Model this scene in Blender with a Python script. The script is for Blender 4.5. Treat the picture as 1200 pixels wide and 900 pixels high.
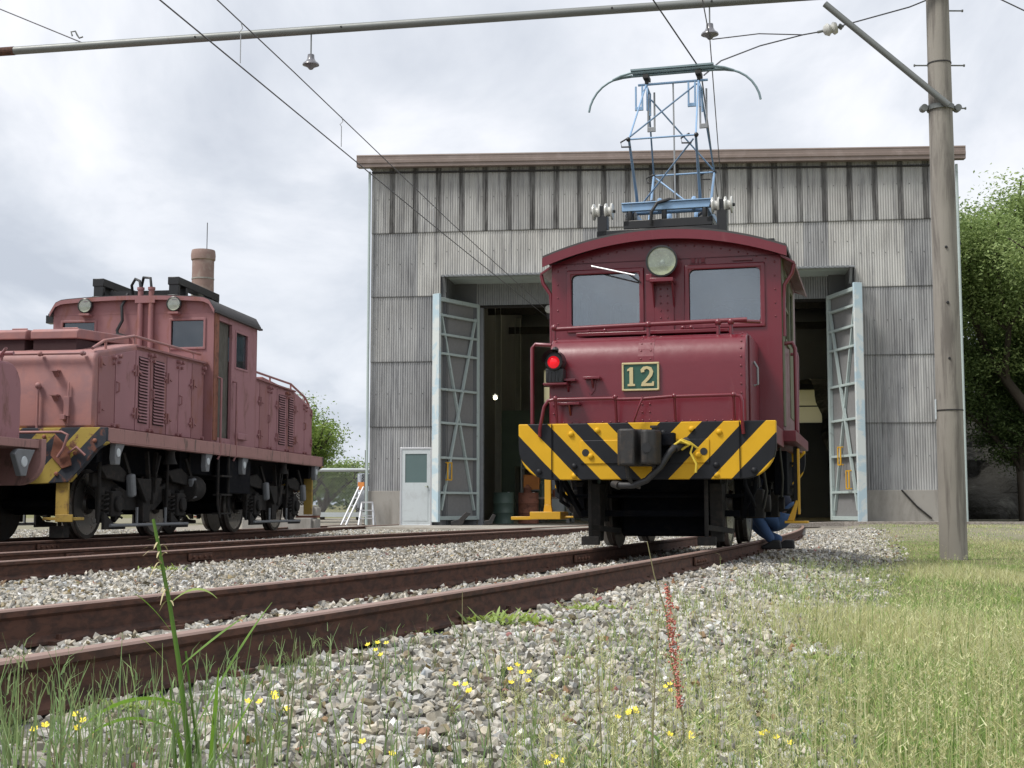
import bpy, math, random
import numpy as np
from math import sin, cos, tan, atan, atan2, pi, radians as R, sqrt
from mathutils import Vector, Matrix, noise as mnoise

random.seed(7); rng = np.random.default_rng(7)
scene = bpy.context.scene
for o in list(bpy.data.objects): bpy.data.objects.remove(o)
COL = scene.collection

# ------------------------------------------------------------------ camera
CAMZ = 0.5
cam_d = bpy.data.cameras.new('camera'); cam = bpy.data.objects.new('camera', cam_d); COL.objects.link(cam)
cam.location = (0, 0, CAMZ); cam.rotation_euler = (R(90 + 5.285), 0, 0)
cam_d.sensor_fit = 'HORIZONTAL'; cam_d.sensor_width = 36; cam_d.lens = 48.0
cam_d.clip_start = 0.05; cam_d.clip_end = 3000
scene.camera = cam

# ------------------------------------------------------------------ world
SUN_EL, SUN_AZ = 58, -70          # sun high, to the left and slightly behind the camera
world = bpy.data.worlds.new('World'); scene.world = world; world.use_nodes = True
nt = world.node_tree; nt.nodes.clear()
def N(nt, t, **k):
    n = nt.nodes.new(t)
    for a, b in k.items(): setattr(n, a, b)
    return n
def ramp(nt, fac, stops, interp='LINEAR'):
    r = N(nt, 'ShaderNodeValToRGB'); e = r.color_ramp.elements; r.color_ramp.interpolation = interp
    while len(e) < len(stops): e.new(0.5)
    for i, (p, c) in enumerate(stops):
        e[i].position = p; e[i].color = (*c, 1) if len(c) == 3 else c
    nt.links.new(fac, r.inputs[0]); return r.outputs[0]
out = N(nt, 'ShaderNodeOutputWorld'); bg = N(nt, 'ShaderNodeBackground'); bg.inputs['Strength'].default_value = 0.1
sky = N(nt, 'ShaderNodeTexSky'); sky.sky_type = 'NISHITA'; sky.sun_disc = False
sky.sun_elevation = R(SUN_EL); sky.sun_rotation = R(SUN_AZ + 180); sky.dust_density = 2.0
tc = N(nt, 'ShaderNodeTexCoord'); sep = N(nt, 'ShaderNodeSeparateXYZ'); nt.links.new(tc.outputs['Generated'], sep.inputs[0])
mz = N(nt, 'ShaderNodeMath', operation='ADD'); nt.links.new(sep.outputs[2], mz.inputs[0]); mz.inputs[1].default_value = 0.22
mx = N(nt, 'ShaderNodeMath', operation='MAXIMUM'); nt.links.new(mz.outputs[0], mx.inputs[0]); mx.inputs[1].default_value = 0.1
dv = N(nt, 'ShaderNodeVectorMath', operation='DIVIDE'); nt.links.new(tc.outputs['Generated'], dv.inputs[0])
cmb = N(nt, 'ShaderNodeCombineXYZ')
for i in range(3): nt.links.new(mx.outputs[0], cmb.inputs[i])
nt.links.new(cmb.outputs[0], dv.inputs[1])
mp = N(nt, 'ShaderNodeMapping'); mp.inputs['Scale'].default_value = (1.25, 0.7, 1.0); mp.inputs['Location'].default_value = (3.1, 1.7, 0.4)
nt.links.new(dv.outputs[0], mp.inputs[0])
n1 = N(nt, 'ShaderNodeTexNoise'); n1.inputs['Scale'].default_value = 2.0; n1.inputs['Detail'].default_value = 7; n1.inputs['Roughness'].default_value = .55; n1.inputs['Distortion'].default_value = .35
nt.links.new(mp.outputs[0], n1.inputs[0])
cl = ramp(nt, n1.outputs[0], [(0.32, (5.3, 5.6, 6.15)), (0.45, (6.4, 6.65, 7.1)), (0.57, (7.8, 7.9, 8.2)), (0.7, (8.8, 8.8, 8.95))])
# clouds thin to a cooler grey lower down, as the real overcast did
el = ramp(nt, sep.outputs[2], [(0.0, (0.74, 0.78, 0.83)), (0.12, (0.80, 0.83, 0.87)), (0.27, (.94, .95, .97)), (1.0, (1.08, 1.08, 1.08))])
mul = N(nt, 'ShaderNodeMix', data_type='RGBA', blend_type='MULTIPLY'); mul.inputs[0].default_value = 1
nt.links.new(cl, mul.inputs[6]); nt.links.new(el, mul.inputs[7])
mixs = N(nt, 'ShaderNodeMix', data_type='RGBA'); mixs.inputs[0].default_value = 0.96
nt.links.new(sky.outputs[0], mixs.inputs[6]); nt.links.new(mul.outputs[2], mixs.inputs[7])
nt.links.new(mixs.outputs[2], bg.inputs[0]); nt.links.new(bg.outputs[0], out.inputs[0])

sd = bpy.data.lights.new('sun', 'SUN'); sd.energy = 2.7; sd.angle = R(16); sd.color = (1, .96, .9)
so = bpy.data.objects.new('sun', sd); COL.objects.link(so)
_d = Vector((sin(R(SUN_AZ)) * cos(R(SUN_EL)), cos(R(SUN_AZ)) * cos(R(SUN_EL)) - 0.45, sin(R(SUN_EL))))
so.rotation_euler = _d.to_track_quat('Z', 'Y').to_euler(); so.location = (0, 0, 40)
sky.sun_elevation = math.asin(_d.normalized().z); sky.sun_rotation = atan2(_d.x, _d.y)

scene.view_settings.view_transform = 'Standard'; scene.view_settings.look = 'None'
scene.view_settings.exposure = 0.40; scene.view_settings.gamma = 1; scene.view_settings.use_curve_mapping = False
scene.render.engine = 'CYCLES'
scene.cycles.max_bounces = 8; scene.cycles.transparent_max_bounces = 12

# ------------------------------------------------------------------ materials
MATS = {}
def new_mat(name):
    m = bpy.data.materials.new(name); m.use_nodes = True; t = m.node_tree; t.nodes.clear()
    o = N(t, 'ShaderNodeOutputMaterial'); b = N(t, 'ShaderNodeBsdfPrincipled'); t.links.new(b.outputs[0], o.inputs[0])
    MATS[name] = m
    return m, t, b, o
def noise(t, scale, detail=4, rough=.55, coord='Object', stretch=None, dist=0):
    c = N(t, 'ShaderNodeTexCoord'); n = N(t, 'ShaderNodeTexNoise')
    n.inputs['Scale'].default_value = scale; n.inputs['Detail'].default_value = detail; n.inputs['Roughness'].default_value = rough; n.inputs['Distortion'].default_value = dist
    if stretch:
        m = N(t, 'ShaderNodeMapping'); m.inputs['Scale'].default_value = stretch
        t.links.new(c.outputs[coord], m.inputs[0]); t.links.new(m.outputs[0], n.inputs[0])
    else: t.links.new(c.outputs[coord], n.inputs[0])
    return n.outputs[0]
def mixc(t, fac, a, b, blend='MIX'):
    m = N(t, 'ShaderNodeMix', data_type='RGBA', blend_type=blend)
    if isinstance(fac, (int, float)): m.inputs[0].default_value = fac
    else: t.links.new(fac, m.inputs[0])
    for i, c in ((6, a), (7, b)):
        if isinstance(c, tuple): m.inputs[i].default_value = (*c, 1)
        else: t.links.new(c, m.inputs[i])
    return m.outputs[2]
def bump(t, b, h, strength=.3, dist=.01):
    n = N(t, 'ShaderNodeBump'); n.inputs['Strength'].default_value = strength; n.inputs['Distance'].default_value = dist
    t.links.new(h, n.inputs['Height']); t.links.new(n.outputs[0], b.inputs['Normal'])
def M(name, col, rough=.5, metal=0, var=.25, scale=3, col2=None, thr=(.45, .65), coat=0, bstr=0, bscale=60, stretch=None, spec=None, bdist=.004):
    """base colour with broad mottling; col2 = second colour in patches (wear, rust)"""
    m, t, b, o = new_mat(name)
    d = tuple(c * (1 - var) for c in col)
    base = mixc(t, noise(t, scale, 5), d, tuple(min(1, c * (1 + var)) for c in col))
    if col2:
        f = ramp(t, noise(t, scale * 1.7, 8, .65, stretch=stretch, dist=.4), [(thr[0], (0, 0, 0)), (thr[1], (1, 1, 1))])
        base = mixc(t, f, base, col2)
    t.links.new(base, b.inputs['Base Color'])
    rn = N(t, 'ShaderNodeMapRange'); t.links.new(noise(t, scale * 4, 3), rn.inputs[0])
    rn.inputs[3].default_value = max(.02, rough - .12); rn.inputs[4].default_value = min(1, rough + .12)
    t.links.new(rn.outputs[0], b.inputs['Roughness'])
    b.inputs['Metallic'].default_value = metal
    if coat: b.inputs['Coat Weight'].default_value = coat; b.inputs['Coat Roughness'].default_value = .18
    if spec is not None: b.inputs['Specular IOR Level'].default_value = spec
    if bstr: bump(t, b, noise(t, bscale, 5, .6), bstr, bdist)
    return m

M('red_paint', (.138, .0065, .0165), .36, var=.14, scale=2.2, coat=.45, col2=(.16, .024, .032), thr=(.60, .74), stretch=(2.2, 2.2, .5), bstr=.25, bscale=7, bdist=.01)
M('red_paint_worn', (.125, .010, .02), .5, var=.15, scale=4, col2=(.10, .03, .03), thr=(.58, .75), bstr=.3, bscale=30)
M('roof_dark', (.055, .052, .053), .7, var=.3, scale=5, bstr=.3)
M('under_black', (.004, .005, .008), .85, spec=.15, var=.4, scale=6, col2=(.016, .013, .012), thr=(.5, .8), bstr=.3)
M('under_grey', (.022, .021, .020), .85, spec=.25, var=.35, scale=7, col2=(.045, .037, .032), thr=(.5, .7), bstr=.4)
M('iron_dark', (.028, .027, .027), .6, metal=.2, var=.4, scale=9, col2=(.05, .04, .033), thr=(.5, .7), bstr=.4)
M('wheel_steel', (.05, .046, .043), .45, metal=.5, var=.3, scale=6, col2=(.06, .04, .03), thr=(.45, .7))
M('tyre_tread', (.35, .34, .33), .3, metal=.8, var=.2)
M('hose_black', (.02, .02, .022), .5, var=.2, scale=20)
M('yellow_paint', (.62, .34, .012), .45, var=.12, scale=5, coat=.2, col2=(.42, .22, .02), thr=(.62, .8))
M('yellow_old', (.40, .27, .06), .65, var=.2, scale=5, col2=(.17, .10, .045), thr=(.5, .68))
M('rope_yellow', (.65, .48, .05), .8)
M('white_porcelain', (.50, .50, .47), .3, var=.15, scale=8, col2=(.4, .38, .34), thr=(.55, .8), coat=.5)
M('panto_blue', (.22, .36, .55), .45, var=.2, scale=9, col2=(.30, .33, .34), thr=(.6, .7), coat=.2)
M('panto_dark', (.14, .22, .33), .5, var=.25, scale=12)
M('panto_strip', (.20, .27, .29), .5, metal=.2, var=.2, scale=7)
M('chrome', (.58, .62, .52), .15, metal=1, var=.05)
M('lamp_black', (.015, .015, .016), .35, var=.2)
M('gold', (.52, .44, .24), .45, var=.15, scale=20, col2=(.3, .2, .1), thr=(.62, .75))
M('plate_green', (.022, .085, .06), .4, var=.15, scale=12)
M('grey_wood_door', (.11, .105, .09), .8, var=.35, scale=4, col2=(.05, .045, .035), thr=(.45, .6), stretch=(12, 12, 1))
M('olive_wood', (.12, .125, .075), .75, var=.3, scale=5, col2=(.2, .19, .14), thr=(.5, .62), stretch=(14, 14, 1))
M('pink_paint', (.275, .13, .135), .62, var=.14, scale=2.3, col2=(.24, .095, .065), thr=(.52, .68), stretch=(1.5, 1.5, .5), bstr=.25, bscale=9, bdist=.008)
M('pink_faded', (.315, .155, .17), .62, var=.14, scale=2.0, col2=(.185, .085, .07), thr=(.55, .70), stretch=(1.3, 1.3, .55), bstr=.2, bscale=11, bdist=.008)
M('orange_faded', (.34, .16, .145), .65, var=.15, scale=1.8, col2=(.27, .14, .14), thr=(.40, .58), bstr=.3, bscale=8, bdist=.01)
M('rust_orange', (.24, .095, .06), .8, var=.3, scale=5, col2=(.12, .05, .035), thr=(.5, .68), bstr=.4)
M('sill_pink', (.33, .18, .165), .7, var=.15, scale=3, col2=(.13, .09, .075), thr=(.55, .66), stretch=(1, 2.2, .5), bstr=.3)
M('louvre_dark', (.035, .012, .014), .8)
M('zinc_grey', (.27, .28, .29), .5, metal=.3, var=.2, scale=8, bstr=.15)
M('bracket_grey', (.17, .18, .19), .6, var=.25, scale=8)
M('white_tag', (.55, .6, .62), .5, var=.1)
M('door_white', (.50, .545, .56), .5, var=.08, scale=2, col2=(.42, .45, .46), thr=(.5, .7))
M('door_blue', (.42, .54, .60), .55, var=.1, scale=1, col2=(.58, .62, .61), thr=(.45, .52))
M('door_frame_grey', (.40, .47, .46), .6, var=.1, scale=3, col2=(.22, .25, .24), thr=(.6, .75))
M('mesh_grey', (.20, .20, .20), .8, var=.15, scale=14)
M('frosted', (.10, .15, .15), .35, var=.1, scale=2)
M('alu', (.62, .63, .65), .35, metal=.6, var=.08)
M('concrete', (.30, .285, .26), .85, var=.18, scale=1.6, col2=(.20, .185, .165), thr=(.5, .7), stretch=(1, 1, .35), bstr=.35, bscale=45)
M('concrete_pole', (.27, .25, .22), .85, var=.25, scale=1.4, col2=(.15, .135, .12), thr=(.48, .62), stretch=(3.5, 3.5, .3), bstr=.4, bscale=40)
M('apron', (.33, .31, .27), .9, var=.2, scale=1.2, col2=(.24, .22, .19), thr=(.45, .65), bstr=.3)
M('timber_old', (.33, .30, .27), .9, var=.3, scale=3, col2=(.16, .135, .11), thr=(.45, .6), stretch=(2, 16, 16), bstr=.5, bscale=40)
M('rail_rust', (.110, .056, .040), .8, spec=.2, var=.22, scale=5, col2=(.060, .036, .029), thr=(.42, .6), stretch=(3, .8, 3), bstr=.35, bscale=80, bdist=.002)
M('rail_top', (.30, .20, .165), .55, metal=.25, var=.2, scale=6)
M('fascia_brown', (.20, .155, .135), .5, var=.15, scale=1.5, col2=(.25, .20, .18), thr=(.5, .7))
M('roof_sheet', (.18, .17, .16), .6, var=.2, scale=1)
M('gal_pipe', (.18, .19, .185), .5, metal=.35, var=.2, scale=2, col2=(.13, .10, .08), thr=(.62, .75))
M('wire', (.10, .10, .11), .5, metal=.5, var=.1)
M('wire_pale', (.36, .37, .38), .5, metal=.4, var=.1)
M('porcelain_grey', (.16, .16, .18), .35, var=.15, scale=8, coat=.4)
M('brick', (.25, .17, .15), .9, var=.25, scale=.8, col2=(.32, .25, .22), thr=(.5, .65), bstr=.3, bscale=6)
M('bark', (.075, .06, .045), .9, var=.35, scale=3, bstr=.6, bscale=18)
M('rock_dark', (.035, .034, .03), .95, var=.5, scale=.6, col2=(.09, .09, .08), thr=(.55, .68), bstr=1, bscale=1.5, bdist=.4)
M('interior_dark', (.12, .125, .13), .85, var=.2, scale=1)
M('interior_floor', (.13, .12, .105), .85, var=.2, scale=1)
M('machine_green', (.07, .11, .09), .5, var=.2)
M('machine_grey', (.22, .23, .22), .5, var=.15)
M('skin', (.45, .27, .19), .55, var=.06)
M('hair', (.02, .017, .015), .6)
M('work_blue', (.05, .10, .21), .85, var=.15, scale=9, bstr=.4, bscale=14, bdist=.01)
M('work_navy', (.012, .016, .035), .85, var=.2, scale=9, bstr=.3, bscale=14, bdist=.01)
M('boot', (.02, .02, .02), .6)
M('van_grey', (.22, .24, .27), .3, metal=.4, var=.05, coat=.6)
M('van_glass', (.02, .025, .03), .1)
M('rubber', (.02, .02, .02), .8)
M('cone_orange', (.6, .22, .05), .6)

def glass_mat(name, tint, gloss, tr=.55):
    m, t, b, o = new_mat(name)
    tp = N(t, 'ShaderNodeBsdfTransparent'); tp.inputs[0].default_value = (*tint, 1)
    gl = N(t, 'ShaderNodeBsdfGlossy'); gl.inputs['Roughness'].default_value = .03; gl.inputs[0].default_value = (.9, .95, 1, 1)
    bump_n = N(t, 'ShaderNodeBump'); bump_n.inputs['Strength'].default_value = .04; bump_n.inputs['Distance'].default_value = .02
    t.links.new(noise(t, 1.6, 2), bump_n.inputs['Height']); t.links.new(bump_n.outputs[0], gl.inputs['Normal'])
    mx = N(t, 'ShaderNodeMixShader'); mx.inputs[0].default_value = gloss
    t.links.new(tp.outputs[0], mx.inputs[1]); t.links.new(gl.outputs[0], mx.inputs[2])
    df = N(t, 'ShaderNodeBsdfDiffuse'); df.inputs[0].default_value = (.25, .27, .28, 1)
    m2 = N(t, 'ShaderNodeMixShader'); m2.inputs[0].default_value = 1 - tr
    d2 = ramp(t, noise(t, 2.5, 6), [(.3, (.0, .0, .0)), (.8, (.22, .22, .22))]); t.links.new(d2, m2.inputs[0])
    t.links.new(mx.outputs[0], m2.inputs[1]); t.links.new(df.outputs[0], m2.inputs[2]); t.links.new(m2.outputs[0], o.inputs[0])
    return m
glass_mat('cab_glass', (.62, .68, .70), .20)
glass_mat('cab_glass_dark', (.25, .3, .32), .13)
glass_mat('lens_glass', (.92, .94, .88), .10)
def emit_mat(name, col, s):
    m, t, b, o = new_mat(name); b.inputs['Base Color'].default_value = (*col, 1)
    b.inputs['Emission Color'].default_value = (*col, 1); b.inputs['Emission Strength'].default_value = s; b.inputs['Roughness'].default_value = .2
emit_mat('red_lens', (.75, .01, .02), .42)
emit_mat('lamp_glow', (1, .93, .65), 5)
M('lamp_reflector', (.68, .69, .55), .25, metal=.2, var=.35, scale=9)
M('lens_white', (.80, .80, .78), .25, var=.15, scale=12)
m, t, b, o = new_mat('pane_frosted'); b.inputs['Base Color'].default_value = (.85, .8, .62, 1)
tl = N(t, 'ShaderNodeBsdfTranslucent'); tl.inputs[0].default_value = (.9, .85, .68, 1); t.links.new(tl.outputs[0], o.inputs[0])

def stripes(name, z0, period, duty, phase, yel, blk, worn=0):
    m, t, b, o = new_mat(name)
    c = N(t, 'ShaderNodeTexCoord'); s = N(t, 'ShaderNodeSeparateXYZ'); t.links.new(c.outputs['Object'], s.inputs[0])
    def mth(op, a, bb=None):
        n = N(t, 'ShaderNodeMath', operation=op)
        for i, v in enumerate((a, bb)):
            if v is None: continue
            if isinstance(v, (int, float)): n.inputs[i].default_value = v
            else: t.links.new(v, n.inputs[i])
        return n.outputs[0]
    u = mth('SUBTRACT', mth('ABSOLUTE', s.outputs[0]), mth('MULTIPLY', mth('SUBTRACT', s.outputs[2], z0), .97))
    wob = mth('MULTIPLY', mth('SUBTRACT', noise(t, 2.5, 2), .5), .02)
    fr = mth('FRACT', mth('DIVIDE', mth('ADD', mth('ADD', u, wob), phase), period))
    isy = mth('LESS_THAN', fr, duty)
    y = mixc(t, noise(t, 5, 6), tuple(v * .85 for v in yel), tuple(v * 1.08 for v in yel))
    k = mixc(t, noise(t, 7, 6), tuple(v * .7 for v in blk), tuple(v * 1.5 for v in blk)); b.inputs['Specular IOR Level'].default_value = .3
    base = mixc(t, isy, k, y)
    if worn:
        f = ramp(t, noise(t, 5, 9, .7, dist=.5), [(.54, (0, 0, 0)), (.62, (1, 1, 1))]); base = mixc(t, f, base, (.16, .07, .05))
    else:
        f = ramp(t, noise(t, 22, 9, .7), [(.68, (0, 0, 0)), (.74, (1, 1, 1))]); base = mixc(t, f, base, (.09, .06, .04))
    t.links.new(base, b.inputs['Base Color']); b.inputs['Roughness'].default_value = .55 + .15 * worn
    bump(t, b, noise(t, 12, 5), .3, .006)
stripes('beam_stripes', 1.17, .385, .19 / .385, .04, (.64, .36, .012), (.008, .009, .012))
stripes('beam_stripes_old', 1.345, .50, .5, .10, (.40, .30, .07), (.03, .035, .045), worn=1)

# corrugated wall: UV.x runs across one sheet, UV.y up one row; 'tone' per sheet, 'toprow' flags the stained row
m, t, b, o = new_mat('corrugated')
at = N(t, 'ShaderNodeAttribute', attribute_name='tone'); sp = N(t, 'ShaderNodeSeparateColor'); t.links.new(at.outputs['Color'], sp.inputs[0])
base = ramp(t, sp.outputs[0], [(0, (.17, .175, .18)), (.5, (.32, .325, .33)), (1, (.50, .495, .47))])
streak = ramp(t, noise(t, 1.0, 6, .7, stretch=(9, 9, .55)), [(.34, (.58, .58, .60)), (.5, (1, 1, 1)), (.7, (1.15, 1.15, 1.14))])
base = mixc(t, 1.0, base, streak, 'MULTIPLY')
blot = ramp(t, noise(t, .9, 6, .6, stretch=(1, 1, .6)), [(.35, (.78, .77, .76)), (.6, (1, 1, 1))])
base = mixc(t, 1.0, base, blot, 'MULTIPLY')
uvn = N(t, 'ShaderNodeUVMap'); uvs = N(t, 'ShaderNodeSeparateXYZ'); t.links.new(uvn.outputs[0], uvs.inputs[0])
seam = ramp(t, uvs.outputs[0], [(0.0, (1, 1, 1)), (.02, (0, 0, 0)), (.72, (0, 0, 0)), (.79, (1, 1, 1)), (.97, (1, 1, 1)), (1, (.6, .6, .6))])
sn = ramp(t, noise(t, 1.3, 5, .7, stretch=(10, 10, .8)), [(.3, (.35, .35, .35)), (.62, (1, 1, 1))])
mm = N(t, 'ShaderNodeMath', operation='MULTIPLY'); t.links.new(seam, mm.inputs[0]); t.links.new(sp.outputs[1], mm.inputs[1])
m3 = N(t, 'ShaderNodeMath', operation='MULTIPLY'); t.links.new(mm.outputs[0], m3.inputs[0]); t.links.new(sn, m3.inputs[1])
base = mixc(t, m3.outputs[0], base, (.055, .053, .052))
hem = ramp(t, uvs.outputs[1], [(0, (.4, .4, .4)), (.018, (1, 1, 1))])
base = mixc(t, 1.0, base, hem, 'MULTIPLY')
t.links.new(base, b.inputs['Base Color']); b.inputs['Roughness'].default_value = .85; b.inputs['Specular IOR Level'].default_value = .25

# terrain: vertex attribute 'zone' R=ballast G=grass soil
m, t, b, o = new_mat('ground')
at = N(t, 'ShaderNodeAttribute', attribute_name='zone'); sp = N(t, 'ShaderNodeSeparateColor'); t.links.new(at.outputs['Color'], sp.inputs[0])
c = N(t, 'ShaderNodeTexCoord')
vo = N(t, 'ShaderNodeTexVoronoi'); vo.inputs['Scale'].default_value = 22; t.links.new(c.outputs['Object'], vo.inputs[0])
vb = N(t, 'ShaderNodeSeparateColor'); t.links.new(vo.outputs['Color'], vb.inputs[0])
peb = ramp(t, vb.outputs[0], [(0, (.17, .165, .15)), (.5, (.30, .295, .275)), (1, (.45, .44, .40))])
soil = mixc(t, noise(t, 1.2, 6, coord='Object'), (.10, .10, .045), (.24, .21, .12))
soil = mixc(t, ramp(t, noise(t, 9, 7, .7), [(.4, (0, 0, 0)), (.6, (1, 1, 1))]), soil, (.16, .17, .07))
dirt = mixc(t, noise(t, 2, 6), (.22, .20, .165), (.32, .295, .25))
g = mixc(t, sp.outputs[1], dirt, soil); g = mixc(t, sp.outputs[0], g, peb)
t.links.new(g, b.inputs['Base Color']); b.inputs['Roughness'].default_value = .95; b.inputs['Specular IOR Level'].default_value = .2
bump(t, b, vo.outputs['Distance'], .6, .03)

def attr_mat(name, rough=.8, trans=0, spec=.3, nscale=0):
    m, t, b, o = new_mat(name)
    at = N(t, 'ShaderNodeAttribute', attribute_name='tint')
    src = at.outputs['Color']
    if nscale: src = mixc(t, 1.0, src, ramp(t, noise(t, nscale, 5, .65), [(.3, (.72, .71, .70)), (.7, (1.2, 1.2, 1.2))]), 'MULTIPLY')
    t.links.new(src, b.inputs['Base Color']); b.inputs['Roughness'].default_value = rough; b.inputs['Specular IOR Level'].default_value = spec
    if trans:
        tl = N(t, 'ShaderNodeBsdfTranslucent'); t.links.new(at.outputs['Color'], tl.inputs[0])
        mx = N(t, 'ShaderNodeMixShader'); mx.inputs[0].default_value = trans
        t.links.new(b.outputs[0], mx.inputs[1]); t.links.new(tl.outputs[0], mx.inputs[2]); t.links.new(mx.outputs[0], o.inputs[0])
attr_mat('stones', .85, nscale=45); attr_mat('blades', .6, .35); attr_mat('leaves', .55, .35, .4)

# ------------------------------------------------------------------ mesh builder
class B:
    def __init__(s): s.v = []; s.f = []; s.mi = []; s.m = 0
    def add(s, vs, fs):
        o = len(s.v); s.v += [tuple(p) for p in vs]
        for f in fs: s.f.append([i + o for i in f]); s.mi.append(s.m)
        return s
    def box(s, x0, x1, y0, y1, z0, z1):
        return s.add([(x0, y0, z0), (x1, y0, z0), (x1, y1, z0), (x0, y1, z0), (x0, y0, z1), (x1, y0, z1), (x1, y1, z1), (x0, y1, z1)],
                     [(0, 3, 2, 1), (4, 5, 6, 7), (0, 1, 5, 4), (1, 2, 6, 5), (2, 3, 7, 6), (3, 0, 4, 7)])
    def cbox(s, c, size, rot=None):
        a, b_, d = [v / 2 for v in size]; vs = [Vector(p) for p in [(-a, -b_, -d), (a, -b_, -d), (a, b_, -d), (-a, b_, -d), (-a, -b_, d), (a, -b_, d), (a, b_, d), (-a, b_, d)]]
        if rot is not None: vs = [rot @ v for v in vs]
        return s.add([v + Vector(c) for v in vs], [(0, 3, 2, 1), (4, 5, 6, 7), (0, 1, 5, 4), (1, 2, 6, 5), (2, 3, 7, 6), (3, 0, 4, 7)])
    def bar(s, p, q, w, h):
        p = Vector(p); q = Vector(q); d = q - p
        return s.cbox((p + q) / 2, (w, h, d.length), d.to_track_quat('Z', 'Y').to_matrix())
    def cyl(s, p, q, r, r2=None, n=12, caps=True):
        p = Vector(p); q = Vector(q); r2 = r if r2 is None else r2
        m = (q - p).to_track_quat('Z', 'Y').to_matrix(); vs = []
        for k in range(n):
            a = 2 * pi * k / n; vs.append(p + m @ Vector((r * cos(a), r * sin(a), 0)))
        for k in range(n):
            a = 2 * pi * k / n; vs.append(q + m @ Vector((r2 * cos(a), r2 * sin(a), 0)))
        fs = [(k, (k + 1) % n, n + (k + 1) % n, n + k) for k in range(n)]
        if caps: fs += [tuple(range(n - 1, -1, -1)), tuple(range(n, 2 * n))]
        return s.add(vs, fs)
    def tube(s, pts, r, n=8, r_end=None):
        pts = [Vector(p) for p in pts]; vs = []; K = len(pts); up = None
        for i, p in enumerate(pts):
            d = (pts[min(i + 1, K - 1)] - pts[max(i - 1, 0)]).normalized()
            if up is None:
                up = Vector((0, 0, 1)) if abs(d.z) < .9 else Vector((1, 0, 0))
            x = d.cross(up).normalized(); up = x.cross(d).normalized()
            rr = r if r_end is None else r + (r_end - r) * i / (K - 1)
            for k in range(n):
                a = 2 * pi * k / n; vs.append(p + x * cos(a) * rr + up * sin(a) * rr)
        fs = [(i * n + k, i * n + (k + 1) % n, (i + 1) * n + (k + 1) % n, (i + 1) * n + k) for i in range(K - 1) for k in range(n)]
        fs += [tuple(range(n - 1, -1, -1)), tuple((K - 1) * n + k for k in range(n))]
        return s.add(vs, fs)
    def prism(s, poly, axis, a, b_):
        n = len(poly); g = {'x': lambda p, t_: (t_, p[0], p[1]), 'y': lambda p, t_: (p[0], t_, p[1]), 'z': lambda p, t_: (p[0], p[1], t_)}[axis]
        vs = [g(p, a) for p in poly] + [g(p, b_) for p in poly]
        return s.add(vs, [tuple(range(n - 1, -1, -1)), tuple(range(n, 2 * n))] + [(k, (k + 1) % n, n + (k + 1) % n, n + k) for k in range(n)])
    def lathe(s, prof, c, axis=(0, 0, 1), n=16, open_=False):
        m = Vector(axis).to_track_quat('Z', 'Y').to_matrix(); c = Vector(c); vs = []
        for (r, h) in prof:
            for k in range(n):
                a = 2 * pi * k / n; vs.append(c + m @ Vector((r * cos(a), r * sin(a), h)))
        K = len(prof)
        fs = [(i * n + k, i * n + (k + 1) % n, (i + 1) * n + (k + 1) % n, (i + 1) * n + k) for i in range(K - 1) for k in range(n)]
        if not open_: fs += [tuple(range(n - 1, -1, -1)), tuple((K - 1) * n + k for k in range(n))]
        return s.add(vs, fs)
    def ball(s, c, r, n=8, sc=(1, 1, 1)):
        prof = []; vs = []
        K = n // 2 + 1
        for i in range(K):
            a = pi * i / (K - 1)
            for k in range(n):
                b_ = 2 * pi * k / n
                vs.append((c[0] + sc[0] * r * max(sin(a), .02) * cos(b_), c[1] + sc[1] * r * max(sin(a), .02) * sin(b_), c[2] - sc[2] * r * cos(a)))
        fs = [(i * n + k, i * n + (k + 1) % n, (i + 1) * n + (k + 1) % n, (i + 1) * n + k) for i in range(K - 1) for k in range(n)]
        fs += [tuple(range(n - 1, -1, -1)), tuple((K - 1) * n + k for k in range(n))]
        return s.add(vs, fs)
    def wall(s, a0, a1, z0, z1, t0, t1, holes, axis='y'):
        """flat wall between a0..a1 and z0..z1, thickness t0..t1 along axis, rectangular holes (a0,a1,z0,z1)"""
        A = sorted({a0, a1, *[h[0] for h in holes], *[h[1] for h in holes]}); Z = sorted({z0, z1, *[h[2] for h in holes], *[h[3] for h in holes]})
        A = [a for a in A if a0 <= a <= a1]; Z = [z for z in Z if z0 <= z <= z1]
        pt = (lambda a, t_, z: (a, t_, z)) if axis == 'y' else (lambda a, t_, z: (t_, a, z))
        def solid(i, j):
            if i < 0 or j < 0 or i >= len(A) - 1 or j >= len(Z) - 1: return False
            ca = (A[i] + A[i + 1]) / 2; cz = (Z[j] + Z[j + 1]) / 2
            return not any(h[0] < ca < h[1] and h[2] < cz < h[3] for h in holes)
        idx = {}
        def vi(i, k, j):
            key = (i, k, j)
            if key not in idx: idx[key] = len(s.v); s.v.append(pt(A[i], (t0, t1)[k], Z[j]))
            return idx[key]
        def F(*q): s.f.append(list(q)); s.mi.append(s.m)
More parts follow.
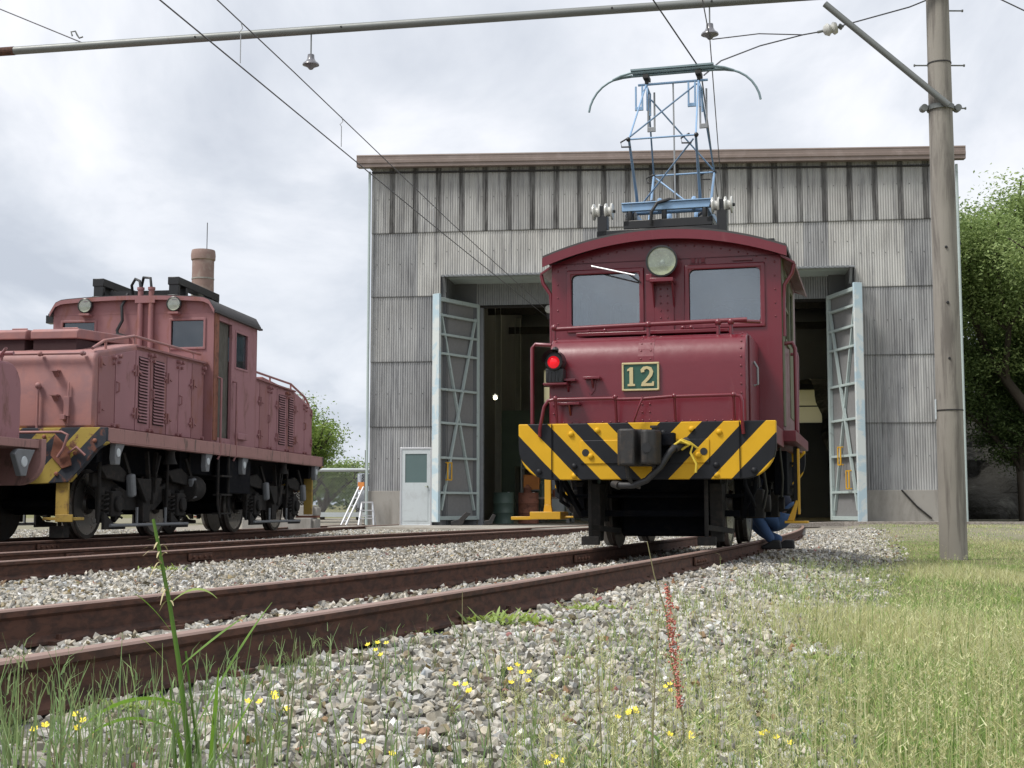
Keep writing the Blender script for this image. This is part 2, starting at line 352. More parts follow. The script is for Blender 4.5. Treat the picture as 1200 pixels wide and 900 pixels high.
        for i in range(len(A) - 1):
            for j in range(len(Z) - 1):
                if not solid(i, j): continue
                F(vi(i, 0, j), vi(i + 1, 0, j), vi(i + 1, 0, j + 1), vi(i, 0, j + 1)); F(vi(i, 1, j + 1), vi(i + 1, 1, j + 1), vi(i + 1, 1, j), vi(i, 1, j))
                if not solid(i - 1, j): F(vi(i, 0, j), vi(i, 0, j + 1), vi(i, 1, j + 1), vi(i, 1, j))
                if not solid(i + 1, j): F(vi(i + 1, 0, j + 1), vi(i + 1, 0, j), vi(i + 1, 1, j), vi(i + 1, 1, j + 1))
                if not solid(i, j - 1): F(vi(i + 1, 0, j), vi(i, 0, j), vi(i, 1, j), vi(i + 1, 1, j))
                if not solid(i, j + 1): F(vi(i, 0, j + 1), vi(i + 1, 0, j + 1), vi(i + 1, 1, j + 1), vi(i, 1, j + 1))
        return s
    def ring(s, a0, a1, z0, z1, w, t0, t1, axis='y'):
        return s.wall(a0 - w, a1 + w, z0 - w, z1 + w, t0, t1, [(a0, a1, z0, z1)], axis)
    def build(s, name, mats, parent=None, bevel=0, smooth=None, loc=None, seg=2):
        me = bpy.data.meshes.new(name); me.from_pydata(s.v, [], s.f); 
        if isinstance(mats, str): mats = [mats]
        for k in mats: me.materials.append(MATS[k])
        if len(mats) > 1: me.polygons.foreach_set('material_index', s.mi)
        o_ = bpy.data.objects.new(name, me); COL.objects.link(o_)
        if parent: o_.parent = parent
        if loc: o_.location = loc
        if bevel:
            md = o_.modifiers.new('bevel', 'BEVEL'); md.width = bevel; md.segments = seg; md.limit_method = 'ANGLE'; md.angle_limit = R(35)
            me.polygons.foreach_set('use_smooth', [True] * len(me.polygons)); me.set_sharp_from_angle(angle=R(50)); md.harden_normals = False
        elif smooth is not None:
            me.polygons.foreach_set('use_smooth', [True] * len(me.polygons)); me.set_sharp_from_angle(angle=R(smooth))
        me.validate(); me.update()
        return o_
def tag(o, label=None, cat=None, group=None, kind=None):
    if label: o['label'] = label
    if cat: o['category'] = cat
    if group: o['group'] = group
    if kind: o['kind'] = kind
    return o
def empty(name, loc=(0, 0, 0), rz=0, **k):
    o = bpy.data.objects.new(name, None); COL.objects.link(o); o.location = loc; o.rotation_euler = (0, 0, rz); o.empty_display_size = .3
    return tag(o, **k)
def copy_tree(o, parent=None):
    c = o.copy(); COL.objects.link(c); c.parent = parent
    for ch in [x for x in bpy.data.objects if x.parent == o]: copy_tree(ch, c)
    return c
def arc(c, r, a0, a1, n):
    return [(c[0] + r * cos(R(a0 + (a1 - a0) * i / n)), c[1] + r * sin(R(a0 + (a1 - a0) * i / n))) for i in range(n + 1)]
def rvt(b, pts, r=.012, d=(0, -1, 0)):
    for p in pts:
        p = Vector(p); b.lathe([(r, -.002), (r * .9, r * .35), (r * .45, r * .7)], p, d, 6)
def lin(a, b_, n): return [a + (b_ - a) * i / (n - 1) for i in range(n)]

PATTERN = {'rivets', 'bolt_heads', 'hinge', 'louvre', 'screws', 'seed_head', 'crown', 'leaf', 'flower', 'stem', 'mesh', 'cladding_bolt', 'closure_strip', 'canopy', 'rear_frame', 'front_frame', 'hatch_bolts', 'rail_spike', 'trunk', 'builders_plate', 'coil_spring', 'top', 'rails'}
def split_parts(root):
    """every piece that stands apart from the others in one part becomes a part of its own"""
    todo = [root]; objs = []
    kids = {}
    for o in bpy.data.objects:
        if o.parent: kids.setdefault(o.parent, []).append(o)
    while todo:
        o = todo.pop(); objs.append(o); todo += kids.get(o, [])
    for o in objs:
        nm = o.name.split('.')[0]
        if o.type != 'MESH' or o.parent is None or nm in PATTERN: continue
        me = o.data; nv = len(me.vertices)
        if nv > 6000: continue
        par = list(range(nv))
        def find(a):
            while par[a] != a: par[a] = par[par[a]]; a = par[a]
            return a
        for p in me.polygons:
            vs = list(p.vertices); r0 = find(vs[0])
            for v in vs[1:]:
                r1 = find(v)
                if r1 != r0: par[r1] = r0
        isl = {}
        for i in range(nv): isl.setdefault(find(i), []).append(i)
        if len(isl) < 2 or len(isl) > 60: continue
        co = np.array([v.co[:] for v in me.vertices]); L = list(isl.values())
        bx = [(co[l].min(0), co[l].max(0)) for l in L]; g = list(range(len(L)))
        def fg(a):
            while g[a] != a: a = g[a]
            return a
        for i in range(len(L)):
            for j in range(i):
                gap = np.maximum(0, np.maximum(bx[i][0] - bx[j][1], bx[j][0] - bx[i][1])); gap = np.linalg.norm(gap)
                dg = max(np.linalg.norm(bx[i][1] - bx[i][0]), np.linalg.norm(bx[j][1] - bx[j][0]))
                if gap < max(.02, .12 * dg): g[fg(i)] = fg(j)
        cl = {}
        for i in range(len(L)): cl.setdefault(fg(i), []).append(i)
        if len(cl) < 2 or len(cl) > 12: continue
        vid = {}
        for n_, (k, ii) in enumerate(cl.items()):
            for i in ii:
                for v in L[i]: vid[v] = n_
        groups = [[] for _ in cl]
        for p in me.polygons: groups[vid[p.vertices[0]]].append(p)
        mk = list(me.materials)
        newm = []
        for gr in groups:
            used = sorted({v for p in gr for v in p.vertices}); mp = {v: i for i, v in enumerate(used)}
            m2 = bpy.data.meshes.new(nm); m2.from_pydata([me.vertices[v].co[:] for v in used], [], [[mp[v] for v in p.vertices] for p in gr])
            for m_ in mk: m2.materials.append(m_)
            m2.polygons.foreach_set('material_index', [p.material_index for p in gr]); m2.polygons.foreach_set('use_smooth', [p.use_smooth for p in gr])
            if gr and gr[0].use_smooth: m2.set_sharp_from_angle(angle=R(45))
            m2.update(); newm.append(m2)
        o.data = newm[0]
        for m2 in newm[1:]:
            c = o.copy(); c.data = m2; COL.objects.link(c)
# ------------------------------------------------------------------ lines of the three tracks (x of the centre at depth y)
def X1c(y): d = y - 3.37; return -1.255 + .352 * d - .0025 * d * d - .57
def X2c(y):
    d = y - 9.8
    return -3.65 + .2 * d + .004 * max(d, -12) ** 2 - .57 if d < 15.5 else .411 - .57 + .324 * (d - 15.5)
def X3c(y): return -6.13 + .14 * (y - 16.67) if y > 16.67 else -6.13 + .22 * (y - 16.67)
def lat1(x, y): return (x - X1c(y)) * .955
SHED_O = Vector((-3.70, 35.5, 0)); SHED_A = -atan(2.0 / 14.73)
def shed_pt(u, v, z=0): return Vector((SHED_O.x + u * cos(SHED_A) - v * sin(SHED_A), SHED_O.y + u * sin(SHED_A) + v * cos(SHED_A), z))
def sstep(a, b_, x):
    t_ = min(1, max(0, (x - a) / (b_ - a))); return t_ * t_ * (3 - 2 * t_)
def hgt(x, y):
    base = -.014 + .086 * sstep(24, 31, y)
    d = lat1(x, y)
    g = -.12 + .27 * sstep(19, 32, y)
    g += .02 * mnoise.noise(Vector((x * .5, y * .5, 0))) + .012 * mnoise.noise(Vector((x * 2.1, y * 2.1, 3)))
    k = sstep(1.15, 2.1, d); h = base * (1 - k) + g * k
    if y > 60: h += .004 * (y - 60)
    h += .012 * mnoise.noise(Vector((x * 1.7, y * 1.7, 9))) * (1 - k)
    return h
def axis(lo, hi, fine0, fine1, step, grow=1.25):
    a = list(np.arange(fine0, fine1 + 1e-6, step)); s_ = step
    while a[-1] < hi: s_ *= grow; a.append(a[-1] + s_)
    s_ = step
    while a[0] > lo: s_ *= grow; a.insert(0, a[0] - s_)
    return a
gx = axis(-1500, 1500, -13, 14, .16); gy = axis(-300, 2500, -1, 38, .16)
nx, ny = len(gx), len(gy)
gv = []; zone = []
for yy in gy:
    for xx in gx:
        gv.append((xx, yy, hgt(xx, yy)))
        d = lat1(xx, yy); w = .25 * mnoise.noise(Vector((xx * 1.3, yy * 1.3, 5)))
        ball = 1 - sstep(1.55 + w, 2.15 + w, d)
        ball *= 1 - sstep(29, 31, yy); ball *= sstep(-11, -9.5, xx)
        grass = sstep(1.6 + w, 2.1 + w, d) * (1 - .6 * sstep(22, 27, yy)) if xx > -9 else .4
        if yy > 70: grass = 1
        zone += [ball, grass, 0, 1]
gf = [(j * nx + i, j * nx + i + 1, (j + 1) * nx + i + 1, (j + 1) * nx + i) for j in range(ny - 1) for i in range(nx - 1)]
me = bpy.data.meshes.new('ground'); me.from_pydata(gv, [], gf); me.materials.append(MATS['ground'])
me.color_attributes.new('zone', 'FLOAT_COLOR', 'POINT').data.foreach_set('color', zone)
me.polygons.foreach_set('use_smooth', [True] * len(me.polygons))
go = bpy.data.objects.new('ground', me); COL.objects.link(go); tag(go, kind='structure')

# ------------------------------------------------------------------ numpy scatter helpers
def merged(name, V, F, mat, col, smooth=False):
    """V (n,3), F (m,k) arrays, col (n,3)"""
    me = bpy.data.meshes.new(name); k = F.shape[1]
    me.vertices.add(len(V)); me.vertices.foreach_set('co', V.astype(np.float32).ravel())
    me.loops.add(F.size); me.loops.foreach_set('vertex_index', F.astype(np.int32).ravel())
    me.polygons.add(len(F)); me.polygons.foreach_set('loop_start', np.arange(0, F.size, k, dtype=np.int32))
    try: me.polygons.foreach_set('loop_total', np.full(len(F), k, dtype=np.int32))
    except Exception: pass
    me.materials.append(MATS[mat]); me.update(calc_edges=True)
    c4 = np.ones((len(V), 4), np.float32); c4[:, :3] = col
    me.color_attributes.new('tint', 'FLOAT_COLOR', 'POINT').data.foreach_set('color', c4.ravel())
    me.polygons.foreach_set('use_smooth', np.full(len(F), smooth))
    o_ = bpy.data.objects.new(name, me); COL.objects.link(o_); return o_
def rand_rot(n):
    q = rng.normal(size=(n, 4)); q /= np.linalg.norm(q, axis=1)[:, None]; w, x, y, z = q.T
    return np.stack([np.stack([1 - 2 * (y * y + z * z), 2 * (x * y - z * w), 2 * (x * z + y * w)], -1),
                     np.stack([2 * (x * y + z * w), 1 - 2 * (x * x + z * z), 2 * (y * z - x * w)], -1),
                     np.stack([2 * (x * z - y * w), 2 * (y * z + x * w), 1 - 2 * (x * x + y * y)], -1)], 1)
ph = (1 + 5 ** .5) / 2
ICO = np.array([(-1, ph, 0), (1, ph, 0), (-1, -ph, 0), (1, -ph, 0), (0, -1, ph), (0, 1, ph), (0, -1, -ph), (0, 1, -ph), (ph, 0, -1), (ph, 0, 1), (-ph, 0, -1), (-ph, 0, 1)]) / 1.9
ICF = np.array([(0, 11, 5), (0, 5, 1), (0, 1, 7), (0, 7, 10), (0, 10, 11), (1, 5, 9), (5, 11, 4), (11, 10, 2), (10, 7, 6), (7, 1, 8), (3, 9, 4), (3, 4, 2), (3, 2, 6), (3, 6, 8), (3, 8, 9), (4, 9, 5), (2, 4, 11), (6, 2, 10), (8, 6, 7), (9, 8, 1)])
BOX = np.array([(-1, -1, -1), (1, -1, -1), (1, 1, -1), (-1, 1, -1), (-.7, -.8, 1), (.8, -.6, 1), (.6, .8, 1), (-.8, .6, 1)]) * .62
BOF = np.array([(0, 2, 1), (0, 3, 2), (4, 5, 6), (4, 6, 7), (0, 1, 5), (0, 5, 4), (1, 2, 6), (1, 6, 5), (2, 3, 7), (2, 7, 6), (3, 0, 4), (3, 4, 7)])
OCT = np.array([(1, 0, 0), (-1, 0, 0), (0, 1, 0), (0, -1, 0), (0, 0, 1), (0, 0, -1)], float)
OCF = np.array([(0, 2, 4), (2, 1, 4), (1, 3, 4), (3, 0, 4), (2, 0, 5), (1, 2, 5), (3, 1, 5), (0, 3, 5)])
def stones(P, size, base, faces):
    n = len(P); K = len(base)
    jit = 1 + rng.uniform(-.34, .34, (n, K, 1)); v = base[None] * jit
    sc = np.stack([rng.uniform(.8, 1.25, n), rng.uniform(.6, 1.0, n), rng.uniform(.45, .8, n)], -1)
    v = v * sc[:, None, :] * size[:, None, None] * .5
    v = np.einsum('nij,nkj->nki', rand_rot(n), v) + P[:, None, :]
    f = faces[None] + (np.arange(n) * K)[:, None, None]
    g_ = rng.normal(.36, .105, n).clip(.12, .66); warm = rng.normal(.011, .012, n)
    c = np.stack([g_ + warm + .008, g_, g_ - warm * 1.5 - .028], -1)
    br = rng.random(n) < .022; c[br] = np.stack([rng.uniform(.2, .32, br.sum()), rng.uniform(.13, .2, br.sum()), rng.uniform(.09, .14, br.sum())], -1)
    dk = rng.random(n) < .16; c[dk] *= .5; wt = rng.random(n) < .1; c[wt] = np.clip(c[wt] * 1.45, 0, .7)
    return v.reshape(-1, 3), f.reshape(-1, 3), np.repeat(c, K, 0)
def in_view(x, y, m=.9): return abs(x) < .375 * y * 1.12 + m
def scatter(x0, x1, y0, y1, dens, fn):
    n = int((x1 - x0) * (y1 - y0) * dens); xs = rng.uniform(x0, x1, n); ys = rng.uniform(y0, y1, n); out = []
    for x, y in zip(xs, ys):
        if not in_view(x, y): continue
        z = fn(x, y)
        if z is not None: out.append((x, y, z))
    return np.array(out)
def slp_gap(lat): return abs(abs(lat) - .567) < .085
def ball_fn(x, y):
    if slp_gap(lat1(x, y)) or slp_gap((x - X2c(y)) * .96) or slp_gap((x - X3c(y)) * .98): return None
    d = lat1(x, y); w = .25 * mnoise.noise(Vector((x * 1.3, y * 1.3, 5)))
    e = d - (1.85 + w + .35 * (1 - sstep(3, 7, y)))
    if e > 0 and random.random() < min(1, e * 2.2): return None
    if y > 29.5: return None
    for xc in (X1c(y), X2c(y), X3c(y)):
        if abs(x - xc) < 1.02:
            if ((y - .11) / .62 + .17) % 1 < .34 and random.random() < (.95 if abs(x - xc) > .6 else .8): return None
            return hgt(x, y) + random.uniform(-.012, .022)
    return hgt(x, y) + random.uniform(-.008, .018)
Vs = []; Fs = []; Cs = []; off = 0
for (x0, x1, y0, y1, dens, s0, s1, base, fc) in [(-3.2, 2.2, 1.6, 5.2, 1000, .018, .046, ICO, ICF), (-3.2, 2.2, 1.6, 5.2, 1050, .020, .052, BOX, BOF), (-5.2, 3.2, 5.2, 9, 650, .024, .054, ICO, ICF), (-5.2, 3.2, 5.2, 9, 700, .026, .058, BOX, BOF),
                                             (-8, 4.5, 9, 15, 560, .032, .062, OCT, OCF), (-11, 7.5, 15, 30, 260, .04, .075, OCT, OCF)]:
    P = scatter(x0, x1, y0, y1, dens, ball_fn); sz = rng.uniform(0, 1, len(P)) ** 1.6 * (s1 - s0) + s0
    v, f, c = stones(P, sz, base, fc); Vs.append(v); Fs.append(f + off); Cs.append(c); off += len(v)
bo = merged('ballast', np.concatenate(Vs), np.concatenate(Fs), 'stones', np.concatenate(Cs))
tag(bo, 'grey crushed stone ballast spread around and between the rusty rails', 'ballast', kind='stuff')

# ------------------------------------------------------------------ tracks
def rail(fc, side, y0, y1, parent, step=.6):
    prof = [(-.06, 0), (.06, 0), (.06, .012), (.011, .03), (.009, .098), (.031, .112), (.032, .133), (.026, .14), (-.026, .14), (-.032, .133), (-.031, .112), (-.009, .098), (-.011, .03), (-.06, .012)]
    n = int((y1 - y0) / step); b = B(); K = len(prof)
    pts = []
    for i in range(n + 1):
        y = y0 + (y1 - y0) * i / n; dx = (fc(y + .2) - fc(y - .2)) / .4; l = sqrt(1 + dx * dx); nx_, ny_ = 1 / l, -dx / l
        cx, cy = fc(y) + side * .566 * nx_, y + side * .566 * ny_
        for (a, z) in prof: pts.append((cx + a * nx_, cy + a * ny_, z))
    b.v = pts
    for i in range(n):
        for k in range(K):
            b.f.append([i * K + k, (i + 1) * K + k, (i + 1) * K + (k + 1) % K, i * K + (k + 1) % K]); b.mi.append(1 if k in (6, 7, 8) else 0)
    b.f.append(list(range(K))); b.mi.append(0); b.f.append([n * K + k for k in range(K - 1, -1, -1)]); b.mi.append(0)
    return b.build('rail', ['rail_rust', 'rail_top'], parent, smooth=30)
def track(fc, y0, y1, label, joints, ys0, ys1):
    t_ = empty('railway_track', (0, 0, 0), label=label, cat='railway track', group='tracks laid in the ballast')
    for s_ in (-1, 1): rail(fc, s_, y0, y1, t_)
    k = math.ceil(ys0 / .62)
    while k * .62 < ys1:
        y = k * .62 + .11; dx = (fc(y + .2) - fc(y - .2)) / .4; a = -atan(dx); k += 1
        b = B(); jj = random.uniform(-.05, .05); wv = random.uniform(.09, .11)
        b.cbox((0, 0, -.062), (2.08, 2 * wv, .12)); o_ = b.build('sleeper', 'timber_old', t_, bevel=.012, seg=1); o_.location = (fc(y) + jj, y, random.uniform(-.006, 0)); o_.rotation_euler = (0, 0, a + random.uniform(-.02, .02))
        for s_ in (-1, 1):
            q = B()
            for e in (-1, 1):
                q.box(s_ * .566 + e * .075 - .03, s_ * .566 + e * .075 + .03, -.05, .05, -.004, .014); q.cyl((s_ * .566 + e * .072, .02, .01), (s_ * .566 + e * .072, .02, .035), .013, n=6)
            p = q.build('rail_spike', 'rail_rust', o_)
    for (y, s_) in joints:
        dx = (fc(y + .2) - fc(y - .2)) / .4; l = sqrt(1 + dx * dx); nx_, ny_ = 1 / l, -dx / l
        b = B()
        for e in (-1, 1):
            b.box(e * .026 - .012, e * .026 + .012, -.25, .25, .03, .10)
            for q in (-.18, -.06, .06, .18): b.cyl((e * .03, q, .065), (e * .062, q, .065), .017, n=6)
        o_ = b.build('fishplate', 'rust_orange' if False else 'rail_rust', t_, bevel=.006, seg=1)
        o_.location = (fc(y) + s_ * .566 * nx_, y + s_ * .566 * ny_, 0); o_.rotation_euler = (0, 0, atan2(-dx, 1))
    return t_
track(X1c, -4, 38, 'rusty near track running under the clean red locomotive', [(12.4, -1), (12.1, 1)], 1.2, 29)
track(X2c, 2, 38, 'rusty middle track leading to the left side of the shed door', [(13.1, 1), (12.9, -1)], 5, 29)
track(X3c, 6, 70, 'far track under the faded pink locomotive', [(16.6, 1)], 10, 34)

# ------------------------------------------------------------------ engine shed
shed = empty('engine_shed', SHED_O, SHED_A, label='large engine shed clad in weathered grey corrugated sheets with an open doorway', cat='engine shed')
W = 14.87; ROWS = [1.0, 2.67, 4.365, 6.08, 7.77, 9.55]
cor = B(); tones = []; uvs_ = []
def sheet(u0, u1, z0, z1, tone, top=0, y0=0):
    n = max(6, int(round((u1 - u0) / .062)) * 6); base = len(cor.v)
    for j, z in enumerate((z0 - .02, z1)):
        for i in range(n + 1):
            u = u0 + (u1 - u0) * i / n
            cor.v.append((u, y0 + (-.035 if j == 0 else -.012) + .011 * sin(2 * pi * i / 6), z)); tones.append((tone, top, 0)); uvs_.append(((i / n) * .985 + .005, 0 if j == 0 else 1))
    for i in range(n): cor.f.append([base + i, base + i + 1, base + n + 2 + i, base + n + 1 + i]); cor.mi.append(0)
SW = W / 24
random.seed(11)
for r in range(5):
    for k in range(24):
        u0, u1 = k * SW, (k + 1) * SW; uc = (u0 + u1) / 2; z0, z1 = ROWS[r], ROWS[r + 1]
        tone = .52 + random.uniform(-.12, .12); top = 0
        if r == 4: tone = .78 + random.uniform(-.10, .08); top = .97
        if r < 3 and 1.98 < uc < 12.4: continue
        if r == 3:
            if 1.98 < uc < 12.4: z0 = 6.60; tone = .95 + random.uniform(-.08, .05)
            elif 12.4 < uc < 13.5 or 1.2 < uc < 2.0: tone = .86
            else: tone = .50 + random.uniform(-.1, .1)
            if k in (9, 18): tone = .52
        if r == 1 and k == 22: tone = .7
        if r == 0 and k == 22: tone = .62
        sheet(u0 + .002, u1 + .002 * (k < 23), z0, z1, tone, top, -.003 * (k % 2))
me = bpy.data.meshes.new('cladding'); me.from_pydata(cor.v, [], cor.f); me.materials.append(MATS['corrugated'])
ca = me.color_attributes.new('tone', 'FLOAT_COLOR', 'POINT')
for i, tt in enumerate(tones): ca.data[i].color = (*tt, 1)
ul = me.uv_layers.new(name='UVMap')
for l in me.loops: ul.data[l.index].uv = uvs_[l.vertex_index]
me.polygons.foreach_set('use_smooth', [True] * len(me.polygons)); me.update()
cl_o = bpy.data.objects.new('cladding', me); COL.objects.link(cl_o); cl_o.parent = shed
bb = B()
for r in range(5):
    for k in range(24):
        uc = (k + .5) * SW
        if r < 3 and 1.98 < uc < 12.4: continue
        for du in (.16, .47):
            for zf in ((.5,) if not (r == 3 and 1.98 < uc < 12.4) else (.68,)):
                z = ROWS[r] + (ROWS[r + 1] - ROWS[r]) * zf; bb.cyl((k * SW + du, -.02, z), (k * SW + du, -.052, z), .013, .006, 6)
bb.build('cladding_bolt', 'iron_dark', cl_o)
# walls behind the sheets, sides, back, roof
b = B(); b.wall(0, W, 0.0, 9.5, .03, .2, [(1.99, 12.30, -1, 6.6)]); b.build('front_wall', 'interior_dark', shed)
b = B(); b.box(-.02, .86, -.06, .03, 0, 1.0); b.build('plinth', 'concrete', shed, bevel=.01)
b = B(); b.box(12.33, W + .03, -.06, .03, 0, 1.0); b.build('plinth', 'concrete', shed, bevel=.01)
b = B(); b.prism([(.2, 0), (30, 0), (30, 10.36), (.2, 9.86)], 'x', -.02, .15); b.build('side_wall', 'interior_dark', shed)
b = B(); b.prism([(.2, 0), (30, 0), (30, 10.05), (.2, 9.56)], 'x', W - .15, W + .02); b.build('side_wall', 'interior_dark', shed)
holes = [(1.2, 1.75, 5.6, 7.2), (3.2, 3.55, 3.6, 5.3), (3.1, 3.35, .9, 2.6), (8.0, 10.1, 4.55, 6.1), (10.5, 12.6, 4.55, 6.1), (12.9, 14.2, 4.55, 6.1)]
b = B(); b.wall(0, W, 0, 10.6, 30, 30.15, holes); b.build('back_wall', 'interior_dark', shed)
for h in holes:
    f = B(); f.ring(h[0], h[1], h[2], h[3], .06, 29.95, 30.2)
    n = max(1, int((h[1] - h[0]) / .7))
    for i in range(1, n): f.box(h[0] + (h[1] - h[0]) * i / n - .03, h[0] + (h[1] - h[0]) * i / n + .03, 29.96, 30.0, h[2], h[3])
    f.box(h[0], h[1], 29.955, 29.995, (h[2] + h[3]) / 2 - .03, (h[2] + h[3]) / 2 + .03)
    fo = f.build('window', 'interior_dark', shed)
    g = B(); g.box(h[0], h[1], 30.05, 30.06, h[2], h[3]); g.build('pane', 'pane_frosted', fo)
# roof: leans down to the right
def rz(u): return 9.80 - .305 * u / W
for (ua, ub, nm, mt_) in [(-.35, 2.6, 'roof', 'roof_sheet'), (2.602, 3.598, 'added_skylight', 'pane_frosted'), (3.6, 10.9, 'roof', 'roof_sheet'), (10.902, 11.898, 'added_skylight', 'pane_frosted'), (11.9, W + .25, 'roof', 'roof_sheet')]:  # two frosted strips added to the unseen roof to brighten the dark interior
    rf = B(); vs = [(ua, -.28, rz(ua)), (ub, -.28, rz(ub)), (ub, 31, rz(ub) + .5), (ua, 31, rz(ua) + .5)]
    th_ = .02 if nm == 'roof' else .004
    rf.add([(x, y, z - th_) for x, y, z in vs] + [(x, y, z) for x, y, z in vs], [(0, 3, 2, 1), (4, 5, 6, 7), (0, 1, 5, 4), (1, 2, 6, 5), (2, 3, 7, 6), (3, 0, 4, 7)])
    rf.build(nm, mt_, shed)
fb = B(); y = -.36
prof = [(-.28, .0), (-.32, .012), (-.33, -.03), (-.32, -.045), (-.32, -.15), (-.335, -.165), (-.335, -.26), (-.31, -.275), (-.31, -.385), (-.25, -.385), (-.02, -.36), (-.02, -.03)]
for u in (-.35, W + .25):
    for (yy, dz) in prof: fb.v.append((u, yy, rz(max(0, min(W, u))) + dz * .80))
n = len(prof)
for k in range(n): fb.f.append([k, (k + 1) % n, n + (k + 1) % n, n + k]); fb.mi.append(0)
fb.f.append(list(range(n))); fb.mi.append(0); fb.f.append(list(range(2 * n - 1, n - 1, -1))); fb.mi.append(0)
fb.build('fascia', 'fascia_brown', shed)
hh = B()
hh.add([(0, -.06, rz(0) - .43), (W, -.06, rz(W) - .43), (W, -.06, rz(W) - .386), (0, -.06, rz(0) - .386), (0, -.02, rz(0) - .43), (W, -.02, rz(W) - .43), (W, -.02, rz(W) - .386), (0, -.02, rz(0) - .386)], [(0, 1, 2, 3), (7, 6, 5, 4), (0, 4, 5, 1), (2, 6, 7, 3)])
hh.build('closure_strip', 'iron_dark', shed)
# canopy lip over the doorway, soffit and header
b = B(); b.add([(1.95, -.42, 6.50), (12.38, -.42, 6.50), (12.38, .0, 6.60), (1.95, .0, 6.60), (1.95, -.42, 6.53), (12.38, -.42, 6.53), (12.38, 0, 6.63), (1.95, 0, 6.63)],
             [(0, 3, 2, 1), (4, 5, 6, 7), (0, 1, 5, 4), (1, 2, 6, 5), (2, 3, 7, 6), (3, 0, 4, 7)])
for k in range(int(10.4 / .12)): b.box(1.96 + k * .12, 2.02 + k * .12, -.44, -.415, 6.495, 6.55)
b.build('canopy', 'bracket_grey', shed)
for u in (2.0, 12.28):
    b = B(); b.prism([(-.40, 6.49), (-.03, 6.59), (-.03, 6.15), (-.12, 6.15)], 'x', u - .03, u + .03); b.build('canopy_bracket', 'bracket_grey', shed)
b = B(); b.box(1.99, 12.30, .2, 1.35, 6.56, 6.60); b.build('soffit', 'door_frame_grey', shed)
hd = B(); tones2 = []
n0 = int(9.9 / .062) * 4
for j, z in enumerate((5.98, 6.56)):
    for i in range(n0 + 1): hd.v.append((2.2 + 9.9 * i / n0, 1.2 + .01 * sin(2 * pi * i / 4), z))
for i in range(n0): hd.f.append([i, i + 1, n0 + 2 + i, n0 + 1 + i]); hd.mi.append(0)
hd.build('header', 'zinc_grey', shed, smooth=60)
b = B(); b.box(2.2, 12.1, 1.25, 1.45, 5.93, 6.05); b.build('door_track', 'under_grey', shed)
b = B(); b.box(1.95, 2.62, 1.15, 1.3, 0, 6.56); b.box(11.86, 12.34, 1.0, 1.15, 0, 6.56); b.box(1.95, 2.02, .2, 1.2, 0, 6.56); b.box(12.28, 12.35, .2, 1.1, 0, 6.56); b.build('door_jamb', 'interior_dark', shed)
b = B(); b.box(2.64, 2.78, 1.3, 1.5, .1, 5.93); b.build('guide_post', 'bracket_grey', shed)
# floor, steel columns, roof beams
b = B(); b.box(.2, W - .2, 1.3, 30, .02, .12); b.build('shed_floor', 'interior_floor', shed)
for v in (7, 13, 19, 25):
    for u in (.6, 6.4, W - .6):
        if u == 6.4 and v < 10: continue
        b = B(); b.box(u - .12, u + .12, v - .01, v + .01, .12, 9); b.box(u - .12, u - .1, v - .12, v + .12, .12, 9); b.box(u + .1, u + .12, v - .12, v + .12, .12, 9); b.build('column', 'machine_grey', shed)
    b = B(); b.box(.2, W - .2, v - .08, v + .08, 8.3, 8.6); b.build('roof_beam', 'under_grey', shed)
b = B(); b.wall(.3, 5.6, .12, 4.6, 21.0, 21.1, [(1.0, 1.9, .1, 2.3), (3.0, 4.2, 1.3, 2.4)]); b.build('partition', 'machine_green', shed)
# big door leaves
def leaf(free, hinge, name, handles):
    f = Vector(free); h = Vector(hinge); d = h - f; Lw = d.length; ang = atan2(d.y, d.x)
    e = empty('door_leaf', (f.x, f.y, 0)); e.rotation_euler = (0, 0, ang); e.parent = shed
    z0, z1 = .2, 6.03
    b = B(); b.ring(.12, Lw - .1, z0 + .15, z1 - .12, .1, -.05, .05); b.build('frame', 'door_frame_grey', e, bevel=.008)
    b = B(); b.box(.05, Lw - .05, .055, .075, z0 + .05, z1 - .05); b.build('sheet', 'mesh_grey', e)
    b = B(); zs = [.95, 1.85, 2.75, 3.62, 4.55, 5.05, 5.55]
    for z in zs: b.box(.13, Lw - .11, -.045, .045, z - .03, z + .03)
    b.build('rail_bar', 'door_frame_grey', e, bevel=.004)
    b = B(); b.bar((.18, -.02, .5), (Lw - .16, -.02, 5.6), .07, .05); b.build('brace', 'door_frame_grey', e)
    b = B(); b.bar((Lw - .16, .012, .5), (.18, .012, 5.6), .07, .05); b.build('brace', 'door_frame_grey', e)
    b = B(); b.box(-.06, .02, -.12, .1, z0, z1 + .05); b.build('edge_plate', 'door_blue', e, bevel=.006)
    for hx, hz in handles:
        b = B(); b.tube([(hx, -.06, hz - .22), (hx, -.12, hz - .22), (hx, -.12, hz + .22), (hx, -.06, hz + .22)], .022); b.tube([(hx + .16, -.06, hz - .22), (hx + .16, -.12, hz - .22), (hx + .16, -.12, hz + .22), (hx + .16, -.06, hz + .22)], .018); b.bar((hx, -.12, hz + .22), (hx + .16, -.12, hz + .22), .03, .03); b.bar((hx, -.12, hz - .22), (hx + .16, -.12, hz - .22), .03, .03); b.build('handle', 'yellow_paint', e)
    return e
def to_shed(X, Y):
    dx, dy = X - SHED_O.x, Y - SHED_O.y; return (dx * cos(SHED_A) + dy * sin(SHED_A), -dx * sin(SHED_A) + dy * cos(SHED_A), 0)
l1 = leaf(to_shed(-1.94, 35.0), to_shed(-.90, 36.4), 'l', [(.32, 1.5)])
h_, f_ = to_shed(8.16, 34.95), to_shed(8.50, 33.25)
l2 = leaf(f_, h_, 'r', [(.45, 1.25), (.9, 1.85)])
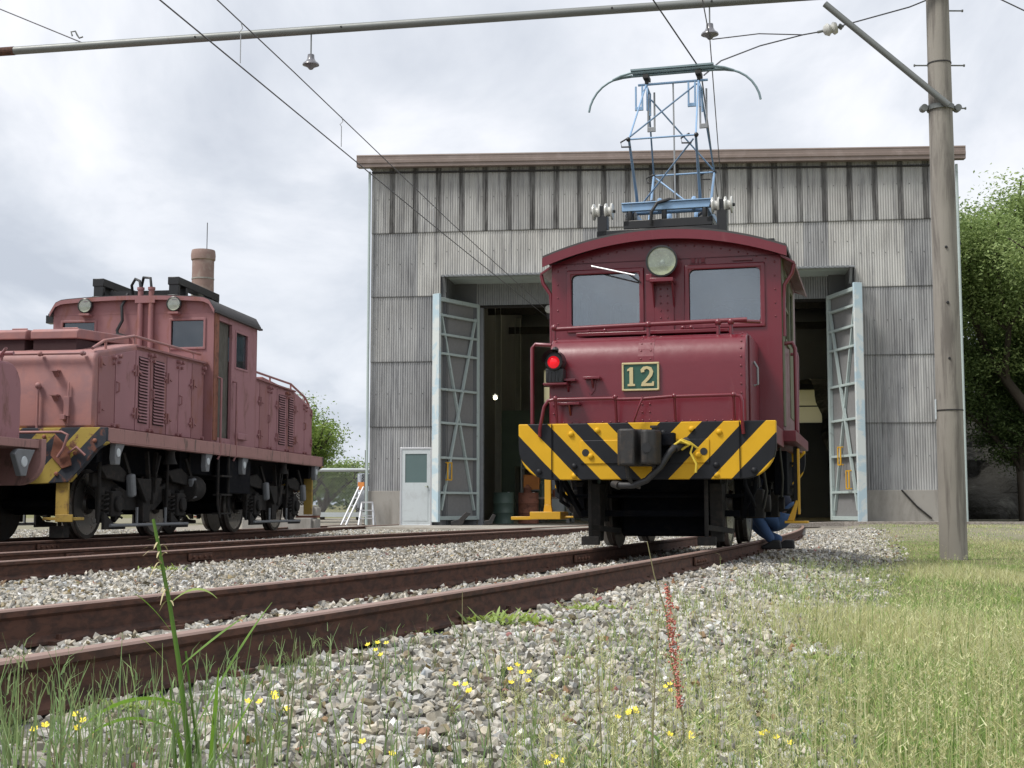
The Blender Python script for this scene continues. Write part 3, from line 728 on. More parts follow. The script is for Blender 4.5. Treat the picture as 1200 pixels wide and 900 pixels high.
for c_ in l2.children: c_.scale = (1, -1, 1)
# pedestrian door
pd = empty('side_door', (.84, -.1, .09)); pd.parent = shed
b = B(); b.ring(.04, .79, .04, 1.98, .045, -.03, .07); b.build('frame', 'alu', pd, bevel=.005)
b = B(); b.wall(.04, .79, .04, 1.98, -.015, .03, [(.13, .70, 1.12, 1.86)]); b.box(.10, .73, -.022, -.016, .14, 1.0); b.build('leaf', 'door_white', pd)
b = B(); b.box(.13, .70, .0, .012, 1.12, 1.86); b.build('pane', 'frosted', pd)
b = B(); b.cyl((.72, -.02, 1.02), (.72, -.07, 1.02), .022); b.tube([(.72, -.07, 1.02), (.66, -.07, 1.02)], .012); b.build('knob', 'chrome', pd)
b = B(); b.cyl((-.04, -.12, .0), (-.04, -.12, 9.4), .035); b.cyl((W + .06, -.08, 0), (W + .06, -.08, 9.1), .035); b.build('downpipe', 'door_frame_grey', shed)
b = B(); b.tube([(13.4, -.08, 1.0), (13.75, -.09, .6), (14.1, -.09, .3)], .02); b.build('drain_pipe', 'iron_dark', shed)
# apron and kerb in front of the shed
b = B(); q = [shed_pt(-1.2, .1), shed_pt(W + .5, .1), shed_pt(W + .5, -1.0), shed_pt(10.4, -1.1), shed_pt(9.6, -3.5), shed_pt(4.4, -6.4), shed_pt(2.2, -4.6), shed_pt(-1.2, -2.2)]
b.prism([(p.x, p.y) for p in q], 'z', -.1, .118); o_ = b.build('apron', 'apron', None); tag(o_, kind='structure')
b = B(); p0 = shed_pt(10.0, -1.6); p1 = shed_pt(11.9, -.75); p2 = shed_pt(17.2, -.9)
b.bar((p0.x, p0.y, .13), (p1.x, p1.y, .17), .16, .12); b.bar((p1.x + .02, p1.y, .17), (p2.x, p2.y, .17), .16, .12)
tag(b.build('kerb', 'timber_old', None, bevel=.01), 'long low timber kerb along the ground at the right foot of the shed', 'kerb')
# lamp and clutter inside the shed
def at(u, v, z): return shed_pt(u, v, z)
t_ = empty('wall_lamp', at(1.85, 9.8, 4.25), SHED_A, label='small lit lamp shining in the dark behind the left door', cat='lamp')
b = B(); b.cyl((0, .2, 0), (0, 0, 0), .03); b.lathe([(.03, .06), (.09, .0), (.10, -.01)], (0, -.02, .02), (0, 0, 1)); b.build('shade', 'machine_grey', t_)
b = B(); b.ball((0, -.02, -.05), .065, 16); b.build('bulb', 'lamp_glow', t_, smooth=60)
pl = bpy.data.lights.new('lamp_light', 'POINT'); pl.energy = 40; pl.color = (1, .95, .8); pl.shadow_soft_size = .1
plo = bpy.data.objects.new('lamp_light', pl); COL.objects.link(plo); plo.parent = t_; plo.location = (0, -.3, -.1)
def cabinet(u, v, w, d, h, mat, label):
    t_ = empty('cabinet', at(u, v, .12), SHED_A, label=label, cat='cabinet', group='cabinets inside the shed')
    b = B(); b.box(0, w, 0, d, 0, h); b.build('body', mat, t_, bevel=.01)
    for i in range(2):
        b = B(); b.box(.03 + i * w / 2, w / 2 - .03 + i * w / 2, -.02, -.002, .08, h - .05); dd = b.build('door', mat, t_, bevel=.005)
        q = B(); q.box(w / 2 - .07 + (i * .1), w / 2 - .05 + i * .1, -.05, -.02, h * .5, h * .6); q.build('handle', 'alu', dd)
cabinet(3.0, 12, 1.1, .5, 1.9, 'machine_green', 'tall dull green cabinet in the dark left part of the shed')
cabinet(4.3, 14, .8, .5, 1.3, 'machine_grey', 'low grey cabinet in the dark left part of the shed')
t_ = empty('workbench', at(3.1, 6.5, .12), SHED_A, label='cluttered workbench just inside the left shed door', cat='workbench')
b = B(); b.box(0, 1.5, 0, .6, .72, .78); b.build('top', 'timber_old', t_)
for x_ in (.05, 1.4):
    for y_ in (.05, .5): b = B(); b.box(x_, x_ + .06, y_, y_ + .06, 0, .72); b.build('leg', 'machine_grey', t_)
for (x_, y_, r_, h__) in [(3.3, 6.7, .12, .28), (3.75, 6.8, .09, .4), (4.2, 6.75, .14, .2)]:
    b = B(); b.lathe([(r_, 0), (r_, h__), (r_ * .5, h__ + .05), (r_ * .3, h__ + .1)], (0, 0, 0)); o_ = b.build('oil_can', random.choice(['machine_grey', 'machine_green', 'rust_orange']), None, smooth=30)
    o_.location = at(x_, y_, .9); tag(o_, {3.3: 'leftmost can on the workbench inside the shed door', 3.75: 'tallest can on the workbench inside the shed door', 4.2: 'widest low can on the workbench inside the shed door'}[x_], 'can', 'oil cans on the workbench')

def drum(u, v, mat, label, h=.88, r_=.29):
    t_ = empty('oil_drum', at(u, v, .12), 0, label=label, cat='drum', group='drums inside the shed')
    b = B(); b.lathe([(r_, 0), (r_ + .012, .01), (r_, .03), (r_, h * .33), (r_ + .012, h * .35), (r_, h * .37), (r_, h * .64), (r_ + .012, h * .66), (r_, h * .68), (r_, h - .02), (r_ + .012, h), (r_ - .01, h - .012)], (0, 0, 0), n=24); b.build('barrel', mat, t_, smooth=40)
    b = B(); b.cyl((r_ * .5, 0, h - .01), (r_ * .5, 0, h + .015), .03); b.build('bung', 'alu', t_)
drum(3.0, 3.6, 'machine_green', 'dull green drum just behind the left door leaf')
drum(3.65, 4.1, 'rust_orange', 'rusty drum next to the green one inside the left doorway')
drum(3.35, 9.5, 'machine_grey', 'grey drum deeper in the dark left part of the shed')
t_ = empty('storage_rack', at(2.9, 8.2, .12), SHED_A, label='tall steel storage rack with boxes in the dark left part of the shed', cat='rack')
for x_ in (0, 1.6):
    for y_ in (0, .5): b = B(); b.box(x_, x_ + .05, y_, y_ + .05, 0, 2.6); b.build('upright', 'machine_grey', t_)
for z in (.3, 1.0, 1.7, 2.4): b = B(); b.box(.05, 1.6, 0, .55, z, z + .03); b.build('shelf', 'machine_grey', t_)
rr = random.Random(5)
BL = ['lowest left box on the steel rack in the shed', 'lowest right box on the steel rack in the shed', 'left box on the middle shelf of the rack in the shed', 'right box on the middle shelf of the rack in the shed', 'left box on the third shelf of the rack in the shed', 'right box on the third shelf of the rack in the shed']
for i in range(6):
    b = B(); w_, h_b = rr.uniform(.35, .55), rr.uniform(.25, .45); b.box(0, w_, 0, .4, 0, h_b); b.box(-.01, w_ + .01, -.01, .41, h_b, h_b + .03)
    p = at(2.98 + .78 * (i % 2), 8.24, .12 + (.33, 1.03, 1.73)[i // 2]); o_ = b.build('storage_box', ['machine_green', 'white_tag', 'cone_orange', 'van_grey'][i % 4], None, bevel=.01, loc=p); o_.rotation_euler = (0, 0, SHED_A); tag(o_, BL[i], 'box', 'boxes on the rack inside the shed')
# ------------------------------------------------------------------ shared rolling-stock pieces (local frame: x across, y away along the track, z up from rail top)
def wheelset(root, y, r=.43, mat='wheel_steel', thick=.13):
    ax = B(); ax.cyl((-.75, y, r), (.75, y, r), .07, n=16); ax.build('axle', 'under_black', root, smooth=40)
    for s_ in (-1, 1):
        b = B(); x0 = s_ * .50; d = s_
        prof = [(r + .028, 0), (r + .028, .028), (r + .003, .042), (r, thick), (r - .05, thick), (r - .055, thick - .03), (.16, thick - .055), (.12, thick + .03), (.0001, thick + .03)]
        b.lathe([(.001, 0)] + prof, (x0, y, r), (d, 0, 0), 40)
        w = b.build('wheel', mat, root, smooth=35)
        q = B(); q.lathe([(r + .0015, .046), (r + .0015, thick - .004)], (x0, y, r), (d, 0, 0), 40); q.build('tyre', 'tyre_tread', w, smooth=35)
def axlebox(root, s_, y, r=.43, x=.86, mat='under_grey'):
    b = B(); b.box(s_ * x - .11, s_ * x + .11, y - .13, y + .13, r - .15, r + .14); b.cyl((s_ * (x + .1), y, r), (s_ * (x + .17), y, r), .09, n=14)
    b.build('axle_box', mat, root, bevel=.012)
    b = B()
    for i in range(5): b.box(s_ * x - .05, s_ * x + .05, y - .40 + i * .055, y + .40 - i * .055, r + .17 + i * .024, r + .190 + i * .024)
    b.box(s_ * x - .06, s_ * x + .06, y - .05, y + .05, r + .15, r + .33)
    b.build('leaf_spring', mat, root)
def coupler(root, y, s_=-1, z=.915, mat='iron_dark'):
    """knuckle coupler standing out along -y (s_=-1) or +y"""
    c = empty('coupler', (0, y, z)); c.parent = root
    if s_ > 0: c.rotation_euler = (0, 0, pi)
    b = B(); b.box(-.08, .08, -.12, .3, -.09, .09); b.build('shank', mat, c, bevel=.01)
    b = B(); b.prism([(-.185, -.10), (-.19, -.32), (-.16, -.42), (-.02, -.42), (.0, -.30), (.04, -.28), (.05, -.12), (.17, -.10), (.17, -.04), (-.185, -.04)], 'z', -.155, .175); b.build('head', mat, c, bevel=.02, seg=3)
    b = B(); b.prism([(.045, -.14), (.055, -.30), (.03, -.40), (.085, -.43), (.165, -.38), (.195, -.26), (.18, -.12)], 'z', -.145, .165); b.build('knuckle', mat, c, bevel=.022, seg=3)
    b = B(); b.cyl((.13, -.2, -.20), (.13, -.2, .20), .028); b.cyl((.13, -.2, .19), (.13, -.2, .21), .042); b.build('pin', mat, c)
    b = B(); b.lathe([(.044, 0), (.044, .012)], (.09, -.42, .0), (0, -1, 0), 14); b.build('pin_hole', 'lamp_black', c)
    b = B(); b.box(-.21, .24, -.05, -.0, -.12, .16); b.box(.18, .30, -.13, -.02, .03, .15); b.build('striker', 'under_black', c, bevel=.01)
    b = B(); b.tube([(-.11, -.28, -.16), (-.1, -.28, -.26), (-.06, -.24, -.33), (.0, -.22, -.35)], .018); b.build('lift_chain', mat, c)
    return c
def louvre(b, x, y0, y1, z0, z1, n, s_=1, d=.03):
    for i in range(n):
        z = z0 + (z1 - z0) * (i + .5) / n; h = (z1 - z0) / n
        b.add([(x, y0, z + h * .35), (x, y1, z + h * .35), (x + s_ * d, y1, z - h * .28), (x + s_ * d, y0, z - h * .28), (x + s_ * (d - .006), y0, z - h * .34), (x + s_ * (d - .006), y1, z - h * .34)], [(0, 1, 2, 3), (3, 2, 5, 4)])

# ================================================================== locomotive 12
L12 = empty('electric_locomotive', (1.22, 12.6, .14), -atan(.27), label='glossy dark red electric locomotive with a green number plate reading 12 and raised blue pantograph', cat='locomotive')
CY = 2.45; LEN = 4.9
# buffer beams
def beam12(y0, y1, parent, name='buffer_beam'):
    pts = [(-1.2, 1.17), (-1.2, .95)] + [(-1.2 + .31 * (1 - cos(R(a))), .95 - .307 * sin(R(a))) for a in range(10, 91, 10)]
    poly = pts + [(-x, z) for x, z in reversed(pts)]
    b = B(); b.prism(poly, 'y', y0, y1)
    o_ = b.build(name, 'beam_stripes', parent, bevel=.008, seg=2)
    q = B(); ys = y0 - .012 if y0 < 1 else y1 + .012; yf = y0 if y0 < 1 else y1; lo, hi = min(ys, yf), max(ys, yf)
    q.box(-.60, .60, lo, hi, .79, 1.01); q.build('reinforcing_plate', 'beam_stripes', parent, bevel=.006)
    r_ = B(); dr = (0, -1 if y0 < 1 else 1, 0)
    P = []
    for sx in (-1, 1):
        for (x, z) in [(.69, 1.07), (.44, 1.10), (.18, 1.07), (.66, .90 - .13), (.66, .68), (.18, .85), (.50, .86), (1.0, .72)]: P.append((sx * x, (ys if abs(x) < .6 and .79 < z < 1.01 else yf), z))
    rvt(r_, P, .032, dr); r_.build('bolt_heads', 'beam_stripes', parent, smooth=50)
    h = B()
    for sx in (-1, 1): h.lathe([(.034, 0), (.034, .004)], (sx * .60 - sx * .05, ys, .895), dr, 16)
    h.build('tow_hole', 'lamp_black', parent)
    l = B()
    for sx in (-1, 1): l.box(sx * .875 - .004, sx * .875 + .004, lo if y0 < 1 else yf, lo + .006 if y0 < 1 else yf + .004, .66, 1.165)
    l.build('seam', 'under_black', parent)
beam12(0, .10, L12); beam12(LEN - .1, LEN, L12)
# frame deck and side sills
b = B(); b.box(-1.17, 1.17, .10, LEN - .1, 1.06, 1.155); b.build('deck', 'red_paint_worn', L12, bevel=.006)
for s_ in (-1, 1):
    b = B(); b.box(s_ * 1.17 - .004 + (0 if s_ > 0 else -.0), s_ * 1.17 + .012, .11, 1.28, .98, 1.15) if s_ > 0 else b.box(-1.182, -1.166, .11, 1.28, .98, 1.15)
    a = (1.174, 1.30) if s_ > 0 else (-1.30, -1.174)
    b.box(a[0], a[1], 1.30, 3.62, 1.04, 1.15)
    b.build('side_sill', 'red_paint_worn', L12, bevel=.006)
b = B(); b.box(-.45, .45, .15, LEN - .15, .72, 1.058); b.box(-.95, .95, .15, .9, .74, 1.057); b.build('main_frame', 'under_black', L12)
# hoods (front and rear)
def hood12(flip):
    tr = (lambda y: y) if not flip else (lambda y: LEN - y)
    g = empty('hood', (0, 0, 0)); g.parent = L12
    p = [(.12, 1.157)] + [(.12, 1.72)] + [(.12 + .26 * (1 - cos(R(a))), 1.72 + .30 * sin(R(a))) for a in range(15, 91, 15)] + [(1.32, 2.045), (1.32, 1.157)]
    b = B(); b.prism([(tr(y), z) for y, z in p], 'x', -.93, .93); b.build('casing', 'red_paint', g, bevel=.012, seg=3)
    for s_ in (-1, 1):
        b = B(); b.box(min(s_ * .932, s_ * .948), max(s_ * .932, s_ * .948), min(tr(.38), tr(1.31)), max(tr(.38), tr(1.31)), 1.17, 2.0); b.build('side_panel', 'red_paint', g, bevel=.004)
        b = B(); b.tube([(s_ * .95, tr(.7), 1.55), (s_ * .985, tr(.7), 1.56), (s_ * .985, tr(.7), 1.72), (s_ * .95, tr(.7), 1.78)], .012); b.build('handle', 'zinc_grey', g)
    b = B(); dr = (0, 1 if flip else -1, 0); yf = tr(.12)
    rvt(b, [(-.86 + .075 * i, yf, 1.185) for i in range(24)], .011, dr)
    for s_ in (-1, 1): rvt(b, [(s_ * .885, yf, 1.27 + .083 * i) for i in range(6)], .011, dr)
    rvt(b, [(x, yf, z) for x in (-.035, .035) for z in lin(1.2, 1.42, 4)], .011, dr)
    for i, a in enumerate(range(10, 80, 16)):
        for x in (-.045, .045, .885, -.885): rvt(b, [(x, tr(.12 + .262 * (1 - cos(R(a)))), 1.72 + .302 * sin(R(a)))], .011, (0, dr[1] * cos(R(a)), sin(R(a))))
    b.build('rivets', 'red_paint', g, smooth=50)
    b = B(); pl_ = [(tr(.117 + .262 * (1 - cos(R(a)))), 1.72 + .304 * sin(R(a))) for a in range(0, 91, 15)] + [(tr(.124 + .255 * (1 - cos(R(a)))), 1.72 + .296 * sin(R(a))) for a in range(90, -1, -15)]
    b.prism(pl_, 'x', -.075, .075); b.build('centre_strap', 'red_paint', g)
    # hatch strip on the hood top and its hand rail
    b = B(); b.box(-.74, .74, min(tr(.46), tr(1.2)), max(tr(.46), tr(1.2)), 2.05, 2.085); b.build('hatch', 'red_paint', g, bevel=.006)
    b = B()
    for x in (-.62, -.46, .38, .30): b.ball((x, tr(.5), 2.105), .022)
    b.build('hatch_bolts', 'red_paint', g, smooth=60)
    b = B(); b.tube([(-.93, tr(.30), 2.105), (-.1, tr(.30), 2.12), (.93, tr(.30), 2.135)], .022)
    for x in (-.92, .0, .66, .78): b.cyl((x, tr(.30), 1.98), (x, tr(.30), 2.12), .018); b.ball((x, tr(.30), 2.12), .036)
    b.tube([(.78, tr(.3), 2.13), (1.02, tr(.6), 2.15)], .018)
    b.build('top_rail', 'red_paint', g, smooth=50)
    return g
hood12(False); hood12(True)
# brackets on the hood front
b = B(); b.prism([(-.05, .0), (.05, .0), (.035, -.1), (.0, -.14), (-.035, -.1)], 'y', .105, .118); b.build('lamp_bracket_plate', 'red_paint', L12, loc=(-.52, 0, 1.585))
for (x, z, w) in [(-.74, 1.585, .17), (-.50, 1.60, .16), (-.72, 1.36, .21)]:
    b = B(); b.box(x - w / 2, x + w / 2, .02, .118, z - .012, z + .012); b.prism([(.118, z - .012), (.04, z - .012), (.118, z - .11)], 'x', x - .01, x + .01); b.build('step_bracket', 'red_paint', L12, bevel=.004)
# front hand rail standing on the beam
b = B()
b.tube([(-.99, -.01, 1.05), (-.985, -.03, 1.12), (-.94, -.04, 1.33), (-.90, -.045, 1.385), (-.84, -.045, 1.395), (-.30, -.045, 1.395), (-.22, -.045, 1.385), (.0, -.045, 1.385), (.25, -.045, 1.40), (.84, -.045, 1.405), (.89, -.045, 1.39), (.905, -.045, 1.34), (.905, -.03, 1.14), (.91, -.012, 1.05)], .016)
for x in (-.83, -.26, .29, .83): b.cyl((x, .03, 1.16), (x, -.045, 1.40), .013); b.ball((x, -.045, 1.405), .026)
b.tube([(.0, -.05, 1.40), (-.04, -.07, 1.3), (-.09, -.05, 1.17)], .012)
b.build('hand_rail', 'red_paint', L12, smooth=50)
# vertical grab rails beside the hood
for s_ in (-1, 1):
    b = B(); b.tube([(-.93, .22, 1.94), (-1.09, .22, 1.955), (-1.12, .22, 1.92), (-1.12, .22, 1.16)] if s_ < 0 else [(1.18, 1.5, 2.04), (1.27, 1.5, 2.05), (1.295, 1.5, 1.99), (1.295, 1.5, 1.16)], .020); b.build('grab_rail', 'red_paint', L12, smooth=50)
    b = B(); b.tube([(s_ * 1.2, 2.3, 2.02), (s_ * 1.27, 2.3, 2.02), (s_ * 1.27, 2.3, 1.98), (s_ * 1.26, 2.3, 1.16)], .018); b.build('grab_rail', 'red_paint', L12, smooth=50)
# number plate
npx = empty('number_plate', (-.045, .112, 1.605)); npx.parent = L12
b = B(); b.ring(-.158, .158, -.115, .115, .018, -.024, 0); b.build('rim', 'gold', npx, bevel=.004)
b = B(); b.box(-.158, .158, -.012, 0, -.115, .115); b.build('field', 'plate_green', npx)
b = B()
b.prism([(-.052, -.088), (-.122, -.088), (-.122, -.070), (-.104, -.066), (-.104, .058), (-.126, .052), (-.126, .068), (-.098, .088), (-.070, .088), (-.070, -.066), (-.052, -.070)], 'y', -.022, -.012)
b.build('numeral_one', 'gold', npx)
cl_ = [(.022, .040, .018), (.018, .060, .020), (.034, .078, .017), (.062, .084, .014), (.092, .072, .018), (.104, .044, .019), (.096, .014, .018), (.070, -.020, .016), (.040, -.050, .015), (.018, -.070, .014)]
b = B(); Lp = []; Rp = []
for i, (x, z, w) in enumerate(cl_):
    a = Vector(cl_[max(i - 1, 0)][:2]); c = Vector(cl_[min(i + 1, len(cl_) - 1)][:2]); d = (c - a).normalized(); n_ = Vector((-d.y, d.x)); w *= .9
    Lp.append((x + n_.x * w, z + n_.y * w)); Rp.append((x - n_.x * w, z - n_.y * w))
vs = [(x, -.022, z) for x, z in Lp] + [(x, -.022, z) for x, z in Rp] + [(x, -.012, z) for x, z in Lp] + [(x, -.012, z) for x, z in Rp]; K = len(Lp)
fs = []
for i in range(K - 1): fs += [(i, i + 1, K + i + 1, K + i), (i, 2 * K + i, 2 * K + i + 1, i + 1), (K + i, K + i + 1, 3 * K + i + 1, 3 * K + i)]
b.add(vs, fs)
b.prism([(.004, -.090), (.126, -.090), (.128, -.048), (.112, -.048), (.106, -.064), (.03, -.064), (.010, -.066)], 'y', -.0225, -.012)
b.build('numeral_two', 'gold', npx)
b = B()
for sx in (-1, 1):
    for sz in (-1, 1): b.ball((sx * .167, -.026, sz * .124), .006, 6)
b.build('screws', 'gold', npx)
# red tail lamp
tl_ = empty('tail_lamp', (-.845, .10, 1.76)); tl_.parent = L12
b = B(); b.lathe([(.085, .12), (.092, .0), (.088, -.05), (.066, -.055)], (0, -.1, 0), (0, 1, 0), 20)
b.lathe([(.03, 0), (.035, .03), (.02, .05)], (0, -.08, .085), (0, 0, 1), 10); b.build('housing', 'lamp_black', tl_, smooth=40)
b = B(); b.add([(.10 * cos(R(a)), yy, .102 * sin(R(a))) for yy in (-.05, -.22) for a in range(-5, 186, 10)], [(i, i + 1, 20 + i + 1, 20 + i) for i in range(19)]); b.build('visor', 'lamp_black', tl_, smooth=60)
b = B(); b.lathe([(.062, -.0), (.05, .018), (.025, .03), (.001, .034)], (0, -.15, -.012), (0, -1, 0), 20); b.build('lens', 'red_lens', tl_, smooth=60)
b = B(); b.box(-.085, .085, -.12, .0, -.2, -.07)
for k in range(5): b.box(-.075 + k * .035, -.06 + k * .035, -.128, -.118, -.19, -.1)
b.build('lamp_foot', 'lamp_black', tl_, bevel=.006)
b = B(); b.box(-.11, .12, -.13, .015, -.225, -.205); b.build('lamp_shelf', 'red_paint_worn', tl_, bevel=.004)
# hose with rope-tied end
b = B(); b.tube([(.315, -.10, .935), (.30, -.14, .93), (.26, -.18, .88), (.18, -.22, .75), (.06, -.24, .63), (-.06, -.24, .585), (-.17, -.2, .585), (-.24, -.16, .60)], .030, 12); o_ = b.build('brake_hose', 'hose_black', L12, smooth=60)
b = B(); b.cyl((.40, -.02, .98), (.34, -.09, .95), .05, .036, 12); b.cyl((.345, -.085, .952), (.30, -.13, .92), .044, .04, 12); b.cyl((-.20, -.19, .585), (-.27, -.14, .60), .04, .03, 12); b.build('hose_coupling', 'iron_dark', o_, smooth=40)
b = B(); b.tube([(.33, -.13, .98), (.40, -.13, .97), (.46, -.09, .95), (.44, -.1, .88), (.49, -.09, .78), (.485, -.09, .70)], .011); b.tube([(.30, -.14, .95), (.36, -.16, .99), (.43, -.12, .95), (.36, -.1, .91)], .012); b.tube([(.36, -.14, 1.0), (.44, -.1, .97), (.5, -.05, .92)], .010); b.build('rope', 'rope_yellow', o_, smooth=60)
coupler(L12, -.0); coupler(L12, LEN, 1)
# ---- cab
cab = empty('cab', (0, 0, 0)); cab.parent = L12
CF, CB = 1.32, 3.56
def roofz(x, base=2.95, rise=.235, half=1.18): return base + rise * (1 - (x / half) ** 2)
winF = [(-.985, -.245, 2.235, 2.82), (.245, .985, 2.235, 2.82)]
for (y0, y1, nm) in [(CF, CF + .05, 'front_wall'), (CB - .05, CB, 'rear_wall')]:
    b = B(); b.wall(-1.18, 1.18, 1.16, 2.93, y0, y1, winF)
    xs = lin(-1.18, 1.18, 17); b.prism([(-1.18, 2.932)] + [(1.18, 2.932)] + [(x, roofz(x) - .03) for x in reversed(xs)], 'y', y0 - .0005, y1 + .0005)
    w_ = b.build(nm, 'red_paint', cab)
    yo = y0 if y0 < 2 else y1; d_ = -1 if y0 < 2 else 1
    for h in winF:
        f = B(); lo, hi = sorted((yo + d_ * .022, yo)); f.ring(h[0] + .012, h[1] - .012, h[2] + .012, h[3] - .012, .05, lo, hi); fo = f.build('window_frame', 'red_paint', w_, bevel=.012)
        for (cx, cz) in [(h[0], h[2]), (h[1], h[2]), (h[0], h[3]), (h[1], h[3])]:   # rounded corners
            sx = 1 if cx == h[0] else -1; sz = 1 if cz == h[2] else -1; ox, oz_ = cx + sx * .012, cz + sz * .012; r_ = .05
            p = [(ox, oz_)] + [(ox + sx * r_ - sx * r_ * cos(R(a)), oz_ + sz * r_ - sz * r_ * sin(R(a))) for a in range(0, 91, 15)]
            f = B(); f.prism(p, 'y', lo + .003, hi + .001); f.build('corner_gusset', 'red_paint', fo)
        g_ = B(); g_.box(h[0], h[1], (y0 + y1) / 2 - .003, (y0 + y1) / 2 + .003, h[2], h[3]); g_.build('pane', 'cab_glass', fo)
    rv = B(); dr = (0, d_, 0)
    rvt(rv, [(x, yo, roofz(x) - .115) for x in lin(-1.12, 1.12, 26)], .010, dr)
    rvt(rv, [(sx * 1.12, yo, z) for sx in (-1, 1) for z in lin(2.3, 2.85, 5)], .010, dr)
    rvt(rv, [(sx * .035, yo + d_ * .02, z) for sx in (-1, 1) for z in lin(2.25, 2.62, 6)], .010, dr)
    rv.build('rivets', 'red_paint', w_, smooth=50)
    f = B(); lo, hi = sorted((yo, yo + d_ * .018)); f.box(-.10, .10, lo, hi, 2.1, 2.72); f.build('centre_panel', 'red_paint', w_, bevel=.004)
for s_ in (-1, 1):
    lo, hi = sorted((s_ * 1.18, s_ * 1.135))
    b = B(); b.wall(CF + .051, CB - .051, 1.16, 2.93, lo, hi, [(1.62, 2.22, 2.1, 2.78), (2.45, 3.10, 1.35, 2.82)], 'x'); w_ = b.build('side_wall', 'red_paint', cab)
    lo2, hi2 = sorted((s_ * 1.17, s_ * 1.2))
    f = B(); f.ring(1.63, 2.21, 2.11, 2.77, .04, lo2, hi2, 'x'); f.wall(1.6, 2.22, 2.43, 2.46, *sorted((s_ * 1.16, s_ * 1.19)), [], 'x'); fo = f.build('side_window_frame', 'olive_wood', w_)
    g_ = B(); g_.box(min(s_ * 1.155, s_ * 1.16), max(s_ * 1.155, s_ * 1.16), 1.63, 2.21, 2.1, 2.78); g_.build('pane', 'cab_glass', fo)
    dd = B(); lo3, hi3 = sorted((s_ * 1.15, s_ * 1.188)); dd.wall(2.45, 3.10, 1.35, 2.82, lo3, hi3, [(2.53, 3.02, 2.15, 2.75)], 'x'); do = dd.build('cab_door', 'olive_wood', w_, bevel=.005)
    g_ = B(); g_.box(min(s_ * 1.165, s_ * 1.17), max(s_ * 1.165, s_ * 1.17), 2.53, 3.02, 2.15, 2.75); g_.build('pane', 'cab_glass', do)
    b = B(); b.box(min(s_ * 1.181, s_ * 1.19), max(s_ * 1.181, s_ * 1.19), CF + .02, 1.6, 1.2, 2.9); b.build('weathered_strip', 'olive_wood' if s_ > 0 else 'red_paint', w_)
    # awning over the side windows
    b = B(); b.add([(s_ * 1.18, 1.30, 2.93), (s_ * 1.32, 1.34, 2.85), (s_ * 1.32, 3.58, 2.85), (s_ * 1.18, 3.58, 2.93), (s_ * 1.18, 1.30, 2.90), (s_ * 1.315, 1.34, 2.825), (s_ * 1.315, 3.58, 2.825), (s_ * 1.18, 3.58, 2.90)],
                 [(0, 1, 2, 3), (7, 6, 5, 4), (0, 4, 5, 1), (1, 5, 6, 2), (2, 6, 7, 3), (3, 7, 4, 0)]); b.build('awning', 'red_paint', cab, bevel=.004)
    b = B(); b.tube([(s_ * 1.31, 1.36, 2.83), (s_ * 1.29, 1.36, 2.74), (s_ * 1.21, 1.36, 2.62), (s_ * 1.20, 1.36, 2.45), (s_ * 1.20, 1.36, 2.1)], .02); b.build('awning_bracket', 'red_paint', cab, smooth=60)
# roof
xs = lin(-1.25, 1.25, 21)
def rz12(x): return 2.955 + .235 * (1 - (x / 1.25) ** 2)
b = B(); b.prism([(x, rz12(x)) for x in xs] + [(x, rz12(x) + .045) for x in reversed(xs)], 'y', CF - .15, CB + .15); rf = b.build('roof', 'roof_dark', cab, smooth=40)
for y0, y1 in ((CF - .17, CF - .152), (CB + .152, CB + .17)):
    b = B(); b.prism([(x, rz12(x) - .075) for x in xs] + [(x, rz12(x) + .02) for x in reversed(xs)], 'y', y0, y1); b.build('roof_rim', 'red_paint', rf, smooth=30)
b = B()
for x in (-1.15, 1.08): b.box(x - .035, x + .035, CF + .1, CF + .2, rz12(x) + .03, rz12(x) + .1)
b.build('roof_cleat', 'lamp_black', rf)
b = B(); b.tube([(-.72, CF - .20, 2.86), (-.5, CF - .23, 2.80), (-.26, CF - .26, 2.735)], .009); b.build('wiper_arm', 'alu', cab)
b = B(); b.tube([(-.40, CF - .03, 2.82), (-.24, CF - .03, 2.7)], .008); b.build('wiper_blade', 'lamp_black', cab)
b = B(); b.box(.70, .90, CF - .03, CF - .001, 2.88, 2.90); b.build('wiper_motor', 'red_paint', cab)
b = B(); b.box(.28, .32, CF - .012, CF, 2.88, 2.93); b.box(.345, .36, CF - .012, CF, 2.88, 2.93); b.box(.38, .42, CF - .012, CF, 2.88, 2.93); b.box(.27, .43, CF - .008, CF - .001, 2.868, 2.875); b.build('builders_plate', 'red_paint_worn', cab)
# cab interior: control stand, floor, seat
b = B(); b.box(-1.13, 1.13, CF + .051, CB - .051, 1.16, 1.25); b.build('cab_floor', 'interior_dark', cab)
b = B(); b.box(-.95, -.45, CF + .1, CF + .55, 1.25, 2.2); b.cyl((-.7, CF + .3, 2.2), (-.7, CF + .3, 2.32), .10); b.build('control_stand', 'machine_grey', cab, bevel=.01)
b = B(); b.box(.4, .95, CF + .08, CF + .4, 1.25, 2.27); b.build('cab_box', 'machine_grey', cab, bevel=.01)
b = B(); b.box(-.33, -.27, CF + .25, CF + .3, 1.25, 2.52); b.build('cab_pipe', 'white_tag', cab)
for (x, y, r0, h0) in [(-.88, .3, .02, 2.62), (-.62, .7, .03, 2.56), (.45, 1.2, .1, 2.45), (.78, .5, .03, 2.42)]:
    b = B(); b.cyl((x, CF + y, 1.25), (x, CF + y, h0), r0, n=10); b.ball((x, CF + y, h0), r0 * 1.6, 8); b.build('gauge_stand', 'machine_grey', cab, smooth=50)
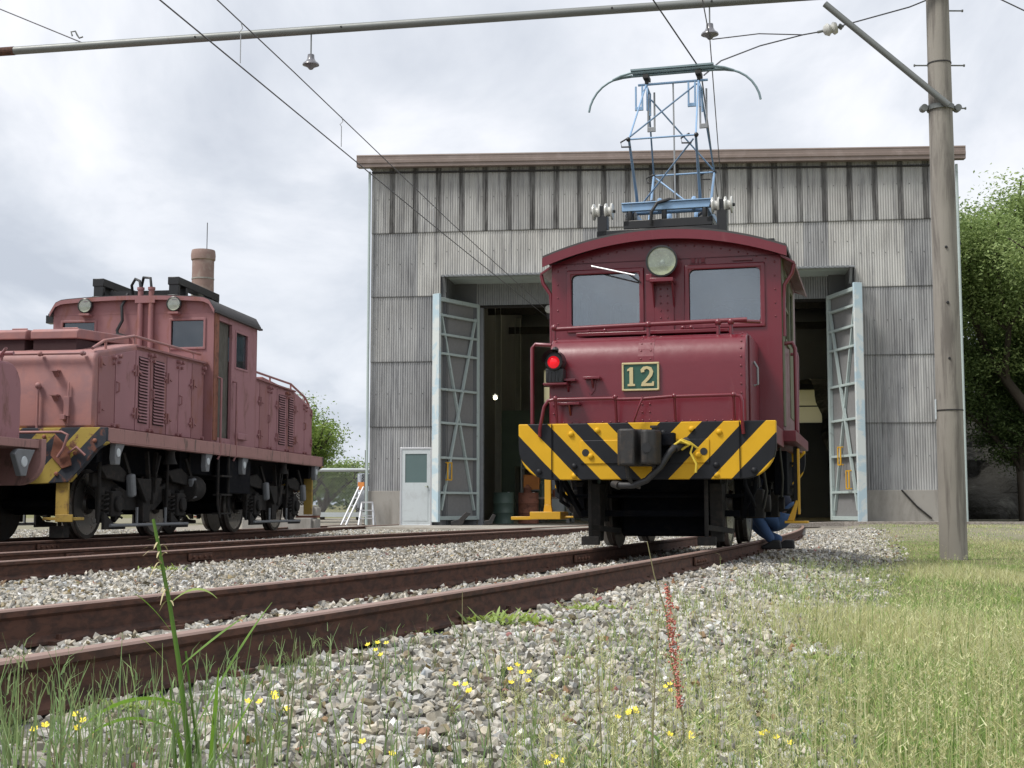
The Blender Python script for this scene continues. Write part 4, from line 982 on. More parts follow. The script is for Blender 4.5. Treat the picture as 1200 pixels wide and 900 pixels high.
# headlight
hl = empty('headlight', (.0, CF - .14, 2.885)); hl.parent = cab
b = B(); b.lathe([(.07, .16), (.13, .12), (.155, .02), (.163, -.02), (.163, -.035), (.146, -.037), (.144, -.02)], (0, 0, 0), (0, 1, 0), 32, True); b.build('housing', 'lamp_black', hl, smooth=40)
b = B(); b.lathe([(.144, -.015), (.12, .03), (.08, .065), (.03, .08), (.002, .082)], (0, 0, 0), (0, 1, 0), 32, True); b.build('reflector', 'lamp_reflector', hl, smooth=60)
b = B(); b.ball((0, .03, 0), .025, 10); b.build('bulb', 'white_tag', hl, smooth=60)
b = B(); b.lathe([(.146, -.02), (.10, -.032), (.001, -.036)], (0, 0, 0), (0, 1, 0), 32); b.build('lens', 'lens_glass', hl, smooth=60)
b = B(); b.box(-.12, .12, -.06, .13, -.215, -.175)
for s_ in (-1, 1): b.prism([(.128, -.2), (-.02, -.2), (.128, -.46)], 'x', s_ * .10 - .008, s_ * .10 + .008)
b.box(-.16, -.10, -.04, .0, -.2, -.13); b.build('headlight_shelf', 'red_paint', hl, bevel=.004)
# ---- pantograph
PB = 1.95
b = B(); b.box(-.42, .50, PB - .62, PB - .55, 3.27, 3.36); b.box(-.42, .50, PB + .55, PB + .62, 3.27, 3.36); b.box(-.42, -.36, PB - .62, PB + .62, 3.3, 3.36); b.box(.44, .50, PB - .62, PB + .62, 3.3, 3.36)
for x_ in (-.36, 0, .42): b.cyl((x_, PB - .58, 3.36), (x_, PB - .58, 3.46), .03, n=10)
b.box(-.70, .58, PB - .66, PB - .63, 3.20, 3.26); b.build('pantograph_base', 'lamp_black', cab, bevel=.006)
pg = empty('pantograph', (0.02, PB, 0)); pg.parent = L12
b = B()
for (x, y) in [(-.66, -.6), (.58, -.6)]: b.box(x - .05, x + .05, y - .06, y + .06, rz12(x) + .04, 3.42); b.cyl((x - .13, y, 3.47), (x + .13, y, 3.47), .018); b.box(x - .03, x + .03, y - .05, y + .05, 3.40, 3.53)
b.build('insulator_post', 'lamp_black', pg, bevel=.005)
for (x, y) in [(-.66, -.6), (.58, -.6)]:
    for dx in (-.065, .065):
        b = B(); b.lathe([(.03, -.045), (.085, -.04), (.088, -.025), (.05, -.012), (.05, .012), (.088, .025), (.085, .04), (.03, .045)], (x + dx, y, 3.47), (1, 0, 0), 20); b.build('insulator', 'white_porcelain', pg, smooth=40)
b = B(); b.lathe([(.04, 0), (.06, .02), (.04, .04), (.06, .06), (.04, .08), (.06, .1), (.04, .12)], (-.44, -.5, 3.42), (1, 0, 0), 16); b.build('insulator_stub', 'zinc_grey', pg, smooth=30)
b = B()
for y in (-.58, .58): b.box(-.46, .46, y - .03, y + .03, 3.46, 3.535); b.box(-.46, .46, y - .05, y + .05, 3.535, 3.548)
for x in (-.40, .40): b.box(x - .025, x + .025, -.55, .55, 3.47, 3.53)
b.build('panto_frame', 'panto_blue', pg, bevel=.004)
b = B()
for y in (-.34, .34): b.cyl((-.40, y, 3.50), (.40, y, 3.50), .03)
for (x, y) in [(-.1, -.34), (.26, -.34), (-.1, .34), (.2, .34)]: b.lathe([(.075, -.02), (.085, 0), (.075, .02)], (x, y, 3.56), (1, 0, 0), 16)
b.build('main_shaft', 'panto_blue', pg, smooth=40)
KZ, TZ = 4.17, 4.99
def kn(s_): return s_ * .80
for s_, mat in ((-1, 'panto_dark'), (1, 'panto_blue')):
    yb = s_ * .34
    b = B()
    for x in (-1, 1): b.tube([(x * .33, yb, 3.52), (x * .345, kn(s_), KZ)], .017, 8, .013)
    b.build('lower_arm', mat, pg, smooth=60)
    b = B()
    for x in (-1, 1): b.tube([(x * .345, kn(s_), KZ), (x * .285, s_ * .05, TZ - .02)], .010, 8)
    b.build('upper_arm', 'panto_blue' if s_ < 0 else 'panto_dark', pg, smooth=60)
    b = B(); b.tube([(-.36, kn(s_), KZ), (.36, kn(s_), KZ)], .010); b.build('cross_tube', 'panto_blue', pg, smooth=60)
    b = B()
    if s_ < 0: b.tube([(.32, kn(s_), KZ - .04), (-.30, yb, 3.58)], .009); b.tube([(-.33, kn(s_), KZ + .03), (.27, s_ * .08, TZ - .06)], .009); 
    else: b.tube([(-.32, kn(s_), KZ - .03), (.28, yb, 3.58)], .010); b.tube([(.33, kn(s_), KZ + .03), (-.25, s_ * .08, TZ - .15)], .009)
    b.build('diagonal_brace', 'panto_blue' if s_ > 0 else 'panto_dark', pg, smooth=60)
    b = B()
    for x in (-1, 1): b.ball((x * .35, kn(s_), KZ), .026, 8)
    b.build('knee_joint', 'lamp_black', pg, smooth=60)
    b = B()
    for x in (-.345, .28): b.tube([(x, kn(s_), KZ + .02), (x - .09, kn(s_) + .02, KZ - .02), (x - .08, kn(s_) + .02, KZ - .07), (x + .02, kn(s_), KZ - .08)], .009)
    b.build('shunt_cable', 'hose_black', pg, smooth=60)
b = B(); b.tube([(.0, .1, 3.5), (.0, .02, TZ)], .009); b.build('hook_rod', 'wire_pale', pg)
b = B(); b.tube([(-.38, 0, TZ), (.38, 0, TZ)], .014)
for x in (-.285, .285):
    for y in (-.1, .1):
        b.tube([(x, 0, TZ - .02), (x + .02, y, TZ - .08), (x + .02, y, TZ - .32)], .011)
b.build('head_tube', 'panto_blue', pg, smooth=60)
for x in (-.285, .285):
    for y, m_ in ((-.16, 'panto_blue'), (.10, 'zinc_grey')):
        b = B(); x_ = x - .06 if y < 0 else x + .03
        b.box(x_ - .045, x_ - .025, y, y + .015, TZ - (.30 if y < 0 else .46), TZ - .06); b.box(x_ + .025, x_ + .045, y, y + .015, TZ - (.30 if y < 0 else .46), TZ - .06); b.box(x_ - .045, x_ + .045, y - .005, y + .02, TZ - (.33 if y < 0 else .50), TZ - (.29 if y < 0 else .45)); b.build('spring_box', m_, pg, bevel=.003)
hp = [(-.93, 4.73), (-.915, 4.80), (-.885, 4.87), (-.84, 4.94), (-.78, 5.0), (-.71, 5.045), (-.64, 5.075), (-.56, 5.095), (-.45, 5.105)]
for e in (-1, 1):
    b = B(); b.tube([(e * abs(x) * (1 if e < 0 else 1.01), 0, z) for x, z in hp], .0125, 8); b.build('horn', 'panto_strip', pg, smooth=60)
for y in (-.06, .06):
    b = B(); b.tube([(-.66, 0, 5.07), (-.56, y * .6, 5.10), (-.45, y, 5.115), (.45, y, 5.115), (.56, y * .6, 5.10), (.66, 0, 5.07)], .015, 8); b.box(-.45, .45, y - .025, y + .025, 5.13, 5.15); b.build('contact_strip', 'panto_strip', pg, smooth=40)
b = B()
for x in (-.285, .285): b.box(x - .03, x + .03, -.09, .09, 5.04, 5.08); b.cyl((x, 0, TZ), (x, 0, 5.06), .022)
b.build('head_bracket', 'iron_dark', pg)
b = B(); b.tube([(-.15, -.66, 3.3), (-.14, -.68, 3.42), (-.08, -.66, 3.52), (.04, -.62, 3.56), (.1, -.58, 3.55)], .018); b.tube([(-.30, -.3, 3.5), (-.25, -.34, 3.6), (-.18, -.3, 3.62)], .018); b.tube([(.20, .3, 3.56), (.32, .28, 3.64), (.40, .3, 3.56)], .02); b.build('power_cable', 'hose_black', pg, smooth=60)
# ---- running gear
for y in (1.45, 3.45):
    wheelset(L12, y)
    for s_ in (-1, 1):
        axlebox(L12, s_, y)
        b = B(); b.prism([(y - .34, .74), (y - .2, .3), (y - .15, .3), (y - .15, .74)], 'x', s_ * .86 - .03, s_ * .86 + .03); b.prism([(y + .34, .74), (y + .2, .3), (y + .15, .3), (y + .15, .74)], 'x', s_ * .86 - .03, s_ * .86 + .03); b.build('horn_guide', 'under_black', L12)
        b = B(); b.box(s_ * .57 - .05, s_ * .57 + .05, y - .58, y - .48, .25, .62); b.bar((s_ * .57, y - .53, .6), (s_ * .6, y - .4, .95), .05, .05); b.build('brake_shoe', 'under_grey', L12)
    b = B(); b.box(-.44, .44, y - .25, y + .85, .10, .9); b.build('traction_motor', 'under_black', L12, bevel=.03)
b = B(); b.box(-.5, .5, 1.0, 3.9, .55, .72); b.cyl((-.7, 2.45, .55), (.7, 2.45, .55), .22, n=20); b.build('gear_case', 'under_black', L12, smooth=40)
b = B(); b.box(-.78, .78, .85, .9, .30, .36); b.tube([(-.9, .9, .50), (.9, .9, .50)], .018); b.build('brake_beam', 'under_black', L12)
for s_ in (-1, 1):
    x = -.57 if s_ < 0 else .53
    b = B(); b.tube([(x, .28, .68), (x, .28, .25), (x - .005, .32, .10)], .020); b.bar((x, .32, .2), (x + s_ * .0 + .18, .85, .16), .03, .05); b.build('guard_hanger', 'under_grey', L12)
    b = B(); b.box(x - .085, x + .085, .26, .34, -.012 + .045, .105 + .01); b.build('rail_guard', 'under_grey', L12, bevel=.008)
    b = B(); b.prism([(.60, .62), (.66, .06), (.78, .06), (.95, .62)], 'x', s_ * .59 - .07, s_ * .59 + .05); b.build('sand_pipe_bracket', 'under_grey', L12, bevel=.01)
    b = B(); b.bar((s_ * .98, .2, .95), (s_ * .80, 1.0, .3), .045, .05); b.tube([(s_ * 1.0, .5, .9), (s_ * .95, .6, .55), (s_ * .8, 1.0, .35), (s_ * .7, 1.2, .3)], .022); b.tube([(s_ * .85, .3, .9), (s_ * .88, .4, .6), (s_ * .93, .6, .45), (s_ * .92, .9, .4)], .018); b.build('brake_pipe', 'under_black', L12, smooth=60)
    b = B(); b.prism([(.12, 1.0), (.12, .72), (.55, .80), (.55, 1.05)], 'x', min(s_ * 1.0, s_ * 1.06), max(s_ * 1.0, s_ * 1.06)); b.build('frame_gusset', 'beam_stripes' if s_ < 0 else 'under_grey', L12)
    b = B(); b.box(min(s_ * 1.02, s_ * 1.16), max(s_ * 1.02, s_ * 1.16), 2.05, 2.85, .52, .98); b.build('battery_box', 'under_black', L12, bevel=.012)
    b = B(); b.cyl((s_ * .92, 2.9, .82), (s_ * .92, 3.5, .82), .15, n=18); b.build('air_tank', 'under_grey', L12, bevel=.02)
    # yellow shunter's step
    st = empty('yellow_step', (s_ * 1.30, 1.60, 0)); st.parent = L12
    b = B(); b.box(-.035, .035, -.02, .02, .42, 1.04) if s_ < 0 else b.box(-.012, .012, -.02, .02, .32, .98); b.prism([(-.035, .42), (.035, .42), (.06, .27), (-.06, .27)], 'y', -.02, .02) if s_ < 0 else None; b.build('hanger', 'yellow_paint', st, bevel=.004)
    b = B()
    if s_ < 0: b.box(-.16, .17, -.16, .22, .265, .345); b.box(-.37, -.158, -.14, .2, .26, .295); b.prism([(-.16, .296), (-.10, .345), (-.16, .345)][::-1], 'y', -.15, .2); b.box(.17, .30, 0, .04, .28, .30)
    else: b.box(-.14, .09, -.12, .12, .23, .255); b.prism([(-.05, .255), (-.12, .255), (-.03, .46), (.0, .46)], 'y', -.02, .01)
    b.build('footboard', 'yellow_paint', st, bevel=.005)
    b = B(); b.box(min(s_ * 1.18, s_ * 1.205), max(s_ * 1.18, s_ * 1.205), 3.2, 3.55, .52, 1.04); b.build('step_plate', 'under_grey', L12)
    b = B()
    for z in (.35, .6, .85): b.box(min(s_ * 1.05, s_ * 1.25), max(s_ * 1.05, s_ * 1.25), 2.45, 2.8, z, z + .025)
    for y in (2.44, 2.80): b.box(min(s_ * 1.2, s_ * 1.24), max(s_ * 1.2, s_ * 1.24), y, y + .02, .33, 1.04)
    b.build('ladder', 'under_grey', L12)
    b = B(); b.tube([(s_ * .96, .8, .9), (s_ * 1.0, 1.0, .75), (s_ * 1.02, 1.1, .55), (s_ * .98, 1.15, .38)], .016); b.tube([(s_ * 1.1, 1.8, 1.0), (s_ * 1.12, 1.9, .7), (s_ * 1.10, 2.0, .5)], .014); b.build('air_hose', 'hose_black', L12, smooth=60)
b = B(); b.prism([(-1.13, .62), (-.96, .50), (-.96, .40), (-1.13, .50)], 'y', 1.2, 1.22); b.build('striped_plate', 'beam_stripes', L12)

split_parts(L12)
# ================================================================== faded pink locomotive on the far track
L2 = empty('electric_locomotive', (-6.13, 16.67, .14), -atan(.14), label='faded pink and rust streaked centre cab locomotive with louvred hoods and no pantograph', cat='locomotive')
LN = 9.5; SW2 = 1.25
b = B(); b.box(-SW2 + .05, SW2 - .05, .10, LN - .1, 1.24, 1.345); b.build('deck', 'sill_pink', L2, bevel=.004)
for s_ in (-1, 1):
    b = B(); b.box(min(s_ * (SW2 - .05), s_ * SW2), max(s_ * (SW2 - .05), s_ * SW2), .02, LN - .02, 1.195, 1.36); b.box(min(s_ * (SW2 - .12), s_ * SW2) + .001, max(s_ * (SW2 - .12), s_ * SW2) - .001, .03, LN - .03, 1.18, 1.196); b.build('side_sill', 'sill_pink', L2, bevel=.006)
b = B()
for s_ in (-1, 1): b.box(s_ * .5 - .06, s_ * .5 + .06, .2, LN - .2, .85, 1.238)
b.box(-.9, .9, 3.2, 6.3, .9, 1.238); b.box(-1.05, 1.05, .15, .3, .95, 1.238); b.box(-1.05, 1.05, LN - .3, LN - .15, .95, 1.238)
b.build('main_frame', 'under_black', L2)
for y0, y1 in ((0, .08), (LN - .08, LN)):
    P = [(-1.25, 1.36), (-1.25, 1.17), (-1.13, 1.10), (-.98, .92), (-.78, .70), (-.40, .68)]
    poly = P + [(-x, z) for x, z in reversed(P)]
    b = B(); b.prism(poly, 'y', y0 - (.02 if y0 == 0 else 0), y1 + (.02 if y0 else 0)); b.build('buffer_beam', 'beam_stripes_old', L2, bevel=.008)
    yf = -.02 if y0 == 0 else LN + .02; dr = (0, -1 if y0 == 0 else 1, 0)
    r_ = B(); rvt(r_, [(sx * x, yf, z) for sx in (-1, 1) for x, z in ((.62, 1.0), (.62, .8), (.85, 1.05), (1.1, 1.2), (.45, 1.25))], .03, dr); r_.build('bolt_heads', 'rust_orange', L2, smooth=40)
coupler(L2, 0); coupler(L2, LN, 1)
b = B(); b.prism([(.60, 1.28), (.78, 1.1), (.82, .9), (.70, .86), (.55, 1.02)], 'y', -.05, -.022); b.build('rusty_patch_plate', 'rust_orange', L2, bevel=.006)
def hood2(flip):
    tr = (lambda y: y) if not flip else (lambda y: LN - y)
    g = empty('hood', (0, 0, 0)); g.parent = L2; HW = 1.04
    c0 = 3.74
    prof = [(.06, 1.362), (.06, 2.20), (.09, 2.27), (.16, 2.315), (1.30, 2.535), (c0, 2.575), (c0, 1.362)]
    b = B(); b.prism([(tr(y), z) for y, z in prof], 'x', -HW, HW); ca_ = b.build('casing', 'orange_faded' if not flip else 'pink_faded', g, bevel=.035, seg=3)
    for s_ in (-1, 1):
        x0, x1 = (s_ * HW, s_ * (HW + .012))
        # access doors in pairs; the louvred pair in the middle
        edges = [.14, .62, 1.24, 1.72, 2.28, 2.72, 3.22, 3.70]
        for i in range(len(edges) - 1):
            y0, y1 = edges[i] + .012, edges[i + 1] - .012
            zt = lambda y: 2.27 + (2.50 - 2.27) * min(1, max(0, (y - .16) / 1.14)) if y < 1.3 else 2.50 + .03 * (y - 1.3) / 2.4
            b = B(); b.prism([(tr(y0), 1.40), (tr(y1), 1.40), (tr(y1), zt(y1) - .04), (tr(y0), zt(y0) - .04)], 'x', min(x0, x1), max(x0, x1))
            dd = b.build('access_door', 'pink_faded' if (i + flip) % 3 else 'pink_paint', g, bevel=.003)
            hg = B(); hy = y0 + .03 if i % 2 == 0 else y1 - .03
            for z in (1.62, 2.18):
                hg.box(min(s_ * 1.05, s_ * 1.075), max(s_ * 1.05, s_ * 1.075), tr(hy) - .014, tr(hy) + .014, z - .07, z + .07); hg.bar((s_ * 1.065, tr(hy), z), (s_ * 1.075, tr(hy + (.09 if i % 2 == 0 else -.09)), z - .03), .02, .02)
            hl_ = B(); ky = y1 - .03 if i % 2 == 0 else y0 + .03
            if i in (1, 3, 5): 
                hl_.tube([(s_ * 1.05, tr(ky), 1.98), (s_ * 1.09, tr(ky), 1.96), (s_ * 1.09, tr(ky), 1.86), (s_ * 1.05, tr(ky), 1.84)], .012)
                hl_.build('handle', 'pink_paint', dd)
            for yy in (y1 - .06,) if i % 2 == 0 else (y0 + .06,):
                hg.cyl((s_ * 1.05, tr(yy), zt(yy) - .075), (s_ * 1.11, tr(yy), zt(yy) - .075), .026, n=8); hg.cyl((s_ * 1.05, tr(yy), zt(yy) - .15), (s_ * 1.09, tr(yy), zt(yy) - .15), .02, n=8); hg.cyl((s_ * 1.05, tr(yy), 1.42), (s_ * 1.09, tr(yy), 1.42), .025, n=8)
            hg.build('hinge', 'pink_paint', dd)
            if i in (2, 3) or False:
                q = B(); ya, yb = sorted((tr(y0 + .08), tr(y1 - .08))); q.box(min(s_ * 1.053, s_ * 1.0545), max(s_ * 1.053, s_ * 1.0545), ya, yb, 1.50, 2.38); q.build('louvre_recess', 'louvre_dark', dd)
                q = B(); louvre(q, s_ * 1.056, ya + .0, yb - .0, 1.51, 2.37, 21, s_, .022); q.build('louvre', 'pink_faded', dd)
        # cover strip along the upper edge
        b = B(); b.prism([(tr(1.28), 2.49), (tr(c0), 2.53), (tr(c0), 2.555), (tr(1.28), 2.515)], 'x', min(x0, s_ * (HW + .05)), max(x0, s_ * (HW + .05))); b.build('top_strip', 'pink_paint', g)
        b = B(); b.tube([(s_ * .98, tr(.1), 2.34), (s_ * .99, tr(.4), 2.47), (s_ * .99, tr(1.3), 2.64), (s_ * .99, tr(c0 - .05), 2.67)], .020)
        for y, z in ((.45, 2.38), (1.3, 2.53), (2.5, 2.56), (3.4, 2.57)): b.cyl((s_ * .99, tr(y), z - .02), (s_ * .99, tr(y), z + .10), .016)
        b.build('top_rail', 'orange_faded', g, smooth=60)
    yf = tr(.06); q_ = 1 if flip else -1
    b = B(); b.tube([(-.95, yf + q_ * .05, 2.27), (.93, yf + q_ * .05, 2.27)], .016)
    for x in (-.9, -.3, .35, .9): b.cyl((x, yf, 2.27), (x, yf + q_ * .06, 2.27), .022); b.ball((x, yf + q_ * .06, 2.27), .035)
    b.build('front_rail', 'orange_faded', g, smooth=60)
    for (x, z) in ((.55, 2.06), (.55, 1.76)):
        b = B(); b.box(x - .05, x + .05, min(yf, yf + q_ * .10), max(yf, yf + q_ * .10), z - .008, z + .008); b.prism([(yf, z), (yf + q_ * .08, z), (yf, z - .07)], 'x', x - .03, x + .03); b.build('lamp_bracket', 'orange_faded', g)
    b = B(); b.cyl((.33, yf + q_ * .04, 1.36), (.33, yf + q_ * .04, 1.86), .016); b.ball((.33, yf + q_ * .04, 1.88), .042); b.build('marker_post', 'orange_faded', g, smooth=60)
    b = B(); b.box(.67, .74, min(yf, yf + q_ * .05), max(yf, yf + q_ * .05), 1.50, 1.74); b.box(.64, .70, min(yf, yf + q_ * .08), max(yf, yf + q_ * .08), 1.46, 1.52); b.tube([(.72, yf + q_ * .03, 1.38), (.72, yf + q_ * .03, 1.92)], .011); b.build('lever_box', 'orange_faded', g, bevel=.004)
    b = B(); b.box(-.55, -.15, min(yf, yf + q_ * .012), max(yf, yf + q_ * .012), 1.7, 2.15); b.tube([(-.35, yf + q_ * .03, 2.10), (-.3, yf + q_ * .08, 2.14), (-.22, yf + q_ * .08, 2.08), (-.35, yf + q_ * .08, 2.03)], .018); b.build('front_hatch', 'orange_faded', g, bevel=.004)
    for s_ in (-1, 1):
        xa, xb = sorted((s_ * .03, s_ * .66)); ya, yb = sorted((tr(.36), tr(1.9)))
        b = B(); b.prism([(tr(.36), 2.50), (tr(.36), 2.60), (tr(.42), 2.63), (tr(1.9), 2.72), (tr(1.9), 2.60)], 'x', xa, xb); h_o = b.build('hatch_cover', 'orange_faded' if not flip else 'pink_paint', g, bevel=.012)
        b = B(); b.box(xa + .03, xb - .03, ya + .03, yb - .03, 2.36, 2.51); b.build('hatch_neck', 'louvre_dark', h_o)
        b = B(); b.tube([((xa + xb) / 2 - .1, tr(.8), 2.65), ((xa + xb) / 2 - .1, tr(.8), 2.69), ((xa + xb) / 2 + .1, tr(.8), 2.69), ((xa + xb) / 2 + .1, tr(.8), 2.65)], .012); b.build('handle', 'orange_faded', h_o)
hood2(False); hood2(True)
# cab
cab2 = empty('cab', (-.10, 0, 0)); cab2.parent = L2
CF, CB, HWc = 3.75, 5.75, 1.27
wf = [(.60, 1.12, 2.78, 3.2), (-1.12, -.60, 2.78, 3.2)]
def rz2(x): 
    e = max(0, abs(x) - 1.08) / .22
    return 3.56 - .06 * (x / 1.3) ** 2 - .17 * (1 - sqrt(max(0, 1 - min(1, e) ** 2)))
for y0, y1, nm in ((CF, CF + .05, 'front_wall'), (CB - .05, CB, 'rear_wall')):
    b = B(); b.wall(-HWc, HWc, 1.362, 3.30, y0, y1, wf); xs = lin(-HWc, HWc, 27); b.prism([(-HWc, 3.302), (HWc, 3.302)] + [(x, rz2(x) - .02) for x in reversed(xs)], 'y', y0 - .0005, y1 + .0005); w_ = b.build(nm, 'pink_paint', cab2)
    yo, d_ = (y0, -1) if y0 < 4 else (y1, 1)
    for h in wf:
        f = B(); lo, hi = sorted((yo + d_ * .018, yo)); f.ring(h[0] + .01, h[1] - .01, h[2] + .01, h[3] - .01, .04, lo, hi); fo = f.build('window_frame', 'pink_paint', w_, bevel=.01)
        g_ = B(); g_.box(h[0], h[1], (y0 + y1) / 2 - .003, (y0 + y1) / 2 + .003, h[2], h[3]); g_.build('pane', 'cab_glass_dark', fo)
for s_ in (-1, 1):
    lo, hi = sorted((s_ * HWc, s_ * (HWc - .045)))
    b = B(); b.wall(CF + .051, CB - .051, 1.362, 3.30, lo, hi, [(4.72, 5.28, 2.58, 3.14), (3.98, 4.55, 1.45, 3.22)], 'x'); w_ = b.build('side_wall', 'pink_faded', cab2)
    dd = B(); dd.wall(3.98, 4.55, 1.45, 3.22, *sorted((s_ * (HWc - .06), s_ * (HWc - .09))), [], 'x'); do = dd.build('cab_door', 'grey_wood_door', w_); tag(do, 'bare weathered grey wooden door')
    f = B(); f.ring(4.73, 5.27, 2.59, 3.13, .035, *sorted((s_ * (HWc - .01), s_ * (HWc + .014))), 'x'); fo = f.build('window_frame', 'pink_faded', w_, bevel=.008)
    g_ = B(); g_.box(*sorted((s_ * (HWc - .025), s_ * (HWc - .03))), 4.72, 5.28, 2.58, 3.14); g_.build('pane', 'cab_glass', fo)
    f = B(); f.box(*sorted((s_ * (HWc - .02), s_ * (HWc + .012))), CF + .02, 3.95, 1.40, 3.3); f.build('corner_strip', 'rust_orange', w_)
    b = B(); b.tube([(s_ * (HWc), 3.93, 2.35), (s_ * (HWc + .07), 3.93, 2.33), (s_ * (HWc + .07), 3.93, 1.2), (s_ * (HWc + .03), 3.93, 1.12)], .018); b.tube([(s_ * (HWc), 4.62, 2.35), (s_ * (HWc + .07), 4.62, 2.33), (s_ * (HWc + .07), 4.62, 1.2), (s_ * (HWc + .03), 4.62, 1.12)], .018); b.build('grab_rail', 'pink_paint', cab2, smooth=60)
    b = B(); b.box(*sorted((s_ * (HWc + .001), s_ * (HWc + .06))), 4.75, 5.2, 1.46, 1.56); b.build('side_box', 'pink_faded', cab2, bevel=.012)
xs = lin(-1.30, 1.30, 31); b = B(); b.prism([(x, rz2(x) - .02) for x in xs] + [(x, rz2(x) + .025) for x in reversed(xs)], 'y', CF - .07, CB + .10); b.build('roof', 'roof_dark', cab2, smooth=40)
b = B(); b.prism([(x, rz2(x) - .05) for x in xs] + [(x, rz2(x) + .012) for x in reversed(xs)], 'y', CF - .086, CF - .072); b.build('roof_rim', 'pink_paint', cab2, smooth=30)
b = B()
for s_ in (-1, 1): b.box(*sorted((s_ * 1.27, s_ * 1.33)), CF - .06, CB + .1, 3.30, 3.33)
b.build('gutter', 'roof_dark', cab2)
b = B(); b.box(-1.42, -1.29, 3.8, 3.95, 3.2, 3.32); b.build('side_lamp', 'lamp_black', cab2)
for x in (-.72, .68):
    h_ = empty('headlight', (x, CF - .10, 3.43)); h_.parent = cab2
    b = B(); b.lathe([(.05, .1), (.10, .06), (.115, -.02), (.10, -.03), (.098, -.015)], (0, 0, 0), (0, 1, 0), 20, True); b.build('housing', 'lamp_black', h_, smooth=40)
    b = B(); b.lathe([(.098, -.015), (.07, .03), (.02, .05), (.002, .051)], (0, 0, 0), (0, 1, 0), 20, True); b.build('reflector', 'lens_white', h_, smooth=60)
    b = B(); b.lathe([(.098, -.018), (.06, -.032), (.001, -.036)], (0, 0, 0), (0, 1, 0), 20); b.build('lens', 'lens_glass', h_, smooth=60)
    b = B(); b.box(-.08, .08, -.05, .1, -.15, -.12); b.build('shelf', 'pink_paint', h_)
b = B()
for x in (.13, .30): b.cyl((x, CF - .045, 2.57), (x, CF - .045, 3.66), .042, n=12); b.cyl((x, CF - .045, 3.66), (x, CF - .045, 3.70), .055, n=12)
b.box(.06, .37, CF - .09, CF - .001, 3.46, 3.52); b.build('conduit', 'pink_paint', cab2, smooth=40)
b = B(); b.tube([(.13, CF - .05, 3.68), (.11, CF - .05, 3.80), (.02, CF - .0, 3.84), (-.08, CF + .1, 3.76), (-.10, CF + .2, 3.62)], .022); b.tube([(.30, CF - .05, 3.68), (.28, CF - .05, 3.84), (.15, CF, 3.86), (.05, CF + .15, 3.72), (.0, CF + .3, 3.6)], .022); b.tube([(-.09, CF, 3.62), (-.16, CF - .06, 3.42), (-.14, CF - .07, 3.2), (-.22, CF - .07, 3.05), (-.2, CF - .07, 2.98)], .024)
b.lathe([(.03, .05), (.16, 0), (.15, -.03), (.03, -.06)], (-.16, CF - .12, 2.95), (0, 0, 1), 14); b.build('roof_cable', 'hose_black', cab2, smooth=60)
for x in (-.62, .58):
    b = B(); b.box(x - .09, x + .09, 3.85, 5.6, 3.76, 3.88)
    for y in (3.86, 4.18, 5.3, 5.54): b.box(x - .075, x + .075, y, y + .09, rz2(x) + .01, 3.77)
    b.box(x - .09, x + .09, 3.84, 4.3, rz2(x) + .01, rz2(x) + .06); b.build('pantograph_bearer', 'lamp_black', cab2, bevel=.008)
b = B(); b.box(-.5, .5, 5.0, 5.1, 3.66, 3.74); b.box(-.5, .5, 4.0, 4.08, 3.64, 3.70); b.build('cross_bearer', 'lamp_black', cab2)
b = B(); b.box(-1.2, 1.2, CF + .06, CB - .06, 1.37, 1.42); b.box(-.9, -.3, CF + .1, CF + .5, 1.42, 2.3); b.build('cab_interior', 'interior_dark', cab2)
